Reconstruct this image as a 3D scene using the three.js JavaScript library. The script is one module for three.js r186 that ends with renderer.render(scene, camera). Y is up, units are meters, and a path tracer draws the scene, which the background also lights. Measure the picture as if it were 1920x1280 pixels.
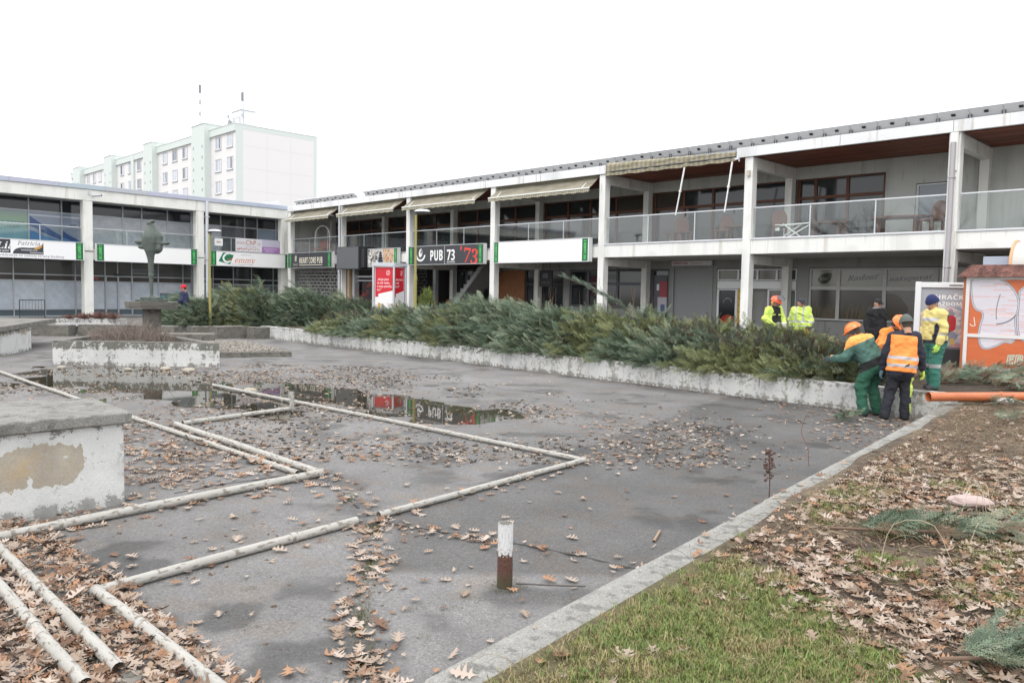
import * as THREE from 'three';
import { mergeGeometries, mergeVertices } from 'three/addons/utils/BufferGeometryUtils.js';

// ---------------------------------------------------------------- camera, sky, sun, exposure
const scene = new THREE.Scene();
const camera = new THREE.PerspectiveCamera(47.05, 1024 / 682, 0.1, 2000);
camera.position.set(0, 1.72, 0);
camera.rotation.set(-3.612 * Math.PI / 180, 0, 1.053 * Math.PI / 180, 'YXZ');
const renderer = new THREE.WebGLRenderer({ antialias: true });
renderer.setSize(1024, 682);
renderer.toneMapping = THREE.LinearToneMapping;
renderer.toneMappingExposure = 1.92;
renderer.shadowMap.enabled = true;
{ // overcast sky: even white cloud, a little brighter overhead
  const W = 64, H = 32, d = new Float32Array(W * H * 4);
  for (let j = 0; j < H; j++) for (let i = 0; i < W; i++) {
    const el = ((j + .5) / H - .5) * Math.PI, s = Math.max(0, Math.sin(el)), k = .93 + .3 * s, o = (j * W + i) * 4;
    d[o] = k * .985; d[o + 1] = k; d[o + 2] = k * 1.025; d[o + 3] = 1;
  }
  const t = new THREE.DataTexture(d, W, H, THREE.RGBAFormat, THREE.FloatType);
  t.mapping = THREE.EquirectangularReflectionMapping; t.magFilter = t.minFilter = THREE.LinearFilter; t.needsUpdate = true;
  scene.background = t; scene.environment = t;
}
const sun = new THREE.DirectionalLight(0xfff6ea, 0.6);
sun.position.set(-14, 46, 10); sun.target.position.set(0, 0, -22); sun.castShadow = true; sun.shadow.radius = 45;
Object.assign(sun.shadow.camera, { left: -60, right: 60, top: 60, bottom: -60, near: 1, far: 220 });
sun.shadow.mapSize.set(2048, 2048);
scene.add(sun, sun.target);

// ---------------------------------------------------------------- helpers
const V = (x, y, z) => new THREE.Vector3(x, y, z);
const rng = (s) => () => { s = (s + 0x6d2b79f5) | 0; let t = Math.imul(s ^ (s >>> 15), 1 | s); t = (t + Math.imul(t ^ (t >>> 7), 61 | t)) ^ t; return ((t ^ (t >>> 14)) >>> 0) / 4294967296; };
const R0 = rng(77);
const clamp = (x, a = 0, b = 1) => x < a ? a : x > b ? b : x, mix = (a, b, t) => a + (b - a) * t;
const sst = (a, b, x) => { const t = clamp((x - a) / (b - a)); return t * t * (3 - 2 * t); };
const hash = (x, y, s) => { let h = Math.imul(x, 374761393) ^ Math.imul(y, 668265263) ^ Math.imul(s, 974634613); h = Math.imul(h ^ (h >>> 13), 1274126177); return ((h ^ (h >>> 16)) >>> 0) / 4294967296; };
const noise = (x, y, s = 0, p = 0) => { // value noise, period p when given
  const ix = Math.floor(x), iy = Math.floor(y), fx = x - ix, fy = y - iy, u = fx * fx * (3 - 2 * fx), v = fy * fy * (3 - 2 * fy);
  const w = (k) => p ? ((k % p) + p) % p : k, a = w(ix), b = w(ix + 1), c = w(iy), d = w(iy + 1);
  return mix(mix(hash(a, c, s), hash(b, c, s), u), mix(hash(a, d, s), hash(b, d, s), u), v);
};
const fbm = (x, y, s = 0, o = 4, p = 0) => { let a = .5, t = 0, n = 0; for (let i = 0; i < o; i++) { t += a * noise(x, y, s + i * 17, p); n += a; x *= 2; y *= 2; p *= 2; a *= .5; } return t / n; };

const names = new Map();
const numbered = (n) => { const k = names.get(n) ?? 0; names.set(n, k + 1); return k ? n + '_' + String(k).padStart(3, '0') : n; };
function tag(o, label, category, group, kind) { Object.assign(o.userData, { label, category }); if (group) o.userData.group = group; if (kind) o.userData.kind = kind; return o; }
function thing(name, label, category, [x, y, z] = [0, 0, 0], turn = 0, group) {
  const o = new THREE.Group(); o.name = numbered(name); o.position.set(x, y, z); o.rotation.y = turn; scene.add(o); return tag(o, label, category, group);
}
function part(name, geo, m, parent) { const o = new THREE.Mesh(Array.isArray(geo) ? G(geo) : geo, m); o.name = name; parent.add(o); return o; }
function solo(name, geo, m, label, category, group) { const o = new THREE.Mesh(Array.isArray(geo) ? G(geo) : geo, m); o.name = numbered(name); scene.add(o); return tag(o, label, category, group); }
function struct(name, geo, m, parent = scene) { const o = new THREE.Mesh(Array.isArray(geo) ? G(geo) : geo, m); o.name = parent === scene ? numbered(name) : name; parent.add(o); if (parent === scene) o.userData.kind = 'structure'; return o; }
function copyOf(o, label) { const c = o.clone(); c.name = numbered(o.name.replace(/_\d\d\d$/, '')); c.userData = { ...o.userData }; if (label) c.userData.label = label; scene.add(c); return c; }

function G(list) { // merge geometries; plain position/normal/uv (+color when all have it)
  const col = list.every((g) => g.attributes.color);
  return mergeGeometries(list.map((g) => {
    const n = g.index ? g.toNonIndexed() : g;
    for (const k of Object.keys(n.attributes)) if (!['position', 'normal', 'uv', ...(col ? ['color'] : [])].includes(k)) n.deleteAttribute(k);
    if (!n.attributes.uv) n.setAttribute('uv', new THREE.BufferAttribute(new Float32Array(n.attributes.position.count * 2), 2));
    if (!n.attributes.normal) n.computeVertexNormals();
    return n;
  }));
}
function bx(x0, x1, y0, y1, z0, z1) { // box with uv in metres
  const w = x1 - x0, h = y1 - y0, d = z1 - z0, g = new THREE.BoxGeometry(w, h, d).toNonIndexed(), p = g.attributes.position, n = g.attributes.normal, uv = g.attributes.uv;
  g.translate((x0 + x1) / 2, (y0 + y1) / 2, (z0 + z1) / 2);
  for (let i = 0; i < p.count; i++) {
    const ax = Math.abs(n.getX(i)), ay = Math.abs(n.getY(i));
    if (ax > .5) uv.setXY(i, p.getZ(i), p.getY(i)); else if (ay > .5) uv.setXY(i, p.getX(i), p.getZ(i)); else uv.setXY(i, p.getX(i), p.getY(i));
  }
  return g;
}
function bev(x0, x1, y0, y1, z0, z1, b = .01) { // box with chamfered edges, uv in metres
  const w = x1 - x0, h = y1 - y0, d = z1 - z0, s = new THREE.Shape([[b, 0], [w - b, 0], [w, b], [w, h - b], [w - b, h], [b, h], [0, h - b], [0, b]].map(([x, y]) => new THREE.Vector2(x, y)));
  const g = new THREE.ExtrudeGeometry(s, { depth: Math.max(d - 2 * b, .001), bevelEnabled: true, bevelThickness: b, bevelSize: b * .9, bevelOffset: -b * .9, bevelSegments: 1, steps: 1 });
  g.translate(x0, y0, z0 + b); const p = g.attributes.position, n = g.attributes.normal, uv = g.attributes.uv;
  for (let i = 0; i < p.count; i++) { const ax = Math.abs(n.getX(i)), ay = Math.abs(n.getY(i)), az = Math.abs(n.getZ(i)); if (ax > ay && ax > az) uv.setXY(i, p.getZ(i), p.getY(i)); else if (ay > az) uv.setXY(i, p.getX(i), p.getZ(i)); else uv.setXY(i, p.getX(i), p.getY(i)); }
  return g;
}
function cyl(a, b, r0, r1 = r0, n = 10, open = false) {
  a = V(...a); b = V(...b); const d = b.clone().sub(a), L = d.length(), g = new THREE.CylinderGeometry(r1, r0, L, n, 1, open);
  const uv = g.attributes.uv; for (let i = 0; i < uv.count; i++) uv.setXY(i, uv.getX(i) * r0 * 6.28, uv.getY(i) * L);
  g.translate(0, L / 2, 0); g.applyQuaternion(new THREE.Quaternion().setFromUnitVectors(V(0, 1, 0), d.normalize())); g.translate(a.x, a.y, a.z); return g;
}
function tube(pts, r, n = 6, seg) { // r number or function of t
  const c = new THREE.CatmullRomCurve3(pts.map((p) => V(...p))), S = seg ?? pts.length * 4, g = new THREE.TubeGeometry(c, S, typeof r === 'number' ? r : 1, n);
  if (typeof r !== 'number') { const p = g.attributes.position; for (let i = 0; i <= S; i++) { const o = c.getPointAt(i / S), k = r(i / S); for (let j = 0; j <= n; j++) { const q = i * (n + 1) + j; p.setXYZ(q, o.x + (p.getX(q) - o.x) * k, o.y + (p.getY(q) - o.y) * k, o.z + (p.getZ(q) - o.z) * k); } } }
  const uv = g.attributes.uv, L = c.getLength(); for (let i = 0; i < uv.count; i++) uv.setXY(i, uv.getX(i) * L, uv.getY(i) * .3);
  return g;
}
const quad = (a, b, c, d) => { const g = new THREE.BufferGeometry(); g.setAttribute('position', new THREE.BufferAttribute(new Float32Array([...a, ...b, ...c, ...a, ...c, ...d]), 3)); g.setAttribute('uv', new THREE.BufferAttribute(new Float32Array([0, 0, 1, 0, 1, 1, 0, 0, 1, 1, 0, 1]), 2)); g.computeVertexNormals(); return g; };
function prism(poly, y0, y1, jig = 0, seed = 1) { // vertical prism over a polygon of [x, z], uv in metres
  const s = new THREE.Shape(poly.map(([x, z]) => new THREE.Vector2(x, -z))), b = Math.min(.012, (y1 - y0) / 4);
  const g = new THREE.ExtrudeGeometry(s, { depth: y1 - y0 - 2 * b, bevelEnabled: true, bevelThickness: b, bevelSize: b, bevelOffset: -b, bevelSegments: 1 });
  g.rotateX(-Math.PI / 2); g.translate(0, y0 + b, 0);
  const p = g.attributes.position, n = g.attributes.normal, uv = g.attributes.uv;
  for (let i = 0; i < p.count; i++) {
    if (Math.abs(n.getY(i)) > .6) uv.setXY(i, p.getX(i), p.getZ(i)); else { const tx = -n.getZ(i), tz = n.getX(i); uv.setXY(i, p.getX(i) * tx + p.getZ(i) * tz, p.getY(i)); }
  }
  return g;
}
const ease = (g, f) => { const p = g.attributes.position, v = V(0, 0, 0); for (let i = 0; i < p.count; i++) { v.fromBufferAttribute(p, i); f(v, i); p.setXYZ(i, v.x, v.y, v.z); } g.computeVertexNormals(); return g; };

// textures
function tex(w, h, f, srgb = true, wrap = THREE.RepeatWrapping) { // f(u, v) -> [r, g, b] in 0..1 (sRGB values when srgb)
  const d = new Uint8Array(w * h * 4);
  for (let j = 0; j < h; j++) for (let i = 0; i < w; i++) { const c = f((i + .5) / w, (j + .5) / h), o = (j * w + i) * 4; if (typeof c === 'number') d[o] = d[o + 1] = d[o + 2] = clamp(c) * 255; else { d[o] = clamp(c[0]) * 255; d[o + 1] = clamp(c[1]) * 255; d[o + 2] = clamp(c[2]) * 255; } d[o + 3] = 255; }
  const t = new THREE.DataTexture(d, w, h); if (srgb) t.colorSpace = THREE.SRGBColorSpace; t.wrapS = t.wrapT = wrap; t.magFilter = THREE.LinearFilter; t.minFilter = THREE.LinearFilter; t.needsUpdate = true; return t;
}
function canvasTex(w, h, draw) { const c = document.createElement('canvas'); c.width = w; c.height = h; draw(c.getContext('2d'), w, h); const t = new THREE.CanvasTexture(c); t.colorSpace = THREE.SRGBColorSpace; return t; }
const rep = (t, x, y = x) => { const c = t.clone(); c.wrapS = c.wrapT = THREE.RepeatWrapping; c.repeat.set(x, y); c.needsUpdate = true; return c; };
const lin = (r, g, b) => new THREE.Color().setRGB(r, g, b);
const M = (color, roughness = .8, o = {}) => new THREE.MeshStandardMaterial({ color: Array.isArray(color) ? lin(...color) : color, roughness, ...o });
const P = (color, roughness = .5, o = {}) => new THREE.MeshPhysicalMaterial({ color: Array.isArray(color) ? lin(...color) : color, roughness, ...o });
// generic mottled surface, neutral so that a material's colour tints it
const mottle = (seed, amount, scale = 6, fine = 40) => tex(512, 512, (u, v) => { const k = 1 - amount * (.55 * fbm(u * scale, v * scale, seed, 4, scale) + .45 * fbm(u * fine, v * fine, seed + 5, 2, fine)); return [k, k, k]; });
const T = { soft: rep(mottle(3, .22), .6), rough: rep(mottle(9, .5, 8, 90), 1.2), grit: rep(tex(512, 512, (u, v) => fbm(u * 90, v * 90, 21, 3, 90), false), 1.5) };
// surface nets: f(x,y,z) < 0 inside; returns an indexed geometry
function nets(f, lo, hi, cell) {
  const n = [0, 1, 2].map((k) => Math.ceil((hi[k] - lo[k]) / cell) + 1), [nx, ny, nz] = n, F = new Float32Array(nx * ny * nz);
  for (let k = 0, q = 0; k < nz; k++) for (let j = 0; j < ny; j++) for (let i = 0; i < nx; i++) F[q++] = f(lo[0] + i * cell, lo[1] + j * cell, lo[2] + k * cell);
  const id = new Int32Array(F.length).fill(-1), pos = [], idx = [], at = (i, j, k) => i + nx * (j + ny * k);
  for (let k = 0; k < nz - 1; k++) for (let j = 0; j < ny - 1; j++) for (let i = 0; i < nx - 1; i++) {
    let m = 0; for (let c = 0; c < 8; c++) if (F[at(i + (c & 1), j + (c >> 1 & 1), k + (c >> 2))] < 0) m |= 1 << c;
    if (m === 0 || m === 255) continue;
    let x = 0, y = 0, z = 0, s = 0;
    for (let c = 0; c < 8; c++) for (let b = 1; b < 8; b <<= 1) if (!(c & b)) {
      const e = c | b, a = F[at(i + (c & 1), j + (c >> 1 & 1), k + (c >> 2))], d = F[at(i + (e & 1), j + (e >> 1 & 1), k + (e >> 2))];
      if ((a < 0) !== (d < 0)) { const t = a / (a - d); x += (c & 1) + (b === 1 ? t : 0); y += (c >> 1 & 1) + (b === 2 ? t : 0); z += (c >> 2) + (b === 4 ? t : 0); s++; }
    }
    id[at(i, j, k)] = pos.length / 3; pos.push(lo[0] + (i + x / s) * cell, lo[1] + (j + y / s) * cell, lo[2] + (k + z / s) * cell);
  }
  const q4 = (a, b, c, d, flip) => flip ? idx.push(a, c, b, a, d, c) : idx.push(a, b, c, a, c, d);
  for (let k = 1; k < nz - 1; k++) for (let j = 1; j < ny - 1; j++) for (let i = 1; i < nx - 1; i++) {
    const a = F[at(i, j, k)] < 0;
    if (a !== F[at(i + 1, j, k)] < 0) q4(id[at(i, j - 1, k - 1)], id[at(i, j, k - 1)], id[at(i, j, k)], id[at(i, j - 1, k)], !a);
    if (a !== F[at(i, j + 1, k)] < 0) q4(id[at(i - 1, j, k - 1)], id[at(i - 1, j, k)], id[at(i, j, k)], id[at(i, j, k - 1)], !a);
    if (a !== F[at(i, j, k + 1)] < 0) q4(id[at(i - 1, j - 1, k)], id[at(i, j - 1, k)], id[at(i, j, k)], id[at(i - 1, j, k)], !a);
  }
  const g = new THREE.BufferGeometry(); g.setAttribute('position', new THREE.BufferAttribute(new Float32Array(pos), 3)); g.setIndex(idx); g.computeVertexNormals(); return g;
}
const capD = (x, y, z, a, b, ra, rb) => { const bx_ = b[0] - a[0], by = b[1] - a[1], bz = b[2] - a[2], px = x - a[0], py = y - a[1], pz = z - a[2], t = clamp((px * bx_ + py * by + pz * bz) / (bx_ * bx_ + by * by + bz * bz + 1e-9)); return Math.hypot(px - bx_ * t, py - by * t, pz - bz * t) - mix(ra, rb, t); };
const ellD = (x, y, z, c, r) => { const k = Math.hypot((x - c[0]) / r[0], (y - c[1]) / r[1], (z - c[2]) / r[2]); return (k - 1) * Math.min(...r); };
const smin = (a, b, k) => { const h = Math.max(k - Math.abs(a - b), 0) / k; return Math.min(a, b) - h * h * k * .25; };

// ---------------------------------------------------------------- setting: basin, kerb, lawn, paving
const FLOOR = -.32;
const KD = [.622, -.783], KN = [.783, .622], K0 = [-.37, -3.34];             // kerb line (basin edge) and its lawn side
const kerb = (t, w = 0) => [K0[0] + KD[0] * t + KN[0] * w, K0[1] + KD[1] * t + KN[1] * w];
const WD = [-.680, -.733], WN = [.733, -.680], W0 = [7.32, -13.02];          // hedge wall line and the side behind it
const wallP = (t, w = 0) => [W0[0] + WD[0] * t + WN[0] * w, W0[1] + WD[1] * t + WN[1] * w];
const basin = [wallP(0), wallP(25.9), [-14, -33.4], [-25, -31.4], [-25, 5], kerb(-9)];

const asphalt = tex(2048, 2048, (u, v) => { // 6 m tile: aggregate, grime specks and sharp-edged stains
  const a = fbm(u * 10, v * 10, 31, 3, 10), b = noise(u * 700, v * 700, 37, 700), cc = noise(u * 340, v * 340, 39, 340), s = hash(Math.floor(u * 1150), Math.floor(v * 1150), 5), st = fbm(u * 14, v * 14, 45, 5, 14);
  let k = .535 + .12 * (a - .5) + .13 * (b - .5) + .07 * (cc - .5); if (s > .965) k += .30 * noise(u * 20, v * 20, 8, 20); if (s < .03) k -= .13;
  const d = sst(.54, .68, st + .16 * (b - .5) + .1 * (cc - .5)) * sst(.42, .6, fbm(u * 4, v * 4, 47, 3, 4)); k *= 1 - .26 * d; const silt = sst(.52, .66, fbm(u * 22, v * 22, 49, 5, 22) + .12 * (b - .5));
  return [k * (1.008 + .01 * silt), k * (1 - .02 * silt), k * (.992 - .05 * silt)];
});
const asphaltB = tex(1024, 1024, (u, v) => .65 * noise(u * 340, v * 340, 41, 340) + .35 * fbm(u * 24, v * 24, 43, 3, 24), false);
const puddleDip = (x, z) => { // how far the floor sags towards the low corner of the basin
  const d1 = segDist(x, z, -9.4, -17.6, -4.6, -14.6) / 2.5, d2 = segDist(x, z, -5.5, -16.2, -1.0, -13.2) / 1.5, d = Math.min(d1, d2) + 1.35 * (fbm(x * 1.1, z * 1.1, 61, 5) - .5);
  return sst(1.1, .2, d);
};
function segDist(x, z, ax, az, bx_, bz) { const dx = bx_ - ax, dz = bz - az, t = clamp(((x - ax) * dx + (z - az) * dz) / (dx * dx + dz * dz)); return Math.hypot(x - ax - dx * t, z - az - dz * t); }
const floorY = (x, z) => FLOOR + .010 * (fbm(x * 1.3, z * 1.3, 51, 4) - .5) - .020 * puddleDip(x, z);
const joints = [[[-2.0, -8.35], [-1.62, -7.75], [-1.2, -6.83], [-1.03, -5.75], [-.92, -4.75], [-.72, -3.9], [-.5, -3.2], [-.1, -2]], [[-1.25, -6.75], [-.3, -6.35], [.55, -5.95], [1.25, -5.45]]];
const jointD = (x, z) => Math.min(...joints.map((j) => { let m = 9; for (let i = 0; i + 1 < j.length; i++) m = Math.min(m, segDist(x, z, ...j[i], ...j[i + 1])); return m; }));
{
  const x0 = -25, x1 = 9.2, z0 = 5, z1 = -34, st = .125, nx = Math.round((x1 - x0) / st), nz = Math.round((z0 - z1) / st), g = new THREE.PlaneGeometry(x1 - x0, z0 - z1, nx, nz);
  g.rotateX(-Math.PI / 2); g.translate((x0 + x1) / 2, 0, (z0 + z1) / 2);
  const p = g.attributes.position, c = new Float32Array(p.count * 3), uv = g.attributes.uv;
  for (let i = 0; i < p.count; i++) {
    const x = p.getX(i), z = p.getZ(i), jd = z > -9 ? jointD(x, z) : 9;
    p.setY(i, floorY(x, z) - .012 * sst(.07, .0, jd)); uv.setXY(i, x / 6, z / 6);
    const big = fbm(x * .28, z * .28, 71, 3), mid = fbm(x * 1.1 + 9, z * 1.1, 73, 5), t = (x - K0[0]) * KN[0] + (z - K0[1]) * KN[1];
    let k = .92 + .30 * (big - .5) + .34 * (mid - .5);
    // separate pours of asphalt: paler slabs by the kerb, a dark newer one beside the hedge wall
    const s = (x - K0[0]) * KD[0] + (z - K0[1]) * KD[1], slab = x > (z < -6.6 ? -1.2 + (-6.8 - z) * .62 : -1) && z < -5.6 && s > 1.5 ? .58 : .98; k *= mix(slab, .98, sst(-4.5, -7.5, t));
    
    
    const silt = puddleDip(x, z), br = .5 * silt; k *= 1 - .45 * silt;
    c[i * 3] = k * (1 + .05 * br); c[i * 3 + 1] = k * (1 - .02 * br); c[i * 3 + 2] = k * (1 - .1 * br);
  }
  g.setAttribute('color', new THREE.BufferAttribute(c, 3)); g.computeVertexNormals();
  const m = M([.60, .59, .59], .78, { map: asphalt, vertexColors: true, bumpMap: asphaltB, bumpScale: .004 });
  struct('basin_floor', g, m);
}
{ // dark ribbons stand in for the shadow gap and dirt of the joints
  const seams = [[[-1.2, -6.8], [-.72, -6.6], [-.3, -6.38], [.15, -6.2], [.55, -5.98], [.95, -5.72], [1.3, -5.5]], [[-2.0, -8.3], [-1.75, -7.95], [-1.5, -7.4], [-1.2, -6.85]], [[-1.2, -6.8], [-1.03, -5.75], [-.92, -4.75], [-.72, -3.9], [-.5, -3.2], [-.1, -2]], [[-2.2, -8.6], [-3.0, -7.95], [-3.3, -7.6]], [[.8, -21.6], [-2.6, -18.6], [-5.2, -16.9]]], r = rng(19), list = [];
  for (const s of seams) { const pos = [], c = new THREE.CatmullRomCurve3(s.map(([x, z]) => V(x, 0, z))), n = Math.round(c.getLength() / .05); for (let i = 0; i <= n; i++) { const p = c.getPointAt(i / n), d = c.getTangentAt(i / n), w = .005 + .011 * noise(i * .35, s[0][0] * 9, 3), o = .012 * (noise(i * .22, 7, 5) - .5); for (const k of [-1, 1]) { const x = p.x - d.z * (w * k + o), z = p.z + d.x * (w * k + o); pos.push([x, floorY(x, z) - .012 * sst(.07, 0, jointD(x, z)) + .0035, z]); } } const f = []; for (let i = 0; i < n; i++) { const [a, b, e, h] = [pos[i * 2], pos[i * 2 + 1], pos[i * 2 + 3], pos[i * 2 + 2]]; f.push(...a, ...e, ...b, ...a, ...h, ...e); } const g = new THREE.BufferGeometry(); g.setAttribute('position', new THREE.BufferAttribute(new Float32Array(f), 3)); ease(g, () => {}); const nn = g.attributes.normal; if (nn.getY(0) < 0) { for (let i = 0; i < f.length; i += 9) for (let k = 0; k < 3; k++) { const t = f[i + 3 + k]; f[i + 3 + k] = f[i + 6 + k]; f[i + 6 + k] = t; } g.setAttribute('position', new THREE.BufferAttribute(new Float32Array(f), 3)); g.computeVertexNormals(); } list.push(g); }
  struct('seam_shade_dirt', list, M([.035, .033, .03], .9));
}
{ // rain water standing in the low part
  const g = new THREE.PlaneGeometry(15, 11, 60, 44); g.rotateX(-Math.PI / 2); g.translate(-6, FLOOR - .0085, -15.2); struct('puddle_water', g, P([.035, .03, .02], .025, { ior: 1.33, specularIntensity: 1 }));
}
{ // wide ground sheet with the basin cut out
  const s = new THREE.Shape([[-400, -250], [400, -250], [400, 400], [-400, 400]].map(([x, y]) => new THREE.Vector2(x, y)));
  const hole = new THREE.Path(basin.map(([x, z]) => new THREE.Vector2(x, -z))); s.holes.push(hole);
  const g = new THREE.ShapeGeometry(s); g.rotateX(-Math.PI / 2); const p = g.attributes.position, uv = g.attributes.uv; for (let i = 0; i < p.count; i++) uv.setXY(i, p.getX(i) / 3, p.getZ(i) / 3);
  struct('ground', g, M([.30, .285, .265], .9, { map: T.rough }));
  // earth wall round the unseen sides of the basin
  const side = []; for (const [i, j] of [[1, 2], [2, 3], [3, 4], [4, 5]]) { const a = basin[i], b = basin[j]; side.push(quad([a[0], -.4, a[1]], [b[0], -.4, b[1]], [b[0], 0, b[1]], [a[0], 0, a[1]])); }
  struct('basin_edge', side, M([.3, .29, .28], .9));
}
const concreteTex = tex(1024, 1024, (u, v) => { const a = fbm(u * 8, v * 8, 91, 4, 8), b = noise(u * 300, v * 300, 95, 300), c = noise(u * 130, v * 130, 97, 130); let k = .66 + .16 * (a - .5) + .17 * (b - .5) + .12 * (c - .5) - .12 * sst(.55, .75, fbm(u * 14, v * 14, 93, 4, 14)); return [k, k * .995, k * .975]; });
const concreteB = tex(512, 512, (u, v) => .6 * noise(u * 150, v * 150, 95, 150) + .4 * fbm(u * 20, v * 20, 99, 3, 20), false);
const kerbMat = M([.60, .595, .58], .9, { map: rep(concreteTex, 1.1), bumpMap: rep(concreteB, 1.1), bumpScale: .003 });
const kerbMat2 = M([.44, .425, .40], .92, { map: rep(concreteTex, .9), bumpMap: rep(concreteB, 1.1), bumpScale: .004 });
{ // kerb of separate stones
  const k = new THREE.Group(); k.name = 'kerb'; k.userData.kind = 'structure'; scene.add(k); const r = rng(5);
  const yaw = Math.atan2(-KD[1], KD[0]);
  for (let t = -8; t < 12.3;) { // near stones are long, the far ones shorter
    const L = t < 5 ? 2.0 : t < 9 ? 1.6 : 1.45, e = Math.min(t + L, 12.45), old = t > 6 && r() > .4;
    const g = bev(.006, e - t - .006, -.36, .012 + (r() - .5) * .014, 0, .25 + (r() - .5) * .01, .013);
    const o = part('kerb_stone', g, old ? kerbMat2 : kerbMat, k), [x, z] = kerb(t, .27), yawJ = yaw + (r() - .5) * .012;
    // local +z must point back to the basin side
    o.position.set(x - KN[0] * .27, 0, z - KN[1] * .27); o.rotation.y = yawJ; t = e;
  }
}
// lawn and earth on the near side
const lawnY = (t, w) => .012 + .05 * sst(.2, 2.5, w) * fbm(t * .8, w * .8, 111, 3) + .05 * sst(2, 7, w) + .012 * (fbm(t * 5, w * 5, 113, 3) - .4) * sst(.25, .5, w);
const greenAt = (t, w) => { const n = fbm(t * 1.4, w * 1.4, 121, 4); return clamp(sst(3.3, 2.2, t + .95 * w - 1.8 * (n - .5)) * sst(.28, .6, n + .2)); };
{
  const T0 = -5, T1 = 15.5, w0 = .262, w1 = 15, st = .09, nt = Math.round((T1 - T0) / st), nw = Math.round((w1 - w0) / st), g = new THREE.PlaneGeometry(1, 1, nt, nw), p = g.attributes.position, c = new Float32Array(p.count * 3), uv = g.attributes.uv;
  for (let i = 0; i < p.count; i++) {
    const t = mix(T0, T1, p.getX(i) + .5), bury = sst(3.2, 4.4, t) * sst(9.2, 8, t) * (.03 + .10 * noise(t * 1.7, 3, 12)) + sst(9, 9.4, t) * sst(12.4, 11, t) * .06 * noise(t * 3, 1, 2), w = mix(w0 - .03 - bury, w1, p.getY(i) + .5), [x, z] = kerb(t, w); p.setXYZ(i, x, lawnY(t, w) + (w < .3 ? .012 + .02 * bury * 4 * sst(w0 - .03 - bury, w0, w) : 0), z); uv.setXY(i, x, z);
    const gr = greenAt(t, w), n = fbm(x * 3, z * 3, 131, 4), n2 = fbm(x * 14, z * 14, 137, 3), straw = sst(.42, .7, n);
    const soil = [mix(.135, .27, straw), mix(.098, .21, straw), mix(.07, .14, straw)], turf = [.2, .175, .08]; const f = .7 + .6 * n2;
    for (let k = 0; k < 3; k++) c[i * 3 + k] = mix(soil[k], turf[k], gr * .8) * f;
  }
  const ix = g.index.array; for (let i = 0; i < ix.length; i += 3) { const q = ix[i]; ix[i] = ix[i + 1]; ix[i + 1] = q; }
  g.setAttribute('color', new THREE.BufferAttribute(c, 3)); g.computeVertexNormals(); if (g.attributes.normal.getY(500) < 0) { for (let i = 0; i < ix.length; i += 3) { const q = ix[i]; ix[i] = ix[i + 1]; ix[i + 1] = q; } g.computeVertexNormals(); }
  struct('lawn', g, M([1, 1, 1], .95, { vertexColors: true, map: T.rough, bumpMap: T.grit, bumpScale: .012 }));
}
{ // raised earth bed behind the hedge wall
  const poly = [wallP(-.6, .29), wallP(25.9, .29), wallP(26, 6.5), wallP(1.5, 5.2), wallP(-.6, 3)];
  struct('hedge_bed', prism(poly, -.05, .1), M([.11, .08, .055], .95, { map: T.rough, bumpMap: T.grit, bumpScale: .02 }));
}

// weathered white plaster: flaked paint, algae and bare render, painted where the wall shows them
function plaster(w, h, o) { // size in metres, o: seed, base, grime (list of [v0, v1, strength])
  const { seed, px, grime, bare = 0, cracks = 0 } = o, W = px[0], H = px[1], cr = []; const r = rng(seed + 3);
  for (let i = 0; i < cracks; i++) cr.push([r() * w, r() * 9, .25 + r() * .6]);
  return tex(W, H, (u, v) => {
    const x = u * w, y = v * h, n1 = fbm(x * 3, y * 3, seed, 5), n2 = fbm(x * 22, y * 22, seed + 7, 5), n3 = noise(x * 130, y * 130, seed + 9), streak = fbm(x * 9, y * 1.2, seed + 11, 4);
    let c = [.865, .868, .865].map((k) => k + .05 * (n2 - .5) + .03 * (n3 - .5) - .05 * sst(.5, .75, n1));
    if (bare) { const b = bare(x, y) + 1.1 * (n1 - .5) + .45 * (n2 - .5), k = sst(.5, .53, b), q = fbm(x * 6, y * 5, seed + 21, 4), och = sst(.55, .7, fbm(x * 2.2, y * 2.2, seed + 23, 3)); const base = [mix(.70, .76, och) + .12 * (q - .5), mix(.665, .68, och) + .12 * (q - .5), mix(.61, .56, och) + .1 * (q - .5)]; c = c.map((a, i) => mix(a, base[i] + .05 * (n3 - .5), k)); }
    for (const [v0, v1, s, tone] of grime) { const e = Math.min(sst(v0 - .12, v0 + .05, v), sst(v1 + .12, v1 - .05, v)), m = s * e + .9 * (n2 - .5) + .8 * (streak - .5) + .35 * (n3 - .5); const k = sst(.34, .55, m) * .8; c = c.map((a, i) => mix(a, tone[i] + .16 * (n2 - .5), k)); }
    for (const [cx, ph, len] of cr) { const d = Math.abs(x - cx - .05 * (noise(y * 9 + ph, 3, seed) - .5) - .02 * Math.sin(y * 21 + ph)); if (d < .0025 + .003 * n2 && y > h * (1 - len)) c = c.map((a) => a * .72); }
    return c;
  });
}
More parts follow.
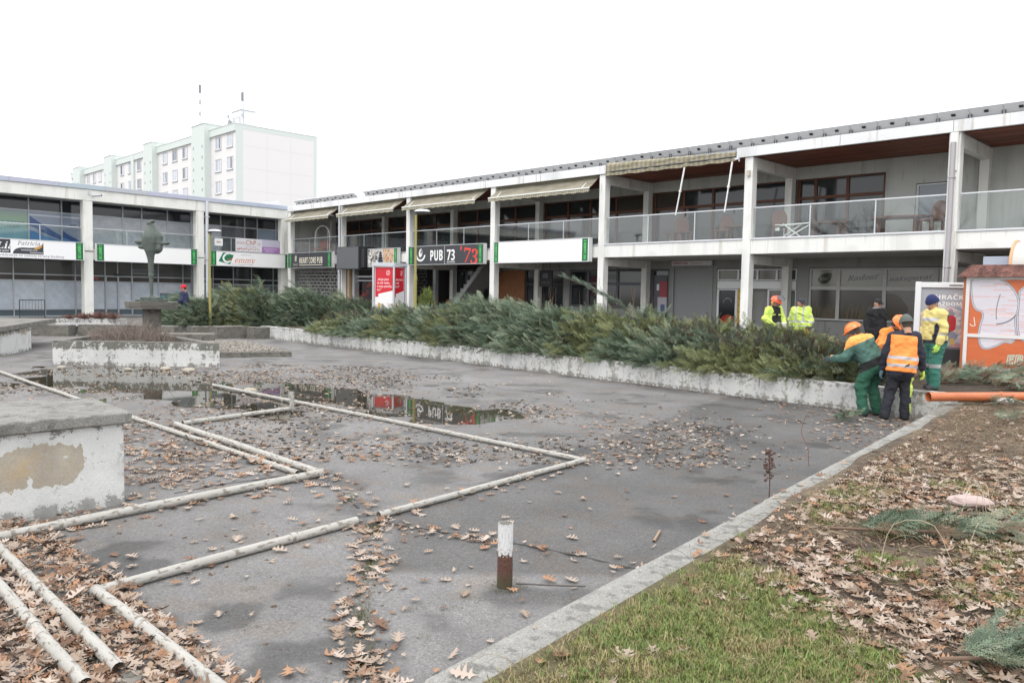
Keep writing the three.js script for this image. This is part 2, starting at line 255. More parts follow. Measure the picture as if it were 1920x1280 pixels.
function ring(poly, y0, y1, amp, seed, { step = .08, top = true, closed = true, batter = 0 } = {}) { // rough upright faces round a polygon of [x, z] (anticlockwise from above), u = metres along, v = 0..1 up
  const geos = []; let u0 = 0; const N = poly.length;
  const rough = (x, y, z) => amp * ((fbm(x * 4 + z * 3, y * 5, seed, 4) - .5) + .35 * (fbm(x * 21 + z * 17, y * 23, seed + 4, 2) - .5));
  for (let e = 0; e < (closed ? N : N - 1); e++) {
    const a = poly[e], b = poly[(e + 1) % N], L = Math.hypot(b[0] - a[0], b[1] - a[1]), nx = Math.max(2, Math.round(L / step)), ny = Math.max(3, Math.round((y1 - y0) / step)), g = new THREE.PlaneGeometry(1, 1, nx, ny), p = g.attributes.position, uv = g.attributes.uv, tx = (b[0] - a[0]) / L, tz = (b[1] - a[1]) / L;
    for (let i = 0; i < p.count; i++) { const s = p.getX(i) + .5, t = p.getY(i) + .5, x = mix(a[0], b[0], s), z = mix(a[1], b[1], s), y = mix(y0, y1, t), edge = Math.min(s, 1 - s) * L < .02 ? 0 : 1, d = rough(x, y, z) * edge; p.setXYZ(i, x - tz * d, y + (t > .999 ? -Math.abs(d) * .4 : 0), z + tx * d); uv.setXY(i, u0 + s * L, t); }
    g.computeVertexNormals(); u0 += L; geos.push(g);
  }
  if (top) { const s = new THREE.ShapeGeometry(new THREE.Shape(poly.map(([x, z]) => new THREE.Vector2(x, -z)))); s.rotateX(-Math.PI / 2); s.translate(0, y1 - .002, 0); const p = s.attributes.position, uv = s.attributes.uv; for (let i = 0; i < p.count; i++) uv.setXY(i, p.getX(i), .96); geos.push(s); }
  return G(geos);
}
const algae = [.36, .36, .33], soot = [.44, .42, .40];
{ // long white wall holding the hedge bed
  const t = plaster(13, .47, { seed: 201, px: [2048, 128], grime: [[-.2, .22, .50, [.5, .49, .46]], [.86, 1.2, .42, soot], [.2, .9, .30, [.6, .59, .57]]], cracks: 10 });
  const m = M([.80, .80, .79], .9, { map: rep(t, 1 / 13, 1), bumpMap: rep(concreteB, 2, 1), bumpScale: .006 });
  const a = wallP(-.05), b = wallP(25.9), c = wallP(25.9, .3), d = wallP(-.05, .3);
  solo('retaining_wall', ring([b, a, d, c], -.36, .15, .035, 205, { step: .13 }), m, 'long low white wall with flaking paint under the juniper hedge', 'wall');
}
{ // tall block with concrete coping at the basin edge
  const t = thing('plastered_block', 'white plastered block with peeling paint and thick grey coping beside pipes', 'block', [0, 0, 0]);
  const tx = plaster(2.6, .8, { seed: 231, px: [1280, 400], bare: (x, y) => sst(.10, .45, x) * sst(.2, .36, y) * sst(.78, .62, y + .06 * x) * .66 + .34 * (fbm(x * 30, y * 6, 88, 4) - .5) + .1 * sst(.05, .5, x), grime: [[-.2, .14, .6, [.56, .56, .55]], [.95, 1.2, .35, soot], [.3, .8, .2, [.66, .655, .64]]], cracks: 1 });
  const poly = [[-3.59, -7.2], [-6.6, -4.1], [-7.6, -6.3], [-4.34, -7.98]];
  part('block_wall', ring(poly, -.34, .44, .03, 233), M([.82, .82, .81], .9, { map: rep(tx, 1 / 2.6, 1), bumpMap: rep(concreteB, 2, 1), bumpScale: .006 }), t);
  const cap = [[-3.51, -7.2], [-4.34, -8.09], [-7.72, -6.34], [-6.62, -3.98]];
  part('coping', ease(prism(cap, .442, .545), (v) => { v.y += .006 * (noise(v.x * 9, v.z * 9, 4) - .5); }), M([.52, .51, .49], .9, { map: rep(concreteTex, .9), bumpMap: rep(concreteB, 1.2), bumpScale: .008 }), t);
}
{ // second block farther back on the left
  const t = thing('plastered_block', 'white plastered block with overhanging concrete slab near the bronze statue', 'block', [0, 0, 0]);
  const tx = plaster(3, .75, { seed: 251, px: [512, 128], bare: (x, y) => .35 * sst(.45, .6, y), grime: [[-.2, .1, .4, algae], [.85, 1.2, .5, soot]], cracks: 2 });
  part('block_wall', ring([[-17.5, -20.6], [-14.1, -21.4], [-14.83, -24.1], [-18.2, -24.8]], -.34, .37, .03, 253, { step: .15 }), M([.8, .8, .79], .9, { map: rep(tx, 1 / 3, 1) }), t);
  part('coping', prism([[-18, -20.2], [-13.85, -21.1], [-15.75, -27.0], [-19.4, -26.6]], .373, .52), M([.50, .48, .46], .92, { map: rep(concreteTex, .5), bumpMap: rep(concreteB, 1), bumpScale: .01 }), t);
}
{ // statue island: angled white planter
  const t = thing('stone_planter', 'white angular planter with black algae stains round the statue pedestal', 'planter', [0, 0, 0]);
  const tx = plaster(6, .6, { seed: 271, px: [1024, 128], grime: [[.72, 1.2, .56, algae], [-.2, .16, .42, soot], [.3, .8, .2, soot]], cracks: 3 });
  const m = M([.82, .82, .81], .9, { map: rep(tx, 1 / 6, 1), bumpMap: rep(concreteB, 2, 1), bumpScale: .006 });
  const out = [[-11.6, -19.72], [-7.42, -19.82], [-10.95, -23.85], [-12.05, -23.85]], inn = [[-11.42, -19.92], [-7.85, -20.0], [-10.98, -23.66], [-11.88, -23.66]];
  part('planter_wall', ring(out, -.34, .27, .03, 273, { top: false, step: .12 }), m, t);
  const s = new THREE.Shape(out.map(([x, z]) => new THREE.Vector2(x, -z))); s.holes.push(new THREE.Path(inn.map(([x, z]) => new THREE.Vector2(x, -z))));
  const rim = new THREE.ExtrudeGeometry(s, { depth: .05, bevelEnabled: false }); rim.rotateX(-Math.PI / 2); rim.translate(0, .235, 0);
  part('rim', rim, kerbMat2, t);
  part('inner_wall', ring(inn.slice().reverse(), .05, .24, .01, 275, { top: false, step: .2 }), kerbMat2, t);
  part('soil', prism(inn.map(([x, z]) => [mix(-10.4, x, .995), mix(-21.6, z, .995)]), -.2, .14), M([.13, .1, .075], .95, { map: T.rough }), t);
  part('low_ring', (() => { const g = new THREE.TorusGeometry(.62, .05, 6, 24); g.rotateX(Math.PI / 2); g.translate(-10.6, .2, -21.4); return g; })(), kerbMat2, t);
}
const oldConcrete = M([.43, .41, .38], .94, { map: rep(concreteTex, .9), bumpMap: rep(concreteB, 1.2), bumpScale: .012 });
{ // pedestal and statue
  const t = thing('pedestal', 'mushroom shaped weathered concrete pedestal carrying the bronze statue', 'pedestal', [-10.36, 0, -22.5]);
  part('column', ease(new THREE.CylinderGeometry(.245, .25, .95, 28, 12).translate(0, .585, 0), (v) => { const k = 1 + .05 * (noise(Math.atan2(v.x, v.z) * 6, v.y * 9, 3) - .5); v.x *= k; v.z *= k; }), oldConcrete, t);
  part('table_slab', ease(new THREE.CylinderGeometry(.71, .69, .19, 12, 3).translate(0, 1.155, 0), (v) => { const k = 1 + .025 * (noise(Math.atan2(v.x, v.z) * 9, v.y * 14, 5) - .5); v.x *= k; v.z *= k; }), oldConcrete, t);
  const bronze = M([.17, .205, .18], .6, { metalness: .2, map: rep(mottle(17, .6, 10, 60), 2) });
  const s = thing('statue', 'tall slender green bronze statue of two joined figures on one stem', 'statue', [-10.36, 1.25, -22.5]);
  part('base_plate', [bev(-.34, .34, 0, .07, -.3, .3), bev(-.24, .24, .071, .13, -.22, .22)], bronze, s);
  const f = (x, y, z) => {
    let d = capD(x, y, z, [0, .1, 0], [-.01, .75, 0], .042, .062); d = smin(d, capD(x, y, z, [-.01, .75, 0], [-.01, 1.45, .01], .062, .10), .05);
    d = smin(d, ellD(x, y, z, [-.03, 1.72, .05], [.19, .31, .14]), .14); d = smin(d, ellD(x, y, z, [.13, 1.70, -.1], [.15, .33, .12]), .035);
    d = smin(d, capD(x, y, z, [-.03, 1.85, .04], [-.045, 2.18, .03], .12, .034), .12); d = smin(d, capD(x, y, z, [.1, 1.88, -.1], [.02, 2.22, -.05], .10, .034), .08);
    d = smin(d, ellD(x, y, z, [-.05, 2.235, .03], [.06, .06, .06]), .02); d = smin(d, ellD(x, y, z, [.015, 2.295, -.05], [.085, .05, .065]), .02);
    d = smin(d, capD(x, y, z, [-.16, 1.9, 0], [-.235, 1.88, -.01], .06, .045), .09); d = smin(d, capD(x, y, z, [.16, 1.9, -.1], [.225, 1.86, -.1], .06, .05), .08);
    d = smin(d, ellD(x, y, z, [-.3, 1.70, .0], [.17, .075, .1]), .05); d = smin(d, ellD(x, y, z, [-.22, 1.56, 0], [.16, .07, .09]), .05); d = smin(d, ellD(x, y, z, [.17, 1.52, -.06], [.12, .11, .09]), .05);
    const q = Math.hypot(x - .39, z + .05) - .085; d = smin(d, Math.hypot(q, (y - 1.67 - .15 * (x - .4)) * .8) - .03, .03); d = smin(d, capD(x, y, z, [-.04, .12, 0], [.08, .13, .02], .04, .03), .04);
    return d + .006 * (noise(x * 30 + z * 20, y * 22, 4) - .5);
  };
  part('figure', nets(f, [-.6, .06, -.4], [.62, 2.45, .36], .02), bronze, s);
}
{ // broken concrete blocks along the far edge of the basin
  const r = rng(41), list = [[-9.9, -31.6, 1.5, .40, .55, .82], [-11.3, -31.2, 1.25, .42, .6, .8], [-12.6, -31.9, 1.1, .36, .6, .75], [-14.2, -31.3, 1.7, .38, .6, -.1], [-16.1, -31.0, 1.9, .4, .6, -.05], [-18.1, -30.6, 1.7, .38, .6, .08], [-20.1, -30.4, 1.8, .4, .6, .0]];
  const lab = ['end block of the grey stone row touching the white wall', 'grey concrete block behind the flat paving slab', 'chipped grey concrete block at the bend of the stone row', 'rounded grey block behind the dry bush', 'long grey block behind the statue planter', 'grey block of the stone row below the heather planter', 'grey block of the stone row beyond the left block'];
  list.forEach(([x, z, L, h, d, a], i) => solo('concrete_block', ease(new THREE.BoxGeometry(L, h + .1, d, 10, 4, 5), (v) => { const k = .05; v.x += k * (noise(v.y * 6, v.z * 6, i) - .5); v.y += k * (noise(v.x * 4, v.z * 6, i + 9) - .5); v.z += k * (noise(v.x * 5, v.y * 6, i + 20) - .5); }), oldConcrete, lab[i], 'block', 'concrete blocks along the basin edge').position.set(x, FLOOR - .05 + (h + .1) / 2, z) || 0);
  scene.children.filter((o) => o.name.startsWith('concrete_block')).forEach((o, i) => { o.rotation.y = list[i][5]; });
  solo('paving_slab', prism([[-12.9, -28.4], [-11.0, -28.9], [-10.6, -27.9], [-12.3, -27.3]], FLOOR - .02, .02), oldConcrete, 'flat pale concrete slab lying between pedestal and juniper', 'slab');
  const t = thing('gravel_bed', 'low triangular concrete curbed bed of pale pebbles beside the planter', 'gravel bed', [0, 0, 0]);
  const poly = [[-8.6, -22.4], [-6.55, -23.25], [-9.3, -27.5], [-10.9, -26.5]];
  part('bed_edge', ease(prism(poly, FLOOR - .02, FLOOR + .15), () => {}), oldConcrete, t);
  const pg = new THREE.IcosahedronGeometry(1, 0), n = 1500, im = new THREE.InstancedMesh(pg, M([.27, .255, .235], .9), n), mt = new THREE.Matrix4(), rr = rng(8); im.name = 'pebbles'; im.userData.kind = 'stuff';
  for (let i = 0; i < n; i++) { const a = rr(), b = rr(), x = mix(mix(-8.6, -6.7, a), mix(-10.8, -9.3, a), b), z = mix(mix(-22.55, -23.35, a), mix(-26.4, -27.3, a), b), s = .014 + .024 * rr(); mt.compose(V(x, FLOOR + .155 + s * .3, z), new THREE.Quaternion().setFromEuler(new THREE.Euler(rr() * 6, rr() * 6, 0)), V(s * 1.4, s * .8, s)); im.setMatrixAt(i, mt); const k = .6 + .7 * rr(); im.setColorAt(i, lin(k, k * .97, k * .93)); }
  t.add(im);
}
// ---------------------------------------------------------------- the two arcade wings
const RW = { o: [7.47, 0, -25.8], th: -.79081 }, LW = { o: [-21.56, 0, -39.47], th: .85661 };
const at = (W, x, y, z) => { const c = Math.cos(W.th), s = Math.sin(W.th); return [W.o[0] + x * c + z * s, y, W.o[2] - x * s + z * c]; };
const paintTex = tex(1024, 1024, (u, v) => { const a = fbm(u * 5, v * 5, 301, 5, 5), st = fbm(u * 40, v * 3, 303, 4, 40), b = noise(u * 200, v * 200, 305, 200); const drip = sst(.66, .74, fbm(u * 34, v * 1.6, 307, 4, 34)) * sst(.45, .65, fbm(u * 9, v * 5, 309, 3, 9)), k = .975 - .05 * sst(.48, .8, a) - .06 * sst(.58, .85, st) - .025 * b - .09 * drip; return [k, k - .012 * drip, k * .99 - .035 * drip]; });
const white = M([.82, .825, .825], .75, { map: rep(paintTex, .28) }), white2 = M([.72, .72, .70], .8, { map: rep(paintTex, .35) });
const alu = M([.6, .61, .63], .38, { metalness: .75 }), zinc = M([.42, .45, .5], .5, { metalness: .35, map: T.soft }), steelDark = M([.05, .052, .058], .5, { metalness: .3 });
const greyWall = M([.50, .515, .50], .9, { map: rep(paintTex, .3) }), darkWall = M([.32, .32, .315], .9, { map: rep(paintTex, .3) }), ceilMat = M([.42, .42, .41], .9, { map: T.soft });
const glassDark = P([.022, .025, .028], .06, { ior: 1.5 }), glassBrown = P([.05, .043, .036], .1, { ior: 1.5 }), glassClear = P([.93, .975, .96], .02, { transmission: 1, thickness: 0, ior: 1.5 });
const railGlass = P([.93, .96, .95], .03, { transmission: 1, thickness: 0, ior: 1.55 });
const frost = P([.58, .64, .72], .3, { map: T.soft }), frost2 = P([.62, .67, .74], .34, { map: T.soft });
const woodTex = tex(512, 512, (u, v) => { const g = fbm(u * 3, v * 60, 311, 4, 3), k = .62 + .5 * (g - .5); return [k, k * .97, k * .94]; });
const woods = [[.44, .125, .07], [.34, .095, .058], [.52, .165, .085], [.39, .11, .066]].map((c) => M(c, .65, { map: rep(woodTex, .4, 1) }));
const frameWood = M([.30, .105, .045], .55, { map: rep(woodTex, .5, 1) }), garden = M([.26, .10, .06], .6, { map: rep(woodTex, .8, 1) });
const BAY = 6.05;

function windowUnit(parent, x0, x1, ys, xs, z, fm, pm, t = .07, name = 'window') { // ys: heights of the rails, xs: positions of the mullions; pm may be a function
  const w = new THREE.Group(); w.name = name; parent.add(w); const f = [];
  const X = [x0, ...xs, x1];
  for (const x of X) f.push(bx(x - t / 2, x + t / 2, ys[0], ys[ys.length - 1], z, z + .08));
  for (let i = 0; i + 1 < X.length; i++) for (const y of ys) f.push(bx(X[i] + t / 2, X[i + 1] - t / 2, y - t / 2 + (y === ys[0] ? t / 2 : 0), y + t / 2 - (y === ys[ys.length - 1] ? t / 2 : 0), z + .003, z + .077));
  part('frame', f, fm, w);
  for (let i = 0; i + 1 < X.length; i++) for (let j = 0; j + 1 < ys.length; j++) { const m = typeof pm === 'function' ? pm(i, j) : pm; if (m) part('pane', bx(X[i] + t / 2 - .004, X[i + 1] - t / 2 + .004, ys[j] + .01, ys[j + 1] - .01, z + .02, z + .035), m, w); }
  return w;
}
function railing(parent, x0, x1, y0, y1, z, posts) {
  const r = new THREE.Group(); r.name = 'railing'; parent.add(r); const X = [x0, ...posts, x1];
  part('handrail', bx(x0, x1, y1, y1 + .035, z - .02, z + .02), alu, r);
  for (const x of posts) part('post', bx(x - .018, x + .018, y0 - .06, y1, z - .045, z - .012), alu, r);
  for (let i = 0; i + 1 < X.length; i++) part('glass_pane', bx(X[i] + .015, X[i + 1] - .015, y0, y1 - .004, z - .006, z + .004), railGlass, r);
  part('base_rail', bx(x0, x1, y0 - .05, y0 - .02, z - .03, z + .03), alu, r);
}

const arcade = thing('arcade_building', 'long two storey white arcade with glass balconies and striped awnings', 'building', RW.o, RW.th);
{
  const A = arcade, xL = -29.75, xR = 14.2;
  for (let k = -5; k <= 2; k++) { // front and rear columns, cross beams
    const x = k === -5 ? xL : BAY * k;
    part('column', bev(x, x + .29, 0, 6.218, -.3, 0, .012), white, A);
    part('rear_column', bev(x + .01, x + .27, 0, 6.22, -3.095, -2.8, .012), white2, A);
    part('cross_beam', bev(x + .02, x + .26, 5.86, 6.222, -2.8, -.3, .01), white2, A);
    part('cross_beam', bev(x + .02, x + .26, 2.78, 3.06, -2.8, -.3, .01), white2, A);
  }
  for (let k = -5; k <= 1; k++) { // balcony edge, ceilings
    const x0 = (k === -5 ? xL : BAY * k) + .29, x1 = BAY * (k + 1);
    part('balcony_edge', bev(x0, x1, 3.09, 3.555, -.28, -.025, .01), white, A);
    part('drip_edge', bx(x0, x1, 3.556, 3.585, -.3, .005), alu, A);
    part('balcony_floor', bx(x0, x1, 3.4, 3.55, -3.09, -.285), M([.46, .45, .43], .85), A);
    part('arcade_ceiling', bx(x0, x1, 3.07, 3.1, -3.09, -.285), ceilMat, A);
    const n = 14, w = 2.78 / n; // timber soffit
    const list = []; const r = rng(k + 60);
    for (let i = 0; i < n; i++) { const z = -.3 - w * (i + 1), y = 6.235 + (r() - .5) * .006, g = bx(x0, x1, y, y + .02, z + .004, z + w - .004); if (k >= -1) part('soffit_board', g, woods[Math.floor(r() * 4)], A); else list.push(g); }
    if (list.length) part('soffit', list, woods[1], A);
    railing(A, x0 + .03, x1 - .03, 3.64, 4.57, -.13, [x0 + 1.9, x0 + 3.85]);
  }
  part('roof_slab', bx(xL, xR, 6.27, 6.5, -11, -.02), M([.45, .45, .45], .9), A);
  // fascia panels: white sheet metal, missing over the bay of the thrown-back awning
  for (const [a, b] of [[-29.72, -27], [-26.99, -24.2], [-24.18, -21.2], [-21.18, -18.2], [-18.18, -15.3], [-15.28, -12.4], [-12.38, -9.1], [-9.08, -5.72], [-.28, 3.1], [3.11, 6.15], [6.16, 10.2], [10.21, 14]]) part('fascia_panel', bev(a, b, 6.222, 6.535, -.018, .06, .006), M([.78, .79, .82], .45, { metalness: .05, map: rep(paintTex, .12) }), A);
  part('roof_edge', bx(-5.72, -.28, 6.24, 6.5, -.018, .02), zinc, A);
  // upper wall
  part('upper_wall', [bx(xL, xR, 5.82, 6.26, -3.35, -3.1), bx(3.3, 4.22, 3.55, 5.82, -3.35, -3.1), bx(4.22, 5.42, 3.55, 4.12, -3.35, -3.1), bx(4.22, 5.42, 5.36, 5.82, -3.35, -3.1), bx(5.42, 7.3, 3.55, 5.82, -3.35, -3.1), bx(8.5, xR, 3.55, 5.82, -3.35, -3.1), bx(7.3, 8.5, 3.55, 4.12, -3.35, -3.1), bx(7.3, 8.5, 5.36, 5.82, -3.35, -3.1)], greyWall, A);
  for (let k = -5; k <= -1; k++) { const x0 = (k === -5 ? xL : BAY * k) + .34, x1 = BAY * (k + 1) - .06, L = x1 - x0; windowUnit(A, x0, x1, [3.56, 5.16, 5.82], [x0 + L * .24, x0 + L * .47, x0 + L * .72], -3.25, frameWood, (i, j) => (k === -1 && i === 0) || (k === -2 && i === 3 && j === 1) ? glassBrown : glassDark, .1); }
  windowUnit(A, .36, 3.26, [3.56, 5.16, 5.82], [.95, 2.05], -3.25, frameWood, glassDark, .1);
  const pvc = M([.72, .73, .74], .4);
  windowUnit(A, 4.24, 5.4, [4.14, 5.34], [], -3.28, pvc, P([.2, .23, .26], .06), .07); windowUnit(A, 7.32, 8.48, [4.14, 5.34], [], -3.28, pvc, P([.2, .23, .26], .06), .07);
  // unlit rooms behind: a closed body
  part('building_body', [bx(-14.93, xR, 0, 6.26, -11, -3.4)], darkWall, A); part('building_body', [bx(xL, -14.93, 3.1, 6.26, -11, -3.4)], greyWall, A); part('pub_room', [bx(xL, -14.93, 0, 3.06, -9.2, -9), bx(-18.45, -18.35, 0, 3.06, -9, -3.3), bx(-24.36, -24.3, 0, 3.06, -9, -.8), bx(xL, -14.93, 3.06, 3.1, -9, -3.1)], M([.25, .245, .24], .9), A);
  part('end_wall', bx(-30.4, -29.76, 0, 6.26, -3.4, -.32), greyWall, A);
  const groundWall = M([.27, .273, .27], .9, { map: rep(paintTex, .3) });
  // ground floor fronts at the back of the arcade
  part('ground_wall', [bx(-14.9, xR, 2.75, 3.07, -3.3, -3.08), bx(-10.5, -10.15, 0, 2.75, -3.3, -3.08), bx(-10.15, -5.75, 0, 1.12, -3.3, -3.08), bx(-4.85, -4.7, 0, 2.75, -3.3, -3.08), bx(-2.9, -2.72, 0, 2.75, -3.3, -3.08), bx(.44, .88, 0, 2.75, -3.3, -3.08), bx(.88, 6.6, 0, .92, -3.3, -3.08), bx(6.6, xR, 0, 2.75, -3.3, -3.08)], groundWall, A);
  const greyFrame = M([.10, .105, .115], .5, { metalness: .2 });
  windowUnit(A, -10.1, -5.8, [1.15, 2.15, 2.72], [-9.1, -7.5], -3.2, greyFrame, (i) => i === 2 ? P([.04, .045, .035], .07) : glassDark, .12);
  windowUnit(A, -5.7, -4.9, [.05, 1.15, 2.72], [], -3.2, greyFrame, glassDark, .1);
  { // poster with a red bottle, seen behind that pane
    const p = canvasTex(128, 256, (c) => { c.fillStyle = '#4a4a52'; c.fillRect(0, 0, 128, 256); c.fillStyle = '#8d2a36'; c.fillRect(58, 40, 70, 110); c.fillStyle = '#a9a4ae'; c.fillRect(40, 150, 88, 106); c.fillStyle = '#3f5a78'; c.fillRect(70, 200, 40, 50); c.fillStyle = '#c9c9cf'; c.fillRect(28, 60, 24, 44); });
    part('window_poster', quad([-5.62, 1.0, -3.12], [-4.98, 1.0, -3.12], [-4.98, 2.5, -3.12], [-5.62, 2.5, -3.12]), M(0xffffff, .4, { map: p }), A);
  }
  { // roller shutter with ice cream lettering
    const s = new THREE.Group(); s.name = 'roller_shutter'; A.add(s); const sm = M([.26, .265, .27], .55, { metalness: .15 });
    for (let i = 0; i < 34; i++) part('slat', bx(-4.64, -2.94, .02 + i * .083, .02 + i * .083 + .078, -3.16, -3.13 + .008 * (i % 2)), sm, s);
    part('guide', [bx(-4.7, -4.64, 0, 2.85, -3.18, -3.05), bx(-2.94, -2.88, 0, 2.85, -3.18, -3.05)], sm, s);
    const hd = canvasTex(512, 64, (c) => { c.fillStyle = '#c9c8ca'; c.fillRect(0, 0, 512, 64); c.fillStyle = '#a02632'; c.font = 'bold 40px sans-serif'; c.fillText('ZMRZLINA', 14, 46); c.fillStyle = '#b5525a'; c.font = '26px sans-serif'; c.fillText('KOPČEKOVÁ', 250, 44); });
    part('header_box', bx(-4.72, -2.86, 2.86, 3.06, -3.2, -2.98), sm, s); part('header_print', quad([-4.7, 2.875, -2.977], [-2.9, 2.875, -2.977], [-2.9, 3.05, -2.977], [-4.7, 3.05, -2.977]), M(0xffffff, .5, { map: hd }), s);
  }
  { // supermarket doors and lights over them
    windowUnit(A, -2.7, .42, [2.3, 2.72], [-1.85, -1.08, -.33], -3.2, pvc, (i) => P([[.06, .06, .02], [.03, .03, .03], [.1, .09, .06], [.09, .1, .09]][i], .08), .08);
    part('door_header', bx(-2.7, .42, 2.0, 2.28, -3.22, -3.1), pvc, A);
    const poster = canvasTex(256, 512, (c) => { c.fillStyle = '#15171c'; c.fillRect(0, 0, 256, 512); c.strokeStyle = '#8aa6a8'; c.lineWidth = 6; c.beginPath(); c.arc(128, 150, 70, Math.PI * 1.1, Math.PI * 1.9); c.stroke(); c.fillStyle = '#9c3526'; c.beginPath(); c.ellipse(140, 310, 110, 55, 0, 0, 7); c.fill(); c.fillStyle = '#b9c4cf'; c.fillRect(0, 370, 256, 142); c.fillStyle = '#3a4652'; for (let i = 0; i < 26; i++) c.fillRect(10 + (i * 53) % 230, 385 + (i * 37) % 110, 14, 10); });
    const d1 = windowUnit(A, -2.68, -1.9, [.03, 1.98], [], -3.2, pvc, null, .09, 'door'); part('door_poster', quad([-2.63, .1, -3.17], [-1.95, .1, -3.17], [-1.95, 1.92, -3.17], [-2.63, 1.92, -3.17]), M(0xffffff, .15, { map: poster }), d1);
    const yel = canvasTex(64, 256, (c) => { c.fillStyle = '#c8a23a'; c.fillRect(0, 0, 64, 256); c.fillStyle = '#8f7524'; for (let i = 0; i < 16; i++) c.fillRect(6 + (i % 3) * 18, 10 + i * 11, 12, 6); c.fillStyle = '#8c2a2a'; c.fillRect(0, 170, 64, 60); });
    part('side_poster', quad([-1.86, .05, -3.15], [-1.45, .05, -3.15], [-1.45, 1.98, -3.15], [-1.86, 1.98, -3.15]), M(0xffffff, .3, { map: yel }), A);
    const d2 = windowUnit(A, -.62, .42, [.03, 1.98], [-.1], -3.2, pvc, (i) => i ? P([.08, .11, .09], .1) : P([.16, .14, .12], .1), .07, 'door');
    const gr = canvasTex(128, 256, (c) => { c.fillStyle = '#707a6c'; c.fillRect(0, 0, 128, 256); c.fillStyle = '#4f8a4a'; c.fillRect(10, 100, 108, 60); c.fillStyle = '#a08a3a'; c.fillRect(60, 20, 26, 40); c.fillStyle = '#3c4a3c'; for (let i = 0; i < 20; i++) c.fillRect(8 + (i * 29) % 110, 100 + i * 7, 22, 3); });
    part('notice_board', quad([-.02, .3, -3.12], [.36, .3, -3.12], [.36, 1.9, -3.12], [-.02, 1.9, -3.12]), M(0xffffff, .4, { map: gr }), d2);
  }
  { // shop window with printed film: leaf badge and handwriting
    const film = (txt) => canvasTex(512, 256, (c) => { c.fillStyle = '#a3a298'; c.fillRect(0, 0, 512, 256); c.fillStyle = '#34362b'; if (txt === 'leaf') { c.fillStyle = '#363d30'; c.beginPath(); c.moveTo(120, 150); c.quadraticCurveTo(170, 40, 400, 50); c.quadraticCurveTo(410, 200, 240, 215); c.quadraticCurveTo(150, 210, 120, 150); c.fill(); c.fillStyle = '#9a9d90'; c.font = 'bold 74px serif'; c.fillText('klas', 170, 158); } else { c.font = 'bold italic ' + (txt.length > 7 ? 84 : 104) + 'px serif'; c.save(); c.transform(1, -.08, -.15, 1, 40, 20); c.fillText(txt, txt.length > 7 ? 0 : 60, 155); c.restore(); } });
    const wheat = canvasTex(512, 256, (c) => { const r = rng(9); c.fillStyle = '#55504a'; c.fillRect(0, 0, 512, 256); c.strokeStyle = '#857a62'; for (let i = 0; i < 150; i++) { const x = r() * 512, h = 60 + r() * 80; c.lineWidth = 2; c.beginPath(); c.moveTo(x, 256); c.quadraticCurveTo(x + 6, 256 - h * .6, x + 16 * (r() - .5) + 14, 256 - h); c.stroke(); } });
    const sky2 = canvasTex(512, 256, (c) => { c.fillStyle = '#7c7973'; c.fillRect(0, 0, 512, 256); c.fillStyle = '#5a5148'; c.beginPath(); c.moveTo(0, 30); c.bezierCurveTo(90, 10, 190, 60, 250, 150); c.lineTo(240, 200); c.lineTo(0, 256); c.fill(); c.strokeStyle = '#857a62'; for (let i = 0; i < 60; i++) { c.beginPath(); c.moveTo(i * 9, 256); c.lineTo(i * 9 + 8, 190 - (i % 7) * 4); c.stroke(); } });
    const f = (m) => P(0xd0d0d0, .12, { map: m }), set = [[film('leaf'), wheat], [film('Radosť'), wheat], [film('nakupovať'), sky2], [film(''), sky2]];
    const w = windowUnit(A, .9, 6.55, [.95, 2.05, 2.73], [1.9, 3.41, 4.95], -3.2, M([.42, .42, .41], .6), null, .12, 'shop_window'), X = [.9, 1.9, 3.41, 4.95, 6.55];
    for (let i = 0; i < 4; i++) { part('pane', quad([X[i] + .05, 2.1, -3.16], [X[i + 1] - .05, 2.1, -3.16], [X[i + 1] - .05, 2.68, -3.16], [X[i] + .05, 2.68, -3.16]), f(set[i][0]), w); part('pane', quad([X[i] + .05, 1.0, -3.16], [X[i + 1] - .05, 1.0, -3.16], [X[i + 1] - .05, 2.0, -3.16], [X[i] + .05, 2.0, -3.16]), f(set[i][1]), w); }
  }
  // pub bays
  part('orange_wall', bx(-14.9, -12.95, 0, 2.75, -3.28, -3.06), M([.30, .13, .055], .8, { map: T.soft }), A);
  windowUnit(A, -12.9, -10.55, [.04, 2.1, 3.02], [-11.8], -3.2, steelDark, glassDark, .09);
  const grille = (x0, x1, y0, y1, z, w, h, name) => { const list = []; let row = 0; for (let y = y0; y < y1; y += h, row++) { list.push(bx(x0, x1, y, y + .045, z, z + .03)); for (let x = x0 + (row % 2) * w / 2; x < x1; x += w) list.push(bx(x, x + .045, y + .045, Math.min(y + h, y1), z + .002, z + .028)); } return part(name, list, M([.34, .34, .35], .5, { metalness: .4 }), A); };
  
  grille(-29.4, -25.0, 0, 2.86, -.5, .42, .19, 'brick_grille');
  part('beige_pier', bev(-24.45, -23.7, 0, 3.06, -.75, -.35, .01), M([.5, .38, .25], .8, { map: T.soft }), A);
  part('steel_pier', [bx(-25, -24.62, 0, 2.9, -.6, -.4), bx(-23.55, -23.35, 0, 3.06, -.75, -.45)], alu, A);
  part('shutter_rail', [bx(-23.35, -18.5, 2.35, 2.45, -.8, -.7), bx(-23.35, -18.5, 2.15, 2.22, -.8, -.7)], alu, A);
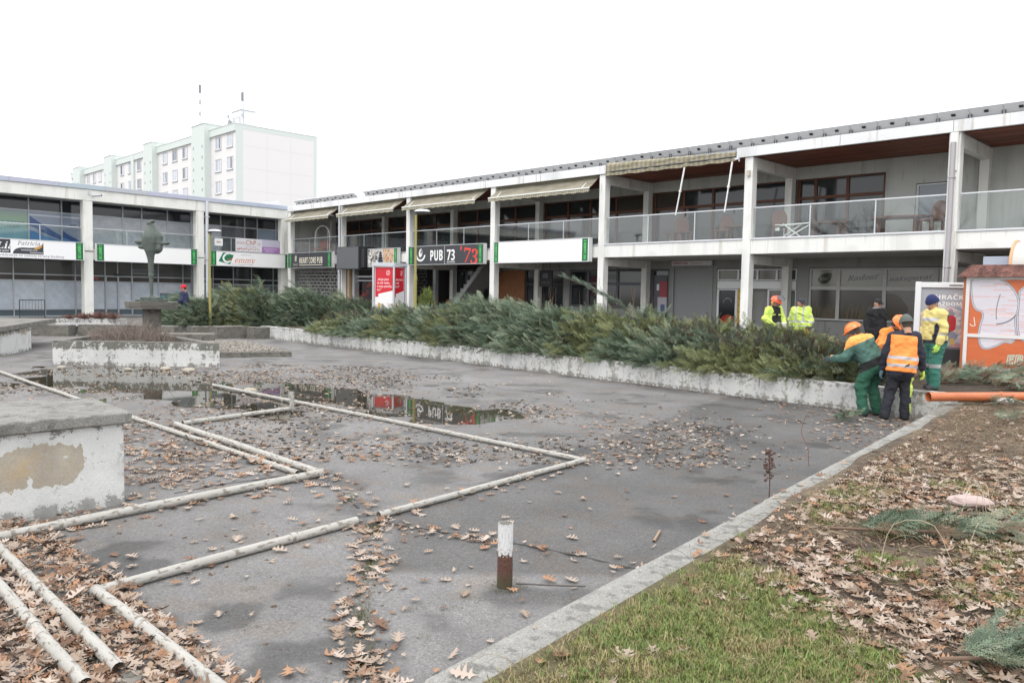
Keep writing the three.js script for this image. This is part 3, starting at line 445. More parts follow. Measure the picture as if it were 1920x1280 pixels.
  { const t = canvasTex(256, 256, (c) => { const r = rng(3); c.fillStyle = '#26161a'; c.fillRect(0, 0, 256, 256); for (let i = 0; i < 60; i++) { c.fillStyle = ['#5a1f1c', '#3a1416', '#6d2a1c', '#2a1c20'][i % 4]; c.beginPath(); c.ellipse(r() * 256, r() * 256, 10 + r() * 40, 6 + r() * 16, r() * 3, 0, 7); c.fill(); } }); part('display_pane', quad([-23.3, .3, -.85], [-19, .3, -.85], [-19, 2.14, -.85], [-23.3, 2.14, -.85]), P(0xffffff, .15, { map: t }), A); }
  { const z = -3.0, x0 = -20.9, x1 = -18.7; grille(x0, x1, 0, 3.0, -1.78, .36, .17, 'brick_grille').material = M([.08, .08, .085], .6); part('steel_post', bx(-18.5, -18.3, 0, 3.06, -2.2, -2.0), alu, A); }
  windowUnit(A, -18.25, -16.6, [.9, 2.8], [], -3.15, steelDark, glassDark, .1); part('timber_counter', bx(-18.3, -16.4, 1.05, 1.25, -3.0, -2.7), M([.36, .17, .07], .6), A);
  { const st = []; for (let i = 0; i < 10; i++) st.push(bx(-16.6 + i * .24, -16.3 + i * .24, 1.05 + i * .2, 1.25 + i * .2, -2.9, -1.6)); part('stair_steps', st, M([.2, .2, .2], .85), A); const g = quad([-16.9, .6, -1.55], [-16.6, .6, -1.55], [-14.2, 2.9, -1.55], [-14.5, 2.9, -1.55]); part('stair_stringer', [g, quad([-16.6, .6, -1.62], [-16.9, .6, -1.62], [-14.5, 2.9, -1.62], [-14.2, 2.9, -1.62])], M([.28, .28, .28], .85), A); }
  // rain pipes
  const pipe = (x, y0, y1, m = alu) => part('drainpipe', [cyl([x, y0, .075], [x, y1, .075], .065, .065, 14), bx(x - .08, x + .08, 5.0, 5.03, 0, .15), bx(x - .08, x + .08, 2.6, 2.63, 0, .15)], m, A);
  pipe(BAY + .13, 0, 5.95, M([.40, .385, .40], .5, { metalness: .3 })); part('downpipe_casing', bev(BAY + .04, BAY + .24, 5.2, 6.23, .001, .05, .006), white, A); pipe(-4 * BAY + .18, 0, 6.2, M([.55, .56, .6], .5, { metalness: .3 }));
  part('wall_light', [cyl([-5.0, 0, 0], [-5.0, .001, 0], .001), bx(.12, .22, 5.6, 5.78, .001, .09)].slice(1), M([.5, .45, .38], .6), A);
}
// solar panels: seen from below and behind along the roof edge
{
  const proto = thing('solar_panel', 'tilted solar panel in the row along the arcade roof edge', 'solar panel', at(RW, 12.4, 6.5, 0), RW.th, 'solar panels along the roof edge');
  const back = M([.62, .63, .645], .6), tilt = (g) => g.map((q) => { q.rotateX(-.62); q.translate(0, .365, -.3); return q; });
  part('module', tilt([bx(-.385, .385, -.016, .016, -.72, 0)]), back, proto);
  part('module_frame', tilt([bx(-.395, .395, -.02, .02, -.0, .025), bx(-.397, -.385, -.02, .02, -.72, 0), bx(.385, .397, -.02, .02, -.72, 0)]), alu, proto);
  part('junction_box', tilt([bx(-.05, .05, -.045, -.017, -.17, -.1)]), M([.01, .01, .012], .5), proto);
  part('mounting_rail', tilt([bx(-.4, .4, -.045, -.018, -.32, -.28)]), alu, proto);
  part('stand', [bx(-.37, -.35, 0, .27, -.46, -.44)], steelDark, proto); part('stand', [bx(.35, .37, 0, .27, -.46, -.44)], steelDark, proto);
  for (let i = 1; i < 53; i++) { const x = 12.4 - .8 * i; if (x > -23.3 && x < -22.2) continue; copyOf(proto).position.set(...at(RW, x, 6.5, 0)); }
}

const apron = thing('arcade_building', 'white two storey side wing with glazed shop fronts and zinc roof edge', 'building', LW.o, LW.th);
{
  const A = apron, xs = [-11.8, -5.9, 0, 5.9, 11.3];
  const cream = M([.80, .80, .775], .8, { map: rep(paintTex, .3) });
  for (const x of xs) part('column', bev(x, x + .45, 0, 5.9, -.4, 0, .012), cream, A);
  part('roof_beam', bev(-14, 11.78, 5.9, 6.46, -.4, .02, .012), cream, A);
  for (let x = -14, r = rng(3); x < 11.8; x += 2.15) part('zinc_edge', bev(x, Math.min(x + 2.145, 11.85), 6.46, 6.69, -.5, .09, .008), M([.40, .44, .50].map((k) => k * (.94 + .12 * r())), .45, { metalness: .4 }), A);
  part('roof_slab', bx(-14, 11.7, 6.3, 6.5, -12, -.5), M([.25, .26, .27], .8), A);
  part('roof_hatch', [bx(9.2, 11.6, 6.5, 7.05, -3.4, -3.2), bx(11.5, 11.6, 6.5, 7.05, -3.2, -.6)], M([.62, .62, .63], .6), A);
  part('balcony_edge', bev(-14, 11.3, 2.95, 3.5, -.38, -.04, .01), cream, A); part('balcony_floor', bx(-14, 13.4, 3.2, 3.49, -1.62, -.38), M([.33, .33, .33], .85), A);
  part('soffit', bx(-14, 13.4, 5.92, 6.2, -1.62, -.4), M([.34, .34, .34], .9), A);
  part('building_body', bx(-14, 16, 0, 6.3, -12, -1.75), M([.32, .32, .315], .9), A);
  const gf = M([.42, .44, .47], .45, { metalness: .4 });
  for (let b = 0; b < 4; b++) railing(A, xs[b] + .48, xs[b + 1] - .03, 3.62, 4.53, -.18, [xs[b] + 2.2, xs[b] + 4.0]);
  // window film prints on the upper floor of the left bay
  const print1 = canvasTex(256, 512, (c, w, h) => { const g = c.createLinearGradient(0, 0, 0, h); g.addColorStop(0, '#8d9ba0'); g.addColorStop(.22, '#8aa68c'); g.addColorStop(.6, '#7fa3ad'); g.addColorStop(1, '#4f93ad'); c.fillStyle = g; c.fillRect(0, 0, w, h); c.fillStyle = '#5c7684'; c.font = 'bold 44px sans-serif'; c.fillText('3D PRINT', 40, 190); c.fillText('STUDIO', 40, 245); });
  const print2 = (k) => canvasTex(256, 512, (c, w, h) => { c.fillStyle = '#8a94a6'; c.fillRect(0, 0, w, h); c.fillStyle = '#3b5689'; c.beginPath(); c.moveTo(0, 60 + k * 190); c.quadraticCurveTo(120, 200 + k * 130, w, 330 + k * 60); c.lineTo(w, 390 + k * 40); c.quadraticCurveTo(100, 300 + k * 90, 0, 200 + k * 150); c.fill(); c.fillStyle = '#4f7fb0'; c.beginPath(); c.moveTo(0, 260 + k * 90); c.quadraticCurveTo(120, 360 + k * 50, w, 400); c.lineTo(w, h); c.lineTo(0, h); c.fill(); c.fillStyle = '#3a4f94'; c.beginPath(); c.ellipse(130, 470, 120, 40, 0, 0, 7); c.fill(); c.fillStyle = '#39414f'; c.font = 'bold 40px sans-serif'; if (k) c.fillText('zeca', 110, 170); c.fillStyle = '#b9c0ca'; c.fillRect(0, 40, w, 24); });
  const photoF = (t) => P(0xffffff, .1, { map: t });
  const up = (x0, x1, mx, f) => windowUnit(A, x0, x1, [3.5, 5.3, 5.95], mx, -1.62, gf, f, .06);
  const topDark = P([.028, .031, .038], .07), midGrey = P([.58, .61, .66], .14, { map: T.soft }), midDim = P([.11, .115, .13], .12);
  const U = [photoF(print1), photoF(print2(0)), photoF(print2(1))];
  const cut = (ti, i) => (j) => j === 1 ? topDark : ti;
  { // upper glazing, bay by bay; panes with print get their own flat uv
    const bays = [[-5.4, .47, [-3.6, -1.95, -.45]], [.53, 6.37, [2.57, 3.58, 5.0]], [6.43, 13.4, [8.2, 9.75, 10.6, 11.9]]];
    bays.forEach(([a, b, m], bi) => {
      const w = up(a, b, m, (i, j) => j === 1 ? topDark : bi === 0 ? null : (bi === 1 ? midGrey : [midGrey, midDim, glassDark, P([.22, .27, .33], .15), midDim][i])), X = [a, ...m, b];
      if (bi === 0) for (let i = 0; i < 4; i++) { const mm = [U[0], U[0], U[1], U[2]][i]; part('pane', quad([X[i] + .03, 3.52, -1.59], [X[i + 1] - .03, 3.52, -1.59], [X[i + 1] - .03, 5.28, -1.59], [X[i] + .03, 5.28, -1.59]), mm, w); }
      const low = [[-5.4, .47, [-4.1, -2.67, -1.28, .15]], [.53, 6.37, [1.62, 2.27, 3.01, 4.46, 5.87]], [6.43, 13.4, [7.7, 9.0, 10.2, 11.7]]][bi], g2 = windowUnit(A, low[0], low[1], [.08, .42, 1.86, 2.16, 3.0], low[2], -1.62, gf, (i, j) => bi === 2 ? (j === 1 ? P([.13, .15, .155], .12) : glassDark) : j === 1 ? (i % 2 ? frost : frost2) : j === 0 ? P([.09, .12, .14], .1) : j === 2 ? P([.07, .065, .06], .08) : P([.10, .105, .10], .08), .055);
    });
    part('sill', bx(-14, 11.5, .02, .1, -1.7, -1.5), gf, A);
    // white letters on glass and small stickers
    const teal = canvasTex(256, 64, (c) => { c.fillStyle = '#6f7680'; c.fillRect(0, 0, 256, 64); c.fillStyle = '#5aa39a'; c.beginPath(); c.moveTo(10, 40); c.lineTo(50, 8); c.lineTo(40, 34); c.lineTo(74, 30); c.lineTo(44, 56); c.fill(); c.fillStyle = '#a9b6b8'; c.font = '22px sans-serif'; c.fillText('LEKÁREŇ', 92, 32); c.fillStyle = '#5aa39a'; c.fillRect(92, 42, 140, 5); });
    part('window_lettering', quad([4.55, .95, -1.58], [5.8, .95, -1.58], [5.8, 1.3, -1.58], [4.55, 1.3, -1.58]), P(0xffffff, .3, { map: teal }), A);
    const red = canvasTex(64, 32, (c) => { c.fillStyle = '#8a3c42'; c.fillRect(0, 0, 64, 32); }); part('red_sticker', quad([.55, 1.95, -1.58], [1.3, 1.95, -1.58], [1.3, 2.1, -1.58], [.55, 2.1, -1.58]), M(0xffffff, .4, { map: red }), A);
    const let_ = canvasTex(256, 64, (c) => { c.fillStyle = '#6e7274'; c.fillRect(0, 0, 256, 64); c.fillStyle = '#484f52'; c.font = 'bold 34px sans-serif'; c.fillText('LABORATÓRIUM', 2, 44); }); part('window_lettering', quad([3.05, 2.3, -1.58], [4.4, 2.3, -1.58], [4.4, 2.6, -1.58], [3.05, 2.6, -1.58]), M(0xffffff, .3, { map: let_ }), A);
  }
  { const d = windowUnit(A, 1.64, 3.0, [.1, 2.16], [2.27], -1.56, gf, null, .07, 'sliding_door'); part('door_sensor', bx(2.1, 2.5, 2.2, 2.3, -1.56, -1.42), steelDark, d); }
  part('drainpipe', [cyl([6.48, 0, .08], [6.48, 6.47, .08], .085, .085, 14)], M([.55, .57, .60], .45, { metalness: .4 }), A);
  part('pipe_clip', [bx(6.36, 6.6, 3.2, 3.24, -.01, .18), bx(6.36, 6.6, 5.6, 5.64, -.01, .18)], alu, A);
  part('cable_band', [bx(-.01, .47, 3.36, 3.4, .001, .02), bx(5.89, 6.36, 3.3, 3.33, .001, .02)], steelDark, A);
}
{ // camera under the zinc edge
  const p = at(LW, .3, 6.2, .05), t = thing('security_camera', 'small security camera on the beam above the first cream column', 'camera', p, LW.th);
  part('bracket', [bx(-.06, .06, .02, .16, -.03, .05), cyl([0, 0, .05], [.12, -.04, .3], .025)], M([.5, .5, .5], .5), t); part('camera_body', [cyl([.02, -.06, .2], [.4, -.02, .38], .06, .06, 12)], M([.42, .44, .47], .4), t); part('lens', cyl([.4, -.02, .38], [.43, -.017, .395], .05, .05, 12), steelDark, t);
}
// ---------------------------------------------------------------- signs, awnings, street furniture, kiosk
const signSide = M([.62, .63, .63], .5), signBlack = M([.03, .031, .034], .5);
const greenTab = (c, x, w, h) => { c.fillStyle = '#1c6b3f'; c.fillRect(x, 0, w, h); c.save(); c.translate(x + w * .68, h * .93); c.rotate(-Math.PI / 2); c.fillStyle = '#79e27c'; c.font = 'bold ' + Math.round(w * .52) + 'px sans-serif'; const s = 'OC LUNÍK I', m = c.measureText(s).width; c.scale(h * .86 / m, 1); c.fillText(s, 0, 0); c.restore(); };
function sign(W, x0, x1, y0, y1, z, d, label, draw, name = 'shop_sign', cat = 'sign') {
  const w = x1 - x0, h = y1 - y0, k = 128, t = thing(name, label, cat, at(W, x0, y0, z), W.th, 'signs along the arcade');
  part('sign_box', bev(0, w, 0, h, 0, d - .012, .008), signSide, t);
  part('sign_trim', [bx(0, w, h - .03, h, d - .012, d + .008), bx(0, w, 0, .03, d - .012, d + .008), bx(0, .02, .03, h - .03, d - .012, d + .008), bx(w - .02, w, .03, h - .03, d - .012, d + .008)], alu, t);
  const tx = canvasTex(Math.round(w * k), Math.round(h * k), draw);
  part('sign_print', quad([.02, .03, d - .004], [w - .02, .03, d - .004], [w - .02, h - .03, d - .004], [.02, h - .03, d - .004]), M([.88, .88, .88], .45, { map: tx }), t);
  return t;
}
sign(RW, -29.35, -24.55, 2.87, 3.76, .02, .2, 'dark HEART CORE PUB sign above the brick pattern grille', (c, w, h) => {
  c.fillStyle = '#3a3d42'; c.fillRect(0, 0, w, h); greenTab(c, 14, 34, h); greenTab(c, w - 52, 34, h);
  c.fillStyle = '#b9b2a4'; c.beginPath(); c.ellipse(112, 36, 15, 20, .4, 0, 7); c.fill(); c.fillRect(98, 46, 26, 18); c.font = 'bold 24px serif'; c.fillText('Heart', 74, 98);
  c.fillStyle = '#e9e2cf'; c.font = 'bold 66px sans-serif'; c.save(); c.translate(162, 82); const m = c.measureText('HEART CORE PUB').width; c.scale(330 / m, 1); c.fillText('HEART CORE PUB', 0, 0); c.restore(); c.fillRect(164, 92, 326, 5); c.fillStyle = '#7b7f84'; c.fillRect(w / 2 - 2, 0, 3, h);
});
{
  const t = thing('display_screen', 'square unlit black display screen with grey face beside the pub sign', 'screen', at(RW, -23.75, 2.75, .02), RW.th);
  part('screen_case', bev(0, 2.15, 0, 1.2, 0, .42, .01), signBlack, t); part('screen_face', bx(.04, 2.09, .04, 1.16, .418, .428), M([.115, .12, .13], .35), t); part('side_box', bx(2.15, 2.45, .1, 1.1, .05, .3), signBlack, t);
}
sign(RW, -21.1, -18.5, 2.86, 3.8, .06, .16, 'picture sign with pebbles, stacked dark stones and shells', (c, w, h) => {
  const r = rng(12); c.fillStyle = '#c9c6c2'; c.fillRect(0, 0, w, h);
  for (let i = 0; i < 40; i++) { c.fillStyle = ['#8d8a86', '#e4e2de', '#a9a5a0', '#5d5a58'][i % 4]; c.beginPath(); c.ellipse(r() * 110, r() * h, 5 + r() * 18, 4 + r() * 10, r() * 3, 0, 7); c.fill(); }
  for (let i = 0; i < 150; i++) { c.fillStyle = ['#c79b77', '#e0b893', '#a87c5c', '#d9ad86'][i % 4]; c.beginPath(); c.ellipse(175 + r() * 105, r() * h, 3 + r() * 9, 3 + r() * 6, r() * 3, 0, 7); c.fill(); }
  for (let i = 0; i < 5; i++) { c.fillStyle = ['#2b2d38', '#33354a', '#25272f', '#3a3c50', '#2a2b33'][i]; c.beginPath(); c.ellipse(142, 100 - i * 18, 36 - i * 5.5, 11, 0, 0, 7); c.fill(); } greenTab(c, w - 40, 32, h);
});
sign(RW, -17.62, -12.24, 2.92, 3.82, .04, .2, 'dark PUB 73 sign with white and red lettering', (c, w, h) => {
  c.fillStyle = '#3f4045'; c.fillRect(0, 0, w, h); greenTab(c, 4, 36, h); greenTab(c, w - 46, 38, h);
  c.strokeStyle = '#f4f4f4'; c.lineWidth = 13; c.beginPath(); c.arc(118, 48, 42, .15, Math.PI - .1); c.stroke(); c.fillStyle = '#f4f4f4'; c.beginPath(); c.ellipse(118, 42, 17, 28, .2, 0, 7); c.fill(); c.fillStyle = '#3f4045'; c.beginPath(); c.ellipse(124, 34, 7, 14, .2, 0, 7); c.fill();
  const tx = (s, x, y, W_, f, col) => { c.fillStyle = col; c.font = f; c.save(); c.translate(x, y); c.scale(W_ / c.measureText(s).width, 1); c.fillText(s, 0, 0); c.restore(); };
  tx('PUB', 208, 92, 126, 'bold 92px sans-serif', '#ffffff'); tx('73', 368, 92, 76, 'bold 92px sans-serif', '#ffffff'); tx('ALPENSKI', 370, 108, 74, 'bold 15px sans-serif', '#e6e6e6');
  c.save(); c.translate(500, 104); c.rotate(.14); tx('73', 10, 0, 132, 'bold 128px serif', '#e8483e'); tx("'", -30, -30, 30, 'bold 90px serif', '#e8483e'); c.restore(); c.fillStyle = '#c9cacc'; c.fillRect(346, 0, 4, h);
});
sign(RW, -11.63, -6.28, 2.93, 3.85, .04, .2, 'blank white sign box beside the dark PUB 73 sign', (c, w, h) => { c.fillStyle = '#fbfbfb'; c.fillRect(0, 0, w, h); c.fillStyle = '#eeeeee'; c.fillRect(w / 2, 0, 2, h); greenTab(c, 4, 34, h); greenTab(c, w - 44, 38, h); c.fillStyle = '#aaa'; c.fillRect(128, 84, 5, 6); });
sign(LW, -5.4, -.03, 2.89, 3.79, .02, .18, 'white sign with Lia and Patricia adverts on side wing', (c, w, h) => {
  c.fillStyle = '#f6f6f7'; c.fillRect(0, 0, w, h); const o = 214; c.fillStyle = '#33343d'; c.fillRect(o - 214, 2, 218 + 52, 86); c.fillStyle = '#f2f2f2'; c.font = 'italic bold 58px serif'; c.fillText('Lia', o - 20, 62); c.fillStyle = '#b44a45'; c.font = 'bold 40px sans-serif'; c.fillText('eD', o - 84, 58); c.fillStyle = '#e6e6e6'; c.font = 'bold 16px sans-serif'; c.fillText('butik módne pre pani', o - 120, 80);
  c.fillStyle = '#3c3d46'; c.beginPath(); c.moveTo(o + 68, 92); c.quadraticCurveTo(o + 72, 50, o + 130, 50); c.quadraticCurveTo(o + 220, 56, o + 236, 12); c.lineTo(o + 236, 92); c.fill(); c.fillStyle = '#e0a23a'; c.beginPath(); c.moveTo(o + 180, 50); c.quadraticCurveTo(o + 226, 46, o + 236, 14); c.quadraticCurveTo(o + 230, 60, o + 190, 58); c.fill(); c.fillStyle = '#a8383a'; c.beginPath(); c.moveTo(o + 215, 36); c.quadraticCurveTo(o + 232, 30, o + 236, 12); c.lineTo(o + 236, 26); c.fill();
  c.fillStyle = '#4c4e58'; c.font = 'italic 34px serif'; c.fillText('Patricia', o + 92, 34); c.fillStyle = '#dddddd'; c.font = 'bold 13px sans-serif'; c.fillText('KADERNÍCTVO', o + 112, 70); c.fillText('KOZMETIKA', o + 160, 86);
  c.fillStyle = '#a2a3a8'; c.font = 'bold 22px sans-serif'; c.fillText('Vstup do týchto prevádzok', 4, 109); c.fillText('je zo zadnej strany budovy', 288, 109); greenTab(c, w - 50, 44, h);
});
sign(LW, .52, 5.86, 2.89, 3.78, .02, .18, 'blank white sign box behind the bronze statue', (c, w, h) => { c.fillStyle = '#fafafa'; c.fillRect(0, 0, w, h); greenTab(c, 2, 44, h); greenTab(c, w - 46, 44, h); });
sign(LW, 6.62, 11.78, 2.89, 3.76, .02, .18, 'white gemmy sign with green logo and orange script', (c, w, h) => {
  c.fillStyle = '#f8f8f8'; c.fillRect(0, 0, w, h); greenTab(c, 2, 40, h); greenTab(c, w - 42, 40, h); c.fillStyle = '#1f7a57'; c.beginPath(); c.moveTo(96, 8); c.lineTo(180, 26); c.lineTo(150, 100); c.lineTo(60, 78); c.fill();
  c.strokeStyle = '#f8f8f8'; c.lineWidth = 15; c.beginPath(); c.arc(128, 52, 30, .5, 5.2); c.stroke(); c.strokeStyle = '#1f7a57'; c.lineWidth = 9; c.beginPath(); c.arc(140, 46, 22, .6, 5.0); c.stroke(); c.strokeStyle = '#d5512c'; c.lineWidth = 6; c.beginPath(); c.moveTo(130, 58); c.quadraticCurveTo(160, 66, 172, 44); c.stroke();
  c.fillStyle = '#dd6a3c'; c.font = 'italic 56px serif'; c.fillText('emmy', 184, 84); c.fillStyle = '#9a9a9a'; c.font = '12px sans-serif'; c.fillText('centrum slovenskej kozmetiky', 160, 102); c.fillText('www.gemmy.sk', 236, 24); c.fillStyle = '#d8d8d8'; c.fillRect(w * .5, 0, 2, h);
});
{ // banner hung on the glass railing
  const t = canvasTex(512, 128, (c, w, h) => { c.fillStyle = '#d9d7dc'; c.fillRect(0, 0, w, h); c.fillStyle = '#b58f86'; c.font = '44px sans-serif'; c.fillText('www.', 8, 58); c.font = 'bold 66px sans-serif'; c.fillText('ChP', 112, 62); c.font = '40px sans-serif'; c.fillText('.sk', 238, 60); c.fillStyle = '#8f8f99'; c.font = '15px sans-serif'; c.fillText('chovateľské potreby', 96, 84); c.fillStyle = '#b5816e'; const r = rng(2); for (let i = 0; i < 13; i++) { c.beginPath(); c.ellipse(24 + i * 20, 106 - 4 * (i % 3), 9 - i * .3, 10 - i * .4, 0, 0, 7); c.fill(); } c.fillStyle = '#c3bfd2'; c.fillRect(300, 0, 212, 70); c.fillStyle = '#a77bb4'; c.fillRect(300, 70, 212, 58); c.fillStyle = '#d7c3de'; c.font = 'bold 22px sans-serif'; c.fillText('KADERNÍCTVO', 322, 98); c.fillText('PRE PSOV', 342, 122); });
  const o = thing('banner', 'pale pet shop banner hanging on the glass railing above gemmy sign', 'banner', at(LW, 8.35, 3.79, -.16), LW.th); part('banner_cloth', bx(0, 2.92, 0, .78, 0, .012), M([.6, .6, .6], .7), o); part('banner_print', quad([0, 0, .015], [2.92, 0, .015], [2.92, .78, .015], [0, .78, .015]), M([.85, .85, .85], .6, { map: t }), o);
  const n = thing('notice', 'small square white notice on the railing beside the lamp', 'notice', at(LW, 7.05, 4.05, -.16), LW.th); part('notice_sheet', bx(0, .5, 0, .42, 0, .012), M([.72, .72, .72], .6), n); part('notice_mark', bx(.12, .38, .16, .26, .0125, .014), M([.45, .36, .3], .6), n);
}
{ // hanging pub sign under the arcade
  const t = canvasTex(128, 128, (c) => { c.fillStyle = '#17181a'; c.fillRect(0, 0, 128, 128); c.fillStyle = '#55565a'; c.font = 'bold 30px sans-serif'; c.fillText('PUB 73', 12, 108); c.fillRect(30, 20, 60, 40); });
  const o = thing('hanging_sign', 'small black PUB 73 sign hanging under the arcade ceiling', 'sign', at(RW, -11.0, 1.98, -2.1), RW.th); part('sign_board', bev(0, .75, 0, .72, 0, .08, .01), signBlack, o); part('sign_print', quad([.02, .02, .083], [.73, .02, .083], [.73, .7, .083], [.02, .7, .083]), M(0xffffff, .5, { map: t }), o); part('hanger', [cyl([.15, .72, .04], [.15, 1.09, .04], .012), cyl([.6, .72, .04], [.6, 1.09, .04], .012)], steelDark, o);
}

// awnings
const cloth = (a, b, c2) => tex(256, 256, (u, v) => { const s = Math.floor(u * 32), k = .93 + .12 * (fbm(u * 6, v * 6, 401, 4, 6) - .5) - .12 * sst(.5, .75, fbm(u * 4, v * 9, 403, 4, 4)); const q = s % 4 === 0 ? a : s % 4 === 2 ? c2 : b; return q.map((x) => x * k); });
const awnCloth = M([.92, .92, .92], .92, { map: cloth([.60, .58, .51], [.54, .51, .45], [.63, .61, .54]) }), valCloth = M([.95, .95, .95], .92, { map: cloth([.74, .72, .63], [.64, .62, .54], [.78, .76, .69]) }), stripeCloth = M([.95, .95, .95], .92, { map: cloth([.56, .55, .56], [.64, .60, .45], [.68, .66, .60]) });
function clothGrid(w, n, m, f) { const g = new THREE.PlaneGeometry(1, 1, n, m), p = g.attributes.position, uv = g.attributes.uv; for (let i = 0; i < p.count; i++) { const s = p.getX(i) + .5, t = p.getY(i) + .5, q = f(s, t); p.setXYZ(i, ...q); uv.setXY(i, s * w / 1.6, t * .5); } g.computeVertexNormals(); return g; }
const thick = (g, d = .006) => { const b = g.clone(), p = b.attributes.position, n = g.attributes.normal; for (let i = 0; i < p.count; i++) p.setXYZ(i, p.getX(i) - n.getX(i) * d, p.getY(i) - n.getY(i) * d, p.getZ(i) - n.getZ(i) * d); return [g, b]; };
[[-5, -29.35, -24.45, 'striped awning over the balcony above the HEART CORE PUB sign'], [-4, -23.8, -18.5, 'striped awning over the balcony above the unlit display screen'], [-3, -17.95, -12.5, 'striped awning over the balcony above the PUB 73 sign'], [-2, -11.8, -6.2, 'striped awning over the balcony above the blank sign box beside PUB 73']].forEach(([k, x0, x1, label], i) => {
  const t = thing('awning', label, 'awning', at(RW, x0, 5.5, 0), RW.th, 'awnings pulled down over the balconies'), w = x1 - x0;
  part('awning_fabric', thick(clothGrid(w, 60, 10, (s, q) => { const sag = .03 * Math.sin(q * Math.PI) * (1 + .5 * Math.sin(s * 9 + i)), fold = .012 * (noise(s * 26 + q * 3, q * 2, 5 + i) - .5); return [s * w - (s > .5 && i < 3 ? .16 * (1 - q) : 0), mix(.2, .7, q) - sag + fold, mix(.42, -.2, q) + fold]; })), awnCloth, t);
  part('valance', thick(clothGrid(w, 110, 3, (s, q) => { const sc = .03 * Math.abs(Math.sin(s * w * 6.5)); return [s * w - (s > .5 && i < 3 ? .16 : 0), mix(.03 + sc, .185, q), .425 + .01 * Math.sin(s * w * 13)]; })), valCloth, t);
  part('front_bar', bx(0, w - (i < 3 ? .15 : 0), .18, .225, .40, .45), M([.78, .78, .74], .4), t);
  part('roller', cyl([0, .7, -.2], [w, .7, -.2], .045, .045, 12), M([.30, .28, .2], .7), t);
  part('folding_arm', [cyl([.3, .62, -.2], [.5, .24, .38], .022), cyl([w - .5, .62, -.2], [w - .4, .24, .38], .022)], white2, t);
});
{ // awning thrown back over the roof edge, its arms hanging
  const x0 = -5.7, w = 5.4, t = thing('awning', 'yellow and grey striped awning thrown back over the roof edge with hanging arms', 'awning', at(RW, x0, 5.5, 0), RW.th);
  part('awning_fabric', thick(clothGrid(w, 70, 12, (s, q) => { const fold = .02 * (noise(s * 30, q * 4, 9) - .5) + .015 * Math.sin(s * 60); const y = mix(.78, 1.12 - .16 * s, q); return [s * w, y, .075 - .09 * sst(.75, 1, q) + fold]; })), stripeCloth, t);
  part('valance', thick(clothGrid(w, 90, 3, (s, q) => [s * w, mix(.62, .74, q) + .012 * Math.sin(s * 40), .085 + .012 * Math.sin(s * 70)])), stripeCloth, t);
  part('roller', cyl([0, .76, .06], [w, .76, .06], .035, .035, 12), steelDark, t);
  for (const [xa, xb] of [[5.32, 5.12], [3.5, 3.22]]) part('folding_arm', [cyl([xa, .6, .14], [mix(xa, xb, .48), -.2, .16], .03, .03, 10), cyl([mix(xa, xb, .48), -.2, .16], [xb, -1.02, .18], .024, .024, 10), bx(mix(xa, xb, .48) - .03, mix(xa, xb, .48) + .03, -.24, -.17, .12, .2)], M([.78, .79, .78], .4), t);
  part('end_bracket', [bx(5.38, 5.5, .66, .72, 0, .1), bx(5.5, 5.53, .6, .78, .02, .06)], alu, t);
}

// balcony furniture
function gardenChair(x, z, turn, label) {
  const t = thing('garden_chair', label, 'chair', at(RW, x, 3.55, z), RW.th + turn, 'wooden balcony chairs');
  for (const [a, b] of [[-.2, -.2], [.2, -.2], [-.2, .2], [.2, .2]]) part('leg', bx(a - .03, a + .03, 0, .42, b - .03, b + .03), garden, t);
  part('seat', bev(-.26, .26, .42, .47, -.25, .26, .01), garden, t); const s = new THREE.Shape(); s.moveTo(-.2, 0); s.lineTo(.2, 0); s.quadraticCurveTo(.3, .3, .16, .5); s.quadraticCurveTo(0, .6, -.16, .5); s.quadraticCurveTo(-.3, .3, -.2, 0);
  part('backrest', new THREE.ExtrudeGeometry(s, { depth: .04, bevelEnabled: false }).rotateX(-.15).translate(0, .47, -.25), garden, t); return t;
}
gardenChair(.9, -.75, .5, 'wooden chair with rounded back beside the white folded trestles'); gardenChair(5.4, -1.0, -.4, 'wooden chair at the end of the oval balcony table'); gardenChair(-2.9, -1.0, .8, 'wooden chair turned sideways on the balcony under the thrown-back awning'); gardenChair(-3.6, -1.5, -.3, 'wooden chair near the rear column on the balcony under the thrown-back awning'); gardenChair(-1.4, -1.2, .2, 'wooden chair beside the small balcony table under the thrown-back awning');
function gardenTable(x, z, rx, rz, label) { const t = thing('garden_table', label, 'table', at(RW, x, 3.55, z), RW.th, 'wooden balcony tables'), g = new THREE.CylinderGeometry(1, 1, .05, 28).scale(rx, 1, rz).translate(0, .6, 0); part('tabletop', g, garden, t); for (const s of [-1, 1]) part('leg', bx(s * rx * .6 - .05, s * rx * .6 + .05, 0, .576, -.2, .2), garden, t); return t; }
gardenTable(4.4, -1.3, .85, .42, 'long oval wooden table standing on the balcony alone'); gardenTable(-1.1, -1.7, .6, .42, 'small oval wooden table under the thrown-back awning'); gardenTable(2.0, -1.9, .7, .4, 'oval wooden table before the balcony door');
{ const t = thing('folded_trestle', 'white metal folding trestles leaning by the wooden chair', 'trestle', at(RW, 1.45, 3.55, -.6), RW.th); part('frame', [cyl([-.5, 0, 0], [.3, .5, 0], .02), cyl([.4, 0, .1], [-.3, .5, .1], .02), cyl([-.6, .46, .05], [.55, .5, .05], .025), cyl([-.2, 0, .2], [.6, .42, .2], .02), bx(-.6, -.45, .3, .5, .03, .07)], M([.75, .75, .75], .4), t); }
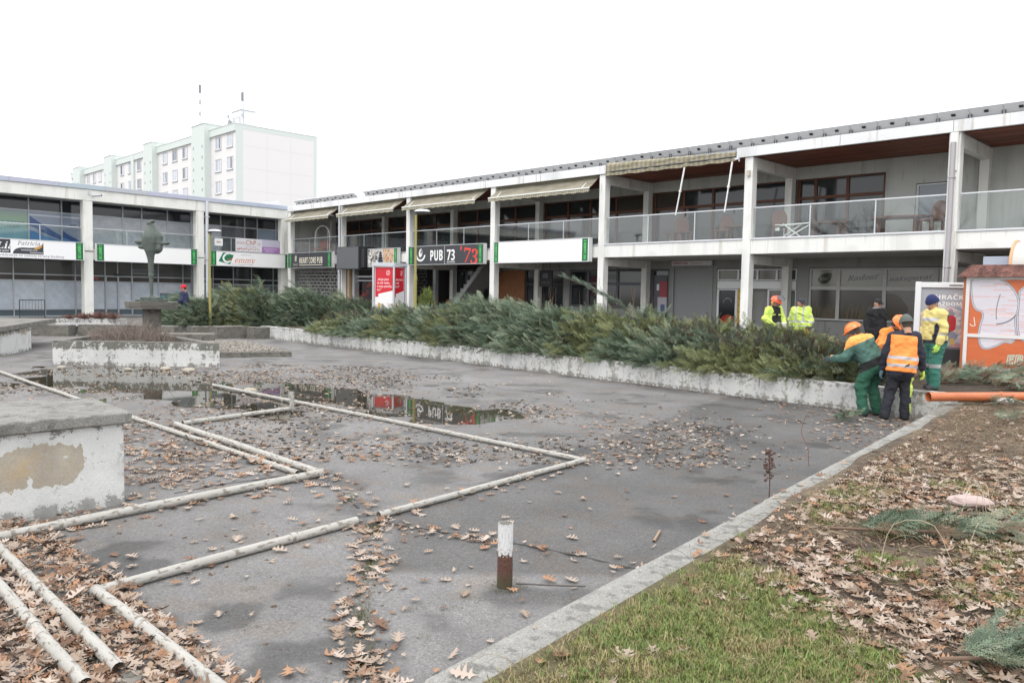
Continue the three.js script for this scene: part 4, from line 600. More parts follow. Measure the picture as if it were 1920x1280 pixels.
{ const t = thing('garden_swing', 'white arched metal swing frame on the corner balcony', 'swing', at(RW, -27.4, 3.55, -.9), RW.th); part('arch', tube([[-.78, 0, 0], [-.78, 1.2, 0], [-.7, 1.5, 0], [-.35, 1.75, 0], [0, 1.8, 0], [.35, 1.75, 0], [.7, 1.5, 0], [.78, 1.2, 0], [.78, 0, 0]], .035, 8, 60), white, t); part('seat', [bx(-.6, .6, .42, .48, -.2, .25), bx(-.6, .6, .48, .95, -.24, -.2)], M([.3, .09, .06], .7), t); part('hanger', [cyl([-.58, .45, 0], [-.6, 1.6, 0], .012), cyl([.58, .45, 0], [.6, 1.6, 0], .012)], white, t); }

// lamp posts
function lamp(x, z, h, turn, label) {
  const t = thing('street_lamp', label, 'lamp', [x, 0, z], turn, 'olive lamp posts'), pm = M([.30, .27, .085], .55), hm = M([.62, .63, .65], .35);
  part('pole', [cyl([0, 0, 0], [0, h * .46, 0], .062, .058, 14), cyl([0, h * .46, 0], [0, h * .5, 0], .07, .06, 14), cyl([0, h * .5, 0], [0, h, 0], .044, .042, 14)], pm, t);
  part('head_cover', ease(new THREE.SphereGeometry(.5, 20, 10, 0, 6.283, 0, 1.57).scale(.58, .17, .3).translate(.22, h - .02, 0), () => {}), hm, t);
  part('head_tray', [bev(-.05, .48, h - .055, h - .015, -.12, .12, .01)], M([.16, .17, .18], .4), t); part('neck', cyl([0, h - .12, 0], [0, h, 0], .07, .075, 12), M([.07, .07, .075], .4), t); return t;
}
lamp(-12.95, -33.55, 4.08, -.1, 'olive lamp post in front of the gemmy sign'); lamp(-3.46, -27.8, 4.5, -.15, 'olive lamp post in front of the PUB 73 sign');

{ // advertising column with two red and white banners
  const t = thing('advertising_column', 'red and white advertising column behind the junipers below picture sign', 'advertising column', [-5.3, 0, -33.7], -.37);
  const banner = (k) => canvasTex(256, 640, (c, w, h) => {
    c.fillStyle = '#f3f2f4'; c.fillRect(0, 0, w, h); c.fillStyle = '#cf2232'; c.beginPath(); c.moveTo(0, 0); c.lineTo(w, 0); c.lineTo(w, 265); c.lineTo(46, 305); c.lineTo(46, 340); c.lineTo(0, 340); c.fill();
    c.strokeStyle = '#f0c7c9'; c.lineWidth = 7; c.beginPath(); c.arc(188, 62, 26, 0, 7); c.stroke(); c.beginPath(); c.moveTo(170, 78); c.lineTo(206, 46); c.moveTo(188, 38); c.lineTo(188, 86); c.stroke();
    c.fillStyle = '#f6dadb'; c.font = 'bold 34px sans-serif'; (k ? ['„Moja banka', 'u mňa', 'doma?"'] : ['„Moje pivo', 'sa nič nebe,', 'a moju pobočku', 'tu?"']).forEach((s, i) => c.fillText(s, 24, 150 + i * 40, 224));
    c.fillStyle = '#c9a043'; c.fillRect(38, 408, 40, 96); c.fillStyle = '#e6e3e2'; c.fillRect(44, 500, 26, 40); c.strokeStyle = '#e0cfd4'; c.lineWidth = 2; for (let i = 0; i < 14; i++) { c.beginPath(); c.moveTo(96, 320 + i * 20); c.lineTo(240, 312 + i * 20); c.stroke(); }
  });
  part('core', bx(-.46, .46, 0, 2.7, -.46, .46), M([.7, .7, .72], .5), t);
  part('banner', quad([-.42, .3, .465], [.42, .3, .465], [.42, 2.66, .465], [-.42, 2.66, .465]), M([.9, .9, .9], .4, { map: banner(0) }), t); part('banner', quad([.465, .3, .42], [.465, .3, -.42], [.465, 2.66, -.42], [.465, 2.66, .42]), M([.9, .9, .9], .4, { map: banner(1) }), t);
  for (const [x, z] of [[-.5, .5], [.5, .5], [.5, -.5], [-.5, -.5]]) part('corner_post', cyl([x, 0, z], [x, 2.78, z], .05, .05, 12), alu, t);
  part('top_rail', [bx(-.55, .55, 2.72, 2.86, .42, .56), bx(.42, .56, 2.72, 2.86, -.55, .42), bx(-.56, -.42, 2.72, 2.86, -.55, .42), bx(-.42, .42, 2.72, 2.86, -.56, -.42)], M([.52, .55, .58], .5), t);
}
{ // orange kiosk with graffiti
  const t = thing('kiosk', 'orange kiosk covered in silver graffiti with weathered red roof edge', 'kiosk', [10.98, 0, -19.08], RW.th), H = 2.28;
  const graf = canvasTex(1024, 768, (c, w, h) => {
    const k = 320, X = (u) => u * k * .8, Y = (v) => h - (v - .1) * k; c.fillStyle = '#c96a40'; c.fillRect(0, 0, w, h);
    const r = rng(31); for (let i = 0; i < 260; i++) { c.fillStyle = ['rgba(186,88,50,.25)', 'rgba(214,122,82,.22)'][i % 2]; c.fillRect(r() * w, r() * h, 30 + r() * 160, 3 + r() * 12); }
    const path = (pts) => { c.beginPath(); c.moveTo(X(pts[0][0]), Y(pts[0][1])); for (let i = 1; i < pts.length; i++) { const a = pts[i], b = pts[(i + 1) % pts.length]; c.quadraticCurveTo(X(a[0]), Y(a[1]), X((a[0] + b[0]) / 2), Y((a[1] + b[1]) / 2)); } c.closePath(); };
    const A1 = [[.02, 2.18], [.2, 2.36], [.6, 2.32], [1.05, 2.12], [1.3, 1.8], [1.3, 1.5], [1.22, 1.3], [1.3, .95], [1.2, .72], [1.0, .78], [.82, .66], [.5, .55], [.34, .66], [.3, 1.05], [.44, 1.45], [.16, 1.5], [.06, 1.8]], A2 = [[1.3, 1.95], [1.5, 2.15], [1.9, 2.1], [2.2, 1.8], [2.1, 1.3], [1.9, .9], [1.5, .75], [1.28, 1.0]];
    for (const a of [A2, A1]) { path(a); c.fillStyle = '#cfcad2'; c.fill(); c.save(); c.clip(); for (let i = 0; i < 90; i++) { c.strokeStyle = i % 3 ? 'rgba(214,120,92,.5)' : 'rgba(235,232,238,.7)'; c.lineWidth = 2 + r() * 4; const y = Y(.5 + r() * 1.9), x = X(r() * 2); c.beginPath(); c.moveTo(x, y); c.lineTo(x + 60 + r() * 160, y + 6 * (r() - .5)); c.stroke(); } c.restore(); path(a); c.strokeStyle = '#8c8d95'; c.lineWidth = 15; c.stroke(); path(a); c.strokeStyle = '#d8d6dc'; c.lineWidth = 4; c.stroke(); }
    c.strokeStyle = '#77757d'; c.lineWidth = 6; c.beginPath(); c.moveTo(X(.82), Y(1.88)); c.quadraticCurveTo(X(.7), Y(1.5), X(.76), Y(1.28)); c.stroke(); c.beginPath(); c.moveTo(X(.76), Y(1.17)); c.quadraticCurveTo(X(1.1), Y(1.2), X(1.25), Y(1.4)); c.lineWidth = 10; c.stroke();
    c.strokeStyle = '#a9cfc0'; c.lineWidth = 7; c.font = 'bold 92px sans-serif'; c.save(); c.translate(X(1.05), Y(.24)); c.transform(1, -.08, -.12, 1, 0, 0); c.strokeText('EBE', 0, 0); c.restore(); c.beginPath(); c.moveTo(X(1.3), Y(.2)); c.bezierCurveTo(X(1.5), Y(.26), X(1.5), Y(.1), X(1.75), Y(.2)); c.stroke(); c.strokeStyle = '#e2ded8'; c.lineWidth = 6; c.beginPath(); c.moveTo(X(.16), Y(1.32)); c.lineTo(X(.2), Y(1.12)); c.quadraticCurveTo(X(.1), Y(1.08), X(.06), Y(1.16)); c.stroke();
  });
  const pm = M([.95, .95, .95], .42, { map: graf }), orange = M([.52, .15, .06], .45, { map: T.soft }), fr = M([.66, .65, .64], .5), panel = (x0, x1, y0, y1) => { const g = quad([x0, y0, .012], [x1, y0, .012], [x1, y1, .012], [x0, y1, .012]), uv = g.attributes.uv, p = g.attributes.position; for (let i = 0; i < uv.count; i++) uv.setXY(i, (p.getX(i) - .1) / 3.2, (p.getY(i) - .1) / 2.4); return g; };
  part('body', bx(.02, 4.2, .08, H, -2.6, -.002), orange, t);
  part('front_panel', panel(.1, 3.3, .14, .84), pm, t); part('front_panel', panel(.1, 3.3, .92, 2.22), pm, t);
  part('corner_post', bev(-.03, .03, .02, H, -.06, .03, .006), orange, t);
  part('white_frame', [bx(.031, .11, .06, H, .0, .04), bx(.11, 4.2, .06, .14, .0, .038), bx(.11, 4.2, .84, .92, .0, .038), bx(.11, 4.2, 2.22, H, .0, .038), bx(3.3, 3.4, .14, .84, 0, .038), bx(3.3, 3.4, .92, 2.22, 0, .038)], fr, t);
  part('plinth', bx(.1, 4.1, 0, .08, -2.5, -.06), steelDark, t);
  const rs = new THREE.Shape([[.16, 0], [.05, .12], [-.16, .3], [-.5, .3], [-.5, 0]].map(([x, y]) => new THREE.Vector2(x, y))), rg = new THREE.ExtrudeGeometry(rs, { depth: 4.5, bevelEnabled: false, steps: 30 }); rg.rotateY(-Math.PI / 2); rg.translate(4.35, H, 0); const q = rg.attributes.position; for (let i = 0; i < q.count; i++) if (q.getX(i) < -.1) q.setX(i, q.getX(i) + (q.getY(i) - H) * .75); rg.computeVertexNormals();
  // extrude runs along -x after the turn, so mirror depth to face the camera
  for (let i = 0; i < q.count; i++) q.setZ(i, q.getZ(i)); rg.computeVertexNormals();
  part('roof_edge', rg, M([.34, .15, .12], .9, { map: rep(mottle(29, .8, 7, 40), .9) }), t); part('roof', bx(.1, 4.2, H + .22, H + .28, -2.6, -.45), M([.25, .2, .18], .9), t);
  const arch = new THREE.CylinderGeometry(.62, .62, 2.2, 28, 1, true, 0, Math.PI).rotateZ(Math.PI / 2).translate(1.9, H + .27, -1.1); part('barrel_skylight', thick(arch, .03), M([.55, .53, .50], .55), t); const ends = new THREE.TorusGeometry(.62, .035, 8, 28, Math.PI).rotateY(Math.PI / 2).translate(.8, H + .28, -1.1); part('skylight_edge', ends, M([.62, .36, .2], .6), t);
  const glass = thing('plastic_sheet', 'clear plastic sheet standing upright on the kiosk roof', 'plastic sheet', at({ o: [10.98, 0, -19.08], th: RW.th }, .15, H + .285, -.8), RW.th); part('sheet', bev(0, .85, 0, .24, 0, .02, .008), M([.36, .40, .48], .25), glass);
}
{ // poster stand
  const W = { o: [10.55, 0, -20.55], th: -.45 }, t = thing('poster_stand', 'white framed toy poster stand on black base beside orange kiosk', 'poster stand', W.o, W.th);
  const po = canvasTex(512, 640, (c, w, h) => {
    const r = rng(17); c.fillStyle = '#aeb0b6'; c.fillRect(0, 0, w, h); const soft = ['#c9b7bd', '#9aa7b5', '#d8d4d0', '#b98a90', '#c8b894', '#8f9aa5', '#d9c7d3']; for (let i = 0; i < 160; i++) { c.fillStyle = soft[i % 7]; c.beginPath(); c.ellipse(r() * w, 190 + r() * 460, 10 + r() * 34, 10 + r() * 26, r() * 3, 0, 7); c.fill(); }
    c.fillStyle = '#8e9098'; c.beginPath(); c.ellipse(210, 280, 46, 40, 0, 0, 7); c.fill(); c.fillStyle = '#c02b33'; c.beginPath(); c.roundRect(158, 290, 112, 180, 44); c.fill(); c.fillStyle = '#8c8fa2'; c.beginPath(); c.ellipse(230, 520, 60, 50, 0, 0, 7); c.fill(); c.fillStyle = '#c9a95c'; c.fillRect(232, 540, 30, 70);
    c.fillStyle = '#f4f4f4'; c.font = 'bold 66px sans-serif'; c.fillText('HRAČKY V', 104, 120); c.font = 'bold 52px sans-serif'; c.fillText('KAŽDOM ROKU', 92, 188);
  });
  part('base', bx(.12, 1.7, 0, .46, -.16, .02), signBlack, t); part('back_panel', bx(.08, 1.72, .46, 2.1, -.14, -.04), M([.4, .4, .42], .5), t);
  part('poster', quad([.12, .5, .0], [1.68, .5, .0], [1.68, 2.02, .0], [.12, 2.02, .0]), M([.85, .85, .85], .25, { map: po }), t);
  part('frame', [bev(-.02, .12, .0, 2.18, -.18, .05, .01), bev(1.68, 1.82, 0, 2.18, -.18, .05, .01), bev(.12, 1.68, 2.03, 2.17, -.18, .048, .01)], M([.72, .73, .74], .45), t); part('frame_badge', bx(.75, 1.05, 2.08, 2.11, .049, .052), steelDark, t);
}
{ // bicycle stands and heather bed by the side wing
  for (const [x, l] of [[-2.75, 'thin black bicycle stand before the lined shop window'], [-4.75, 'thin black bicycle stand farther from the cream column']]) { const t = thing('bicycle_stand', l, 'bicycle stand', at(LW, x, 0, -.5), LW.th); part('frame', [cyl([0, 0, 0], [0, .9, 0], .022), cyl([0, .9, 0], [1.1, .9, 0], .022), cyl([1.1, .9, 0], [1.1, 0, 0], .022), cyl([0, .12, 0], [1.1, .12, 0], .012)], steelDark, t); for (let i = 1; i < 8; i++) part('bar', cyl([i * .137, .12, 0], [i * .137, .9, 0], .007, .007, 5), steelDark, t); }
  const tx = plaster(3, .3, { seed: 291, px: [256, 64], grime: [[.5, 1.2, .4, soot]], cracks: 0 });
  solo('low_planter', ring([[-18.5, -31.7], [-16.6, -32.4], [-16.4, -33.3], [-18.4, -32.6]], 0, .3, .02, 293, { step: .2 }), M([.8, .8, .8], .9, { map: rep(tx, 1 / 3, 1) }), 'low white planter wall with brown heather tufts in front of side wing', 'planter');
  const tw = []; const r = rng(55); for (let i = 0; i < 90; i++) { const a = r() * 6.28, e = .2 + r() * 1.2, l = .16 + r() * .14; tw.push(cyl([0, 0, 0], [Math.cos(a) * Math.cos(e) * l * 1.5, Math.sin(e) * l, Math.sin(a) * Math.cos(e) * l * 1.5], .014, .006, 4)); }
  const hg = G(tw), hm = M([.16, .085, .07], .95);
  [[-18.1, -32.0, .8, 'smallest brown heather tuft at the end of the low planter'], [-17.6, -32.2, 1.1, 'brown heather tuft next to the smallest one'], [-17.1, -32.45, 1.3, 'wide brown heather tuft in the low planter'], [-16.65, -32.65, 1.15, 'dark brown heather tuft before the cream column']].forEach(([x, z, s, l]) => { const o = solo('heather', hg, hm, l, 'plant', 'heather tufts'); o.position.set(x, .29, z); o.scale.setScalar(s); });
}

// ---------------------------------------------------------------- apartment block behind
{
  const W = { o: [-35.26, 0, -100], th: RW.th }, A = thing('apartment_block', 'long pale apartment block with mint green stair towers behind the side wing', 'building', W.o, W.th);
  const wall = M([.68, .665, .665], .85), mint = M([.57, .62, .60], .85), wf = M([.75, .76, .78], .5), pane = P([.10, .11, .14], .08), paneL = P([.42, .45, .5], .1);
  part('main_wall', bx(-68, 0, 0, 22.1, -11.5, 0), wall, A);
  part('gable_wall', bx(.001, .12, 0, 21.6, -11, -.9), wall, A); part('gable_trim', [bx(.001, .13, 0, 22.2, -.9, .02), bx(.001, .13, 0, 22.2, -11.5, -11), bx(.001, .13, 21.6, 22.2, -11, -.9)], mint, A);
  part('panel_joints', [...[2.8, 5.6, 8.4, 11.2, 14, 16.8, 19.6].map((y) => bx(.121, .126, y, y + .05, -10.9, -1)), ...[-4.2, -7.6].map((z) => bx(.1215, .1265, 1, 21.4, z, z + .05)), ...[2.4, 5.24, 8.08, 10.9, 13.76, 16.6].map((y) => bx(-60, -.1, y + 1.2, y + 1.24, .001, .006))], M([.6, .59, .59], .9), A);
  part('parapet', [bx(-68, .14, 21.3, 22.2, .02, .25), bx(-68, .16, 22.2, 22.28, -11.6, .3)], mint, A);
  for (const [a, b, h] of [[7.2, 11.4, 23.1], [25.5, 29.1, 22.9], [43.2, 47.1, 22.9], [60, 64, 22.7]]) {
    const s = new THREE.Group(); s.name = 'stair_tower'; A.add(s); part('tower_wall', bx(-b, -a, 0, h, -4, .9), mint, s); part('tower_cap', bx(-b - .08, -a + .08, h, h + .1, -4, .98), wf, s);
    for (let k = 0; k < 8; k++) for (const x of [a + .7, b - .7]) part('vent', bx(-x - .12, -x + .12, h - 3.1 - k * 1.42, h - 2.75 - k * 1.42, .9, .93), M([.3, .33, .34], .8), s);
  }
  part('green_stripe', bx(-36.1, -35, 0, 22, .0, .3), mint, A);
  const r = rng(71);
  for (const [a, b] of [[.75, 2.5], [4.1, 5.9], [11.9, 13.0], [14.8, 16.6], [18.3, 20.2], [22, 23.8], [29.4, 30.6], [32.4, 34.2], [36.9, 38.2], [40, 41.7], [48, 49.2], [51, 52.6], [54, 55.6], [57.4, 59]]) for (let k = 0; k < 5; k++) {
    const y = 21.0 - k * 2.84, w = new THREE.Group(); w.name = 'window'; A.add(w); const L = b - a;
    part('reveal', [bx(-b, -a, y, y + .12, 0, .05), bx(-b, -b + .06, y - 1.45, y, 0, .05), bx(-a - .06, -a, y - 1.45, y, 0, .05)], M([.42, .42, .43], .8), w);
    part('frame', [bx(-b + .06, -b + .16, y - 1.42, y - .02, .01, .06), bx(-a - .16, -a - .06, y - 1.42, y - .02, .01, .06), bx(-b + L * .55, -b + L * .6, y - 1.42, y - .02, .01, .06), bx(-b + .16, -a - .16, y - 1.5, y - 1.4, .012, .058)], wf, w);
    part('pane', bx(-b + .16, -b + L * .55, y - 1.4, y - .02, .015, .03), r() > .4 ? paneL : pane, w); part('pane', bx(-b + L * .6, -a - .16, y - 1.4, y - .02, .015, .03), r() > .55 ? pane : paneL, w);
    part('sill', bx(-b - .05, -a + .05, y - 1.58, y - 1.5, 0, .14), M([.5, .5, .52], .6), w);
  }
  const pale = M([.42, .43, .46], .6), dk = M([.2, .21, .23], .6);
  const mast = (x, z, y0, y1, label, panels) => { const t = thing('antenna_mast', label, 'antenna', at(W, x, y0, z), W.th); part('pole', cyl([0, 0, 0], [0, y1 - y0, 0], .09, .05, 8), pale, t); for (const [y, h] of panels) part('antenna_panel', bev(-.2, .2, y, y + h, .06, .26, .02), h > 1 ? dk : pale, t); return t; };
  mast(-11.0, -.3, 23.2, 28.9, 'thin antenna mast on the nearest mint stair tower', [[.2, .5], [1.6, .5], [3.1, .6], [4.6, 1.1]]); mast(-7.2, -2.5, 22.28, 29.8, 'tallest thin white antenna mast on the block roof', [[2, .4]]); mast(-3.0, -2.5, 22.28, 27.2, 'short antenna mast beside the roof cabin', [[3.6, 1.1], [1.6, .4]]);
  const t = thing('roof_cabin', 'pale roof cabin with dishes between the antenna masts', 'roof cabin', at(W, -5.2, 22.28, -3.5), W.th); part('cabin', bx(-1.2, 1.6, 0, 2.6, -1, 1), M([.70, .71, .74], .7), t); part('cabin_roof', bx(-1.3, 1.7, 2.6, 2.68, -1.1, 1.1), pale, t); part('rail', [cyl([-1.6, 0, 1.3], [-1.6, 1.6, 1.3], .04), cyl([-1.6, 1.6, 1.3], [1.8, 1.6, 1.3], .03), cyl([1.8, 0, 1.3], [1.8, 1.6, 1.3], .04), cyl([.1, 0, 1.3], [.1, 1.6, 1.3], .03)], dk, t); part('dish', new THREE.CylinderGeometry(.45, .45, .2, 18).rotateX(1.3).translate(-1.1, 1.1, 1.4), dk, t);
}
// ---------------------------------------------------------------- fountain pipes and small things in the basin
const pipeTex = tex(1024, 256, (u, v) => { const a = fbm(u * 10, v * 4, 501, 4, 0), b = noise(u * 160, v * 40, 503), c = fbm(u * 40, v * 12, 505, 3); let k = .80 + .1 * (a - .5); const d = sst(.56, .78, c) * .55 + (b > .92 ? .3 : 0); return [mix(k, .42, d), mix(k * .99, .38, d), mix(k * .965, .33, d)]; });
const pipeMat = M([.64, .635, .62], .65, { map: rep(pipeTex, .55, 3.3), bumpMap: rep(T.grit, 4), bumpScale: .002 });
const fy = (x, z) => floorY(x, z);
function pipeRun(name, label, pts, o = {}) {
  const r = o.r ?? .036, t = thing(name, label, 'pipe', [0, 0, 0], 0, 'white fountain pipes on the basin floor'), rr = rng(Math.round(Math.abs(pts[0][0] * 91)));
  for (let i = 0; i + 1 < pts.length; i++) {
    const [ax, az] = pts[i], [bx_, bz] = pts[i + 1], L = Math.hypot(bx_ - ax, bz - az), n = Math.max(2, Math.round(L / .8)), P3 = [];
    for (let k = 0; k <= n; k++) { const s = k / n, x = mix(ax, bx_, s), z = mix(az, bz, s), j = k === 0 || k === n ? 0 : .008; P3.push([x + (rr() - .5) * j, Math.max(fy(x, z), FLOOR - .006) + r + .002 + rr() * .006, z + (rr() - .5) * j]); }
    part('pipe', tube(P3, r, 12, n * 3), pipeMat, t);
    for (let d = 1.3 + rr(); d < L - .4; d += 2.1 + rr()) { const s = d / L, x = mix(ax, bx_, s), z = mix(az, bz, s), ux = (bx_ - ax) / L * .03, uz = (bz - az) / L * .03, y = fy(x, z) + r + .004; part('coupling', cyl([x - ux, y, z - uz], [x + ux, y, z + uz], r * 1.14, r * 1.14, 14), pipeMat, t); }
    if (i) { const g = new THREE.SphereGeometry(r * 1.22, 14, 10); g.translate(ax, fy(ax, az) + r + .004, az); part('elbow', g, pipeMat, t); }
  }
  for (const [x, z] of o.cups ?? []) part('open_socket', [cyl([x, fy(x, z), z], [x, fy(x, z) + .07, z], .045, .05, 16, true), cyl([x, fy(x, z) + .07, z], [x, fy(x, z), z], .04, .038, 16, true)], pipeMat, t);
  return t;
}
pipeRun('fountain_pipe', 'white pipe bending at an elbow near the leaf drift', [[-.85, -3.25], [-2.69, -5.01], [-1.32, -6.68]]);
pipeRun('fountain_pipe', 'long white pipe turning a sharp corner past the rusty post', [[-1.16, -6.87], [.89, -9.34], [-6.1, -15.94]], { r: .031 });
pipeRun('fountain_pipe', 'thicker white pipe passing the front of the plastered block', [[-4.6, -5.36], [-2.06, -8.4], [-4.84, -11.22]], { r: .04 });
pipeRun('fountain_pipe', 'white pipe running behind the plastered block towards the planter', [[-2.3, -8.4], [-5.86, -11.9], [-11.6, -17.65]], { r: .031 });
{ const t = pipeRun('fountain_pipe', 'short white pipe ending in an upright stub by the puddle', [[-4.78, -11.32], [-3.66, -13.0]]); part('riser', cyl([-3.66, FLOOR - .01, -13.0], [-3.66, FLOOR + .3, -13.0], .038, .038, 12), pipeMat, t); }
pipeRun('fountain_pipe', 'white pipe half buried in leaves with open socket end', [[-4.4, -6.36], [-2.02, -3.97]], { cups: [[-1.9, -3.86]] });
pipeRun('fountain_pipe', 'white pipe deepest in leaves beside the other buried pipe', [[-4.2, -5.9], [-2.1, -3.8]], { cups: [[-2.04, -3.72]] });
{ // cut-off post, paint flaked from its foot
  const t = thing('post_stub', 'short white post stub with rusty brown foot standing in asphalt', 'post', [-.02, FLOOR, -5.32]);
  const tx = tex(512, 512, (u, v) => { const a = Math.abs(u - .5) * 2, n = fbm(a * 7, v * 9, 511, 4), n2 = fbm(a * 30, v * 34, 513, 3), e = v + .34 * (n - .5) + .16 * (n2 - .5), p = sst(.545, .56, e), w = .86 - .12 * (n2 - .5) - .1 * sst(.6, .75, fbm(a * 16, v * 14, 517, 4)); const rust = [.37 + .25 * (n2 - .5), .25 + .18 * (n2 - .5), .205 + .14 * (n2 - .5)]; const moss = sst(.24, .12, v + .25 * (n - .5)); return [0, 1, 2].map((i) => mix(mix(rust[i], [.31, .29, .21][i], moss), w, p)); });
  const g = new THREE.CylinderGeometry(.052, .054, .45, 28, 14, true); g.translate(0, .225, 0); ease(g, (v) => { const a = Math.atan2(v.x, v.z), k = 1 + .025 * (noise(Math.cos(a) * 4 + 8, v.y * 14 + Math.sin(a) * 4, 3) - .5); v.x *= k; v.z *= k; });
  part('pipe_wall', g, M([.92, .92, .92], .75, { map: tx, bumpMap: rep(T.grit, 2), bumpScale: .004 }), t); part('inner_wall', new THREE.CylinderGeometry(.046, .046, .06, 24, 1, true).translate(0, .42, 0), pipeMat, t); part('rim', new THREE.RingGeometry(.045, .0525, 28).rotateX(-Math.PI / 2).translate(0, .4502, 0), pipeMat, t); part('soil_plug', new THREE.CircleGeometry(.046, 20).rotateX(-Math.PI / 2).translate(0, .425, 0), M([.28, .25, .2], .95, { map: T.rough }), t);
}

// ---------------------------------------------------------------- leaves and plants: shared shapes
function fan(list) { // list of [p, dir, side, length, width] thin diamonds
  const pos = new Float32Array(list.length * 18); let o = 0;
  for (const [p, d, s, l, w] of list) { const a = p, b = p.clone().addScaledVector(d, l * .45).addScaledVector(s, w), c = p.clone().addScaledVector(d, l), e = p.clone().addScaledVector(d, l * .45).addScaledVector(s, -w); for (const q of [a, b, c, a, c, e]) { pos[o++] = q.x; pos[o++] = q.y; pos[o++] = q.z; } }
  const g = new THREE.BufferGeometry(); g.setAttribute('position', new THREE.BufferAttribute(pos, 3)); g.computeVertexNormals(); return g;
}
function spray(seed, L = .6, n = 26, full = 1) { // one feathery juniper shoot growing along +y and nodding towards +z
  const r = rng(seed), list = [], up = (s) => V(.03 * Math.sin(s * 3 + seed), L * (s - .12 * s * s), L * .30 * s * s), X = V(1, 0, 0);
  for (let i = 0; i < n; i++) {
    const s = .06 + .94 * i / n, p = up(s), f = up(Math.min(1, s + .05)).sub(up(s - .05)).normalize(), ang = (i % 2 ? 1 : -1) * (1 + .5 * (r() - .5)), lift = (r() - .5) * 1.3;
    const d = f.clone().multiplyScalar(.78).add(V(ang * .62, 0, 0)).add(V(0, 0, .35 * lift)).normalize(), l = (.05 + .27 * (1 - s) * (s < .2 ? s / .2 * .6 + .4 : 1)) * L * (.7 + .6 * r()) * full, side = d.clone().cross(V(0, .3, 1)).normalize();
    list.push([p, d, side, l, .0035]);
    const m = Math.max(3, Math.round(l / .017));
    for (let k = 0; k < m; k++) { const q = k / m, b = p.clone().addScaledVector(d, l * (.12 + .88 * q)), h = (k % 2 ? 1 : -1), dd = d.clone().addScaledVector(side, h * (.55 + .3 * r())).add(V(0, (r() - .3) * .35, (r() - .5) * .6)).normalize(); list.push([b, dd, dd.clone().cross(V(r() - .5, r() - .5, 1)).normalize(), .030 + .022 * r(), .0042 + .0025 * r()]); }
  }
  for (let i = 0; i < 10; i++) { const p = up(i / 10), q = up((i + 1) / 10), d = q.clone().sub(p), l = d.length(); list.push([p, d.normalize(), X, l * 1.2, .006 * (1 - i / 13)]); }
  return fan(list);
}
const sprays = [spray(1), spray(2, .62, 30), spray(3, .55, 24, 1.2), spray(4, .7, 28, .8)];
const needle = P([1, 1, 1], .75, { side: THREE.DoubleSide });
const qUp = V(0, 1, 0), qT = new THREE.Quaternion(), qR = new THREE.Quaternion(), mT = new THREE.Matrix4();
function sprayMesh(list, name, parent) { // list of {p, d, s, c, roll}
  const by = sprays.map(() => []); list.forEach((e, i) => by[i % sprays.length].push(e));
  by.forEach((b, k) => { const im = new THREE.InstancedMesh(sprays[k], needle, b.length); im.name = name; im.userData.kind = 'stuff'; b.forEach((e, i) => { qT.setFromUnitVectors(qUp, e.d); qR.setFromAxisAngle(qUp, e.roll); mT.compose(e.p, qT.multiply(qR), V(e.s, e.s, e.s)); im.setMatrixAt(i, mT); im.setColorAt(i, e.c); }); parent.add(im); });
}
const allShrubs = [];
const greens = [[.118, .168, .112], [.160, .208, .140], [.165, .19, .085], [.225, .258, .175], [.092, .132, .088], [.20, .215, .098]];
function juniper(x, z, y0, a, b, h, seed, label, dir, bias = 0) { // dir: heading of the long axis; a, b half lengths
  const o = { x, z, y0, a, b, h, seed, label, dir, bias }; allShrubs.push(o); return o;
}
function insideOther(p, me) { for (const s of allShrubs) if (s !== me) { const dx = p.x - s.x, dz = p.z - s.z, u = dx * s.dir[0] + dz * s.dir[1], w = -dx * s.dir[1] + dz * s.dir[0]; if ((u / s.a) ** 2 + (w / s.b) ** 2 + ((p.y - s.y0) / s.h) ** 2 < .5) return true; } return false; }
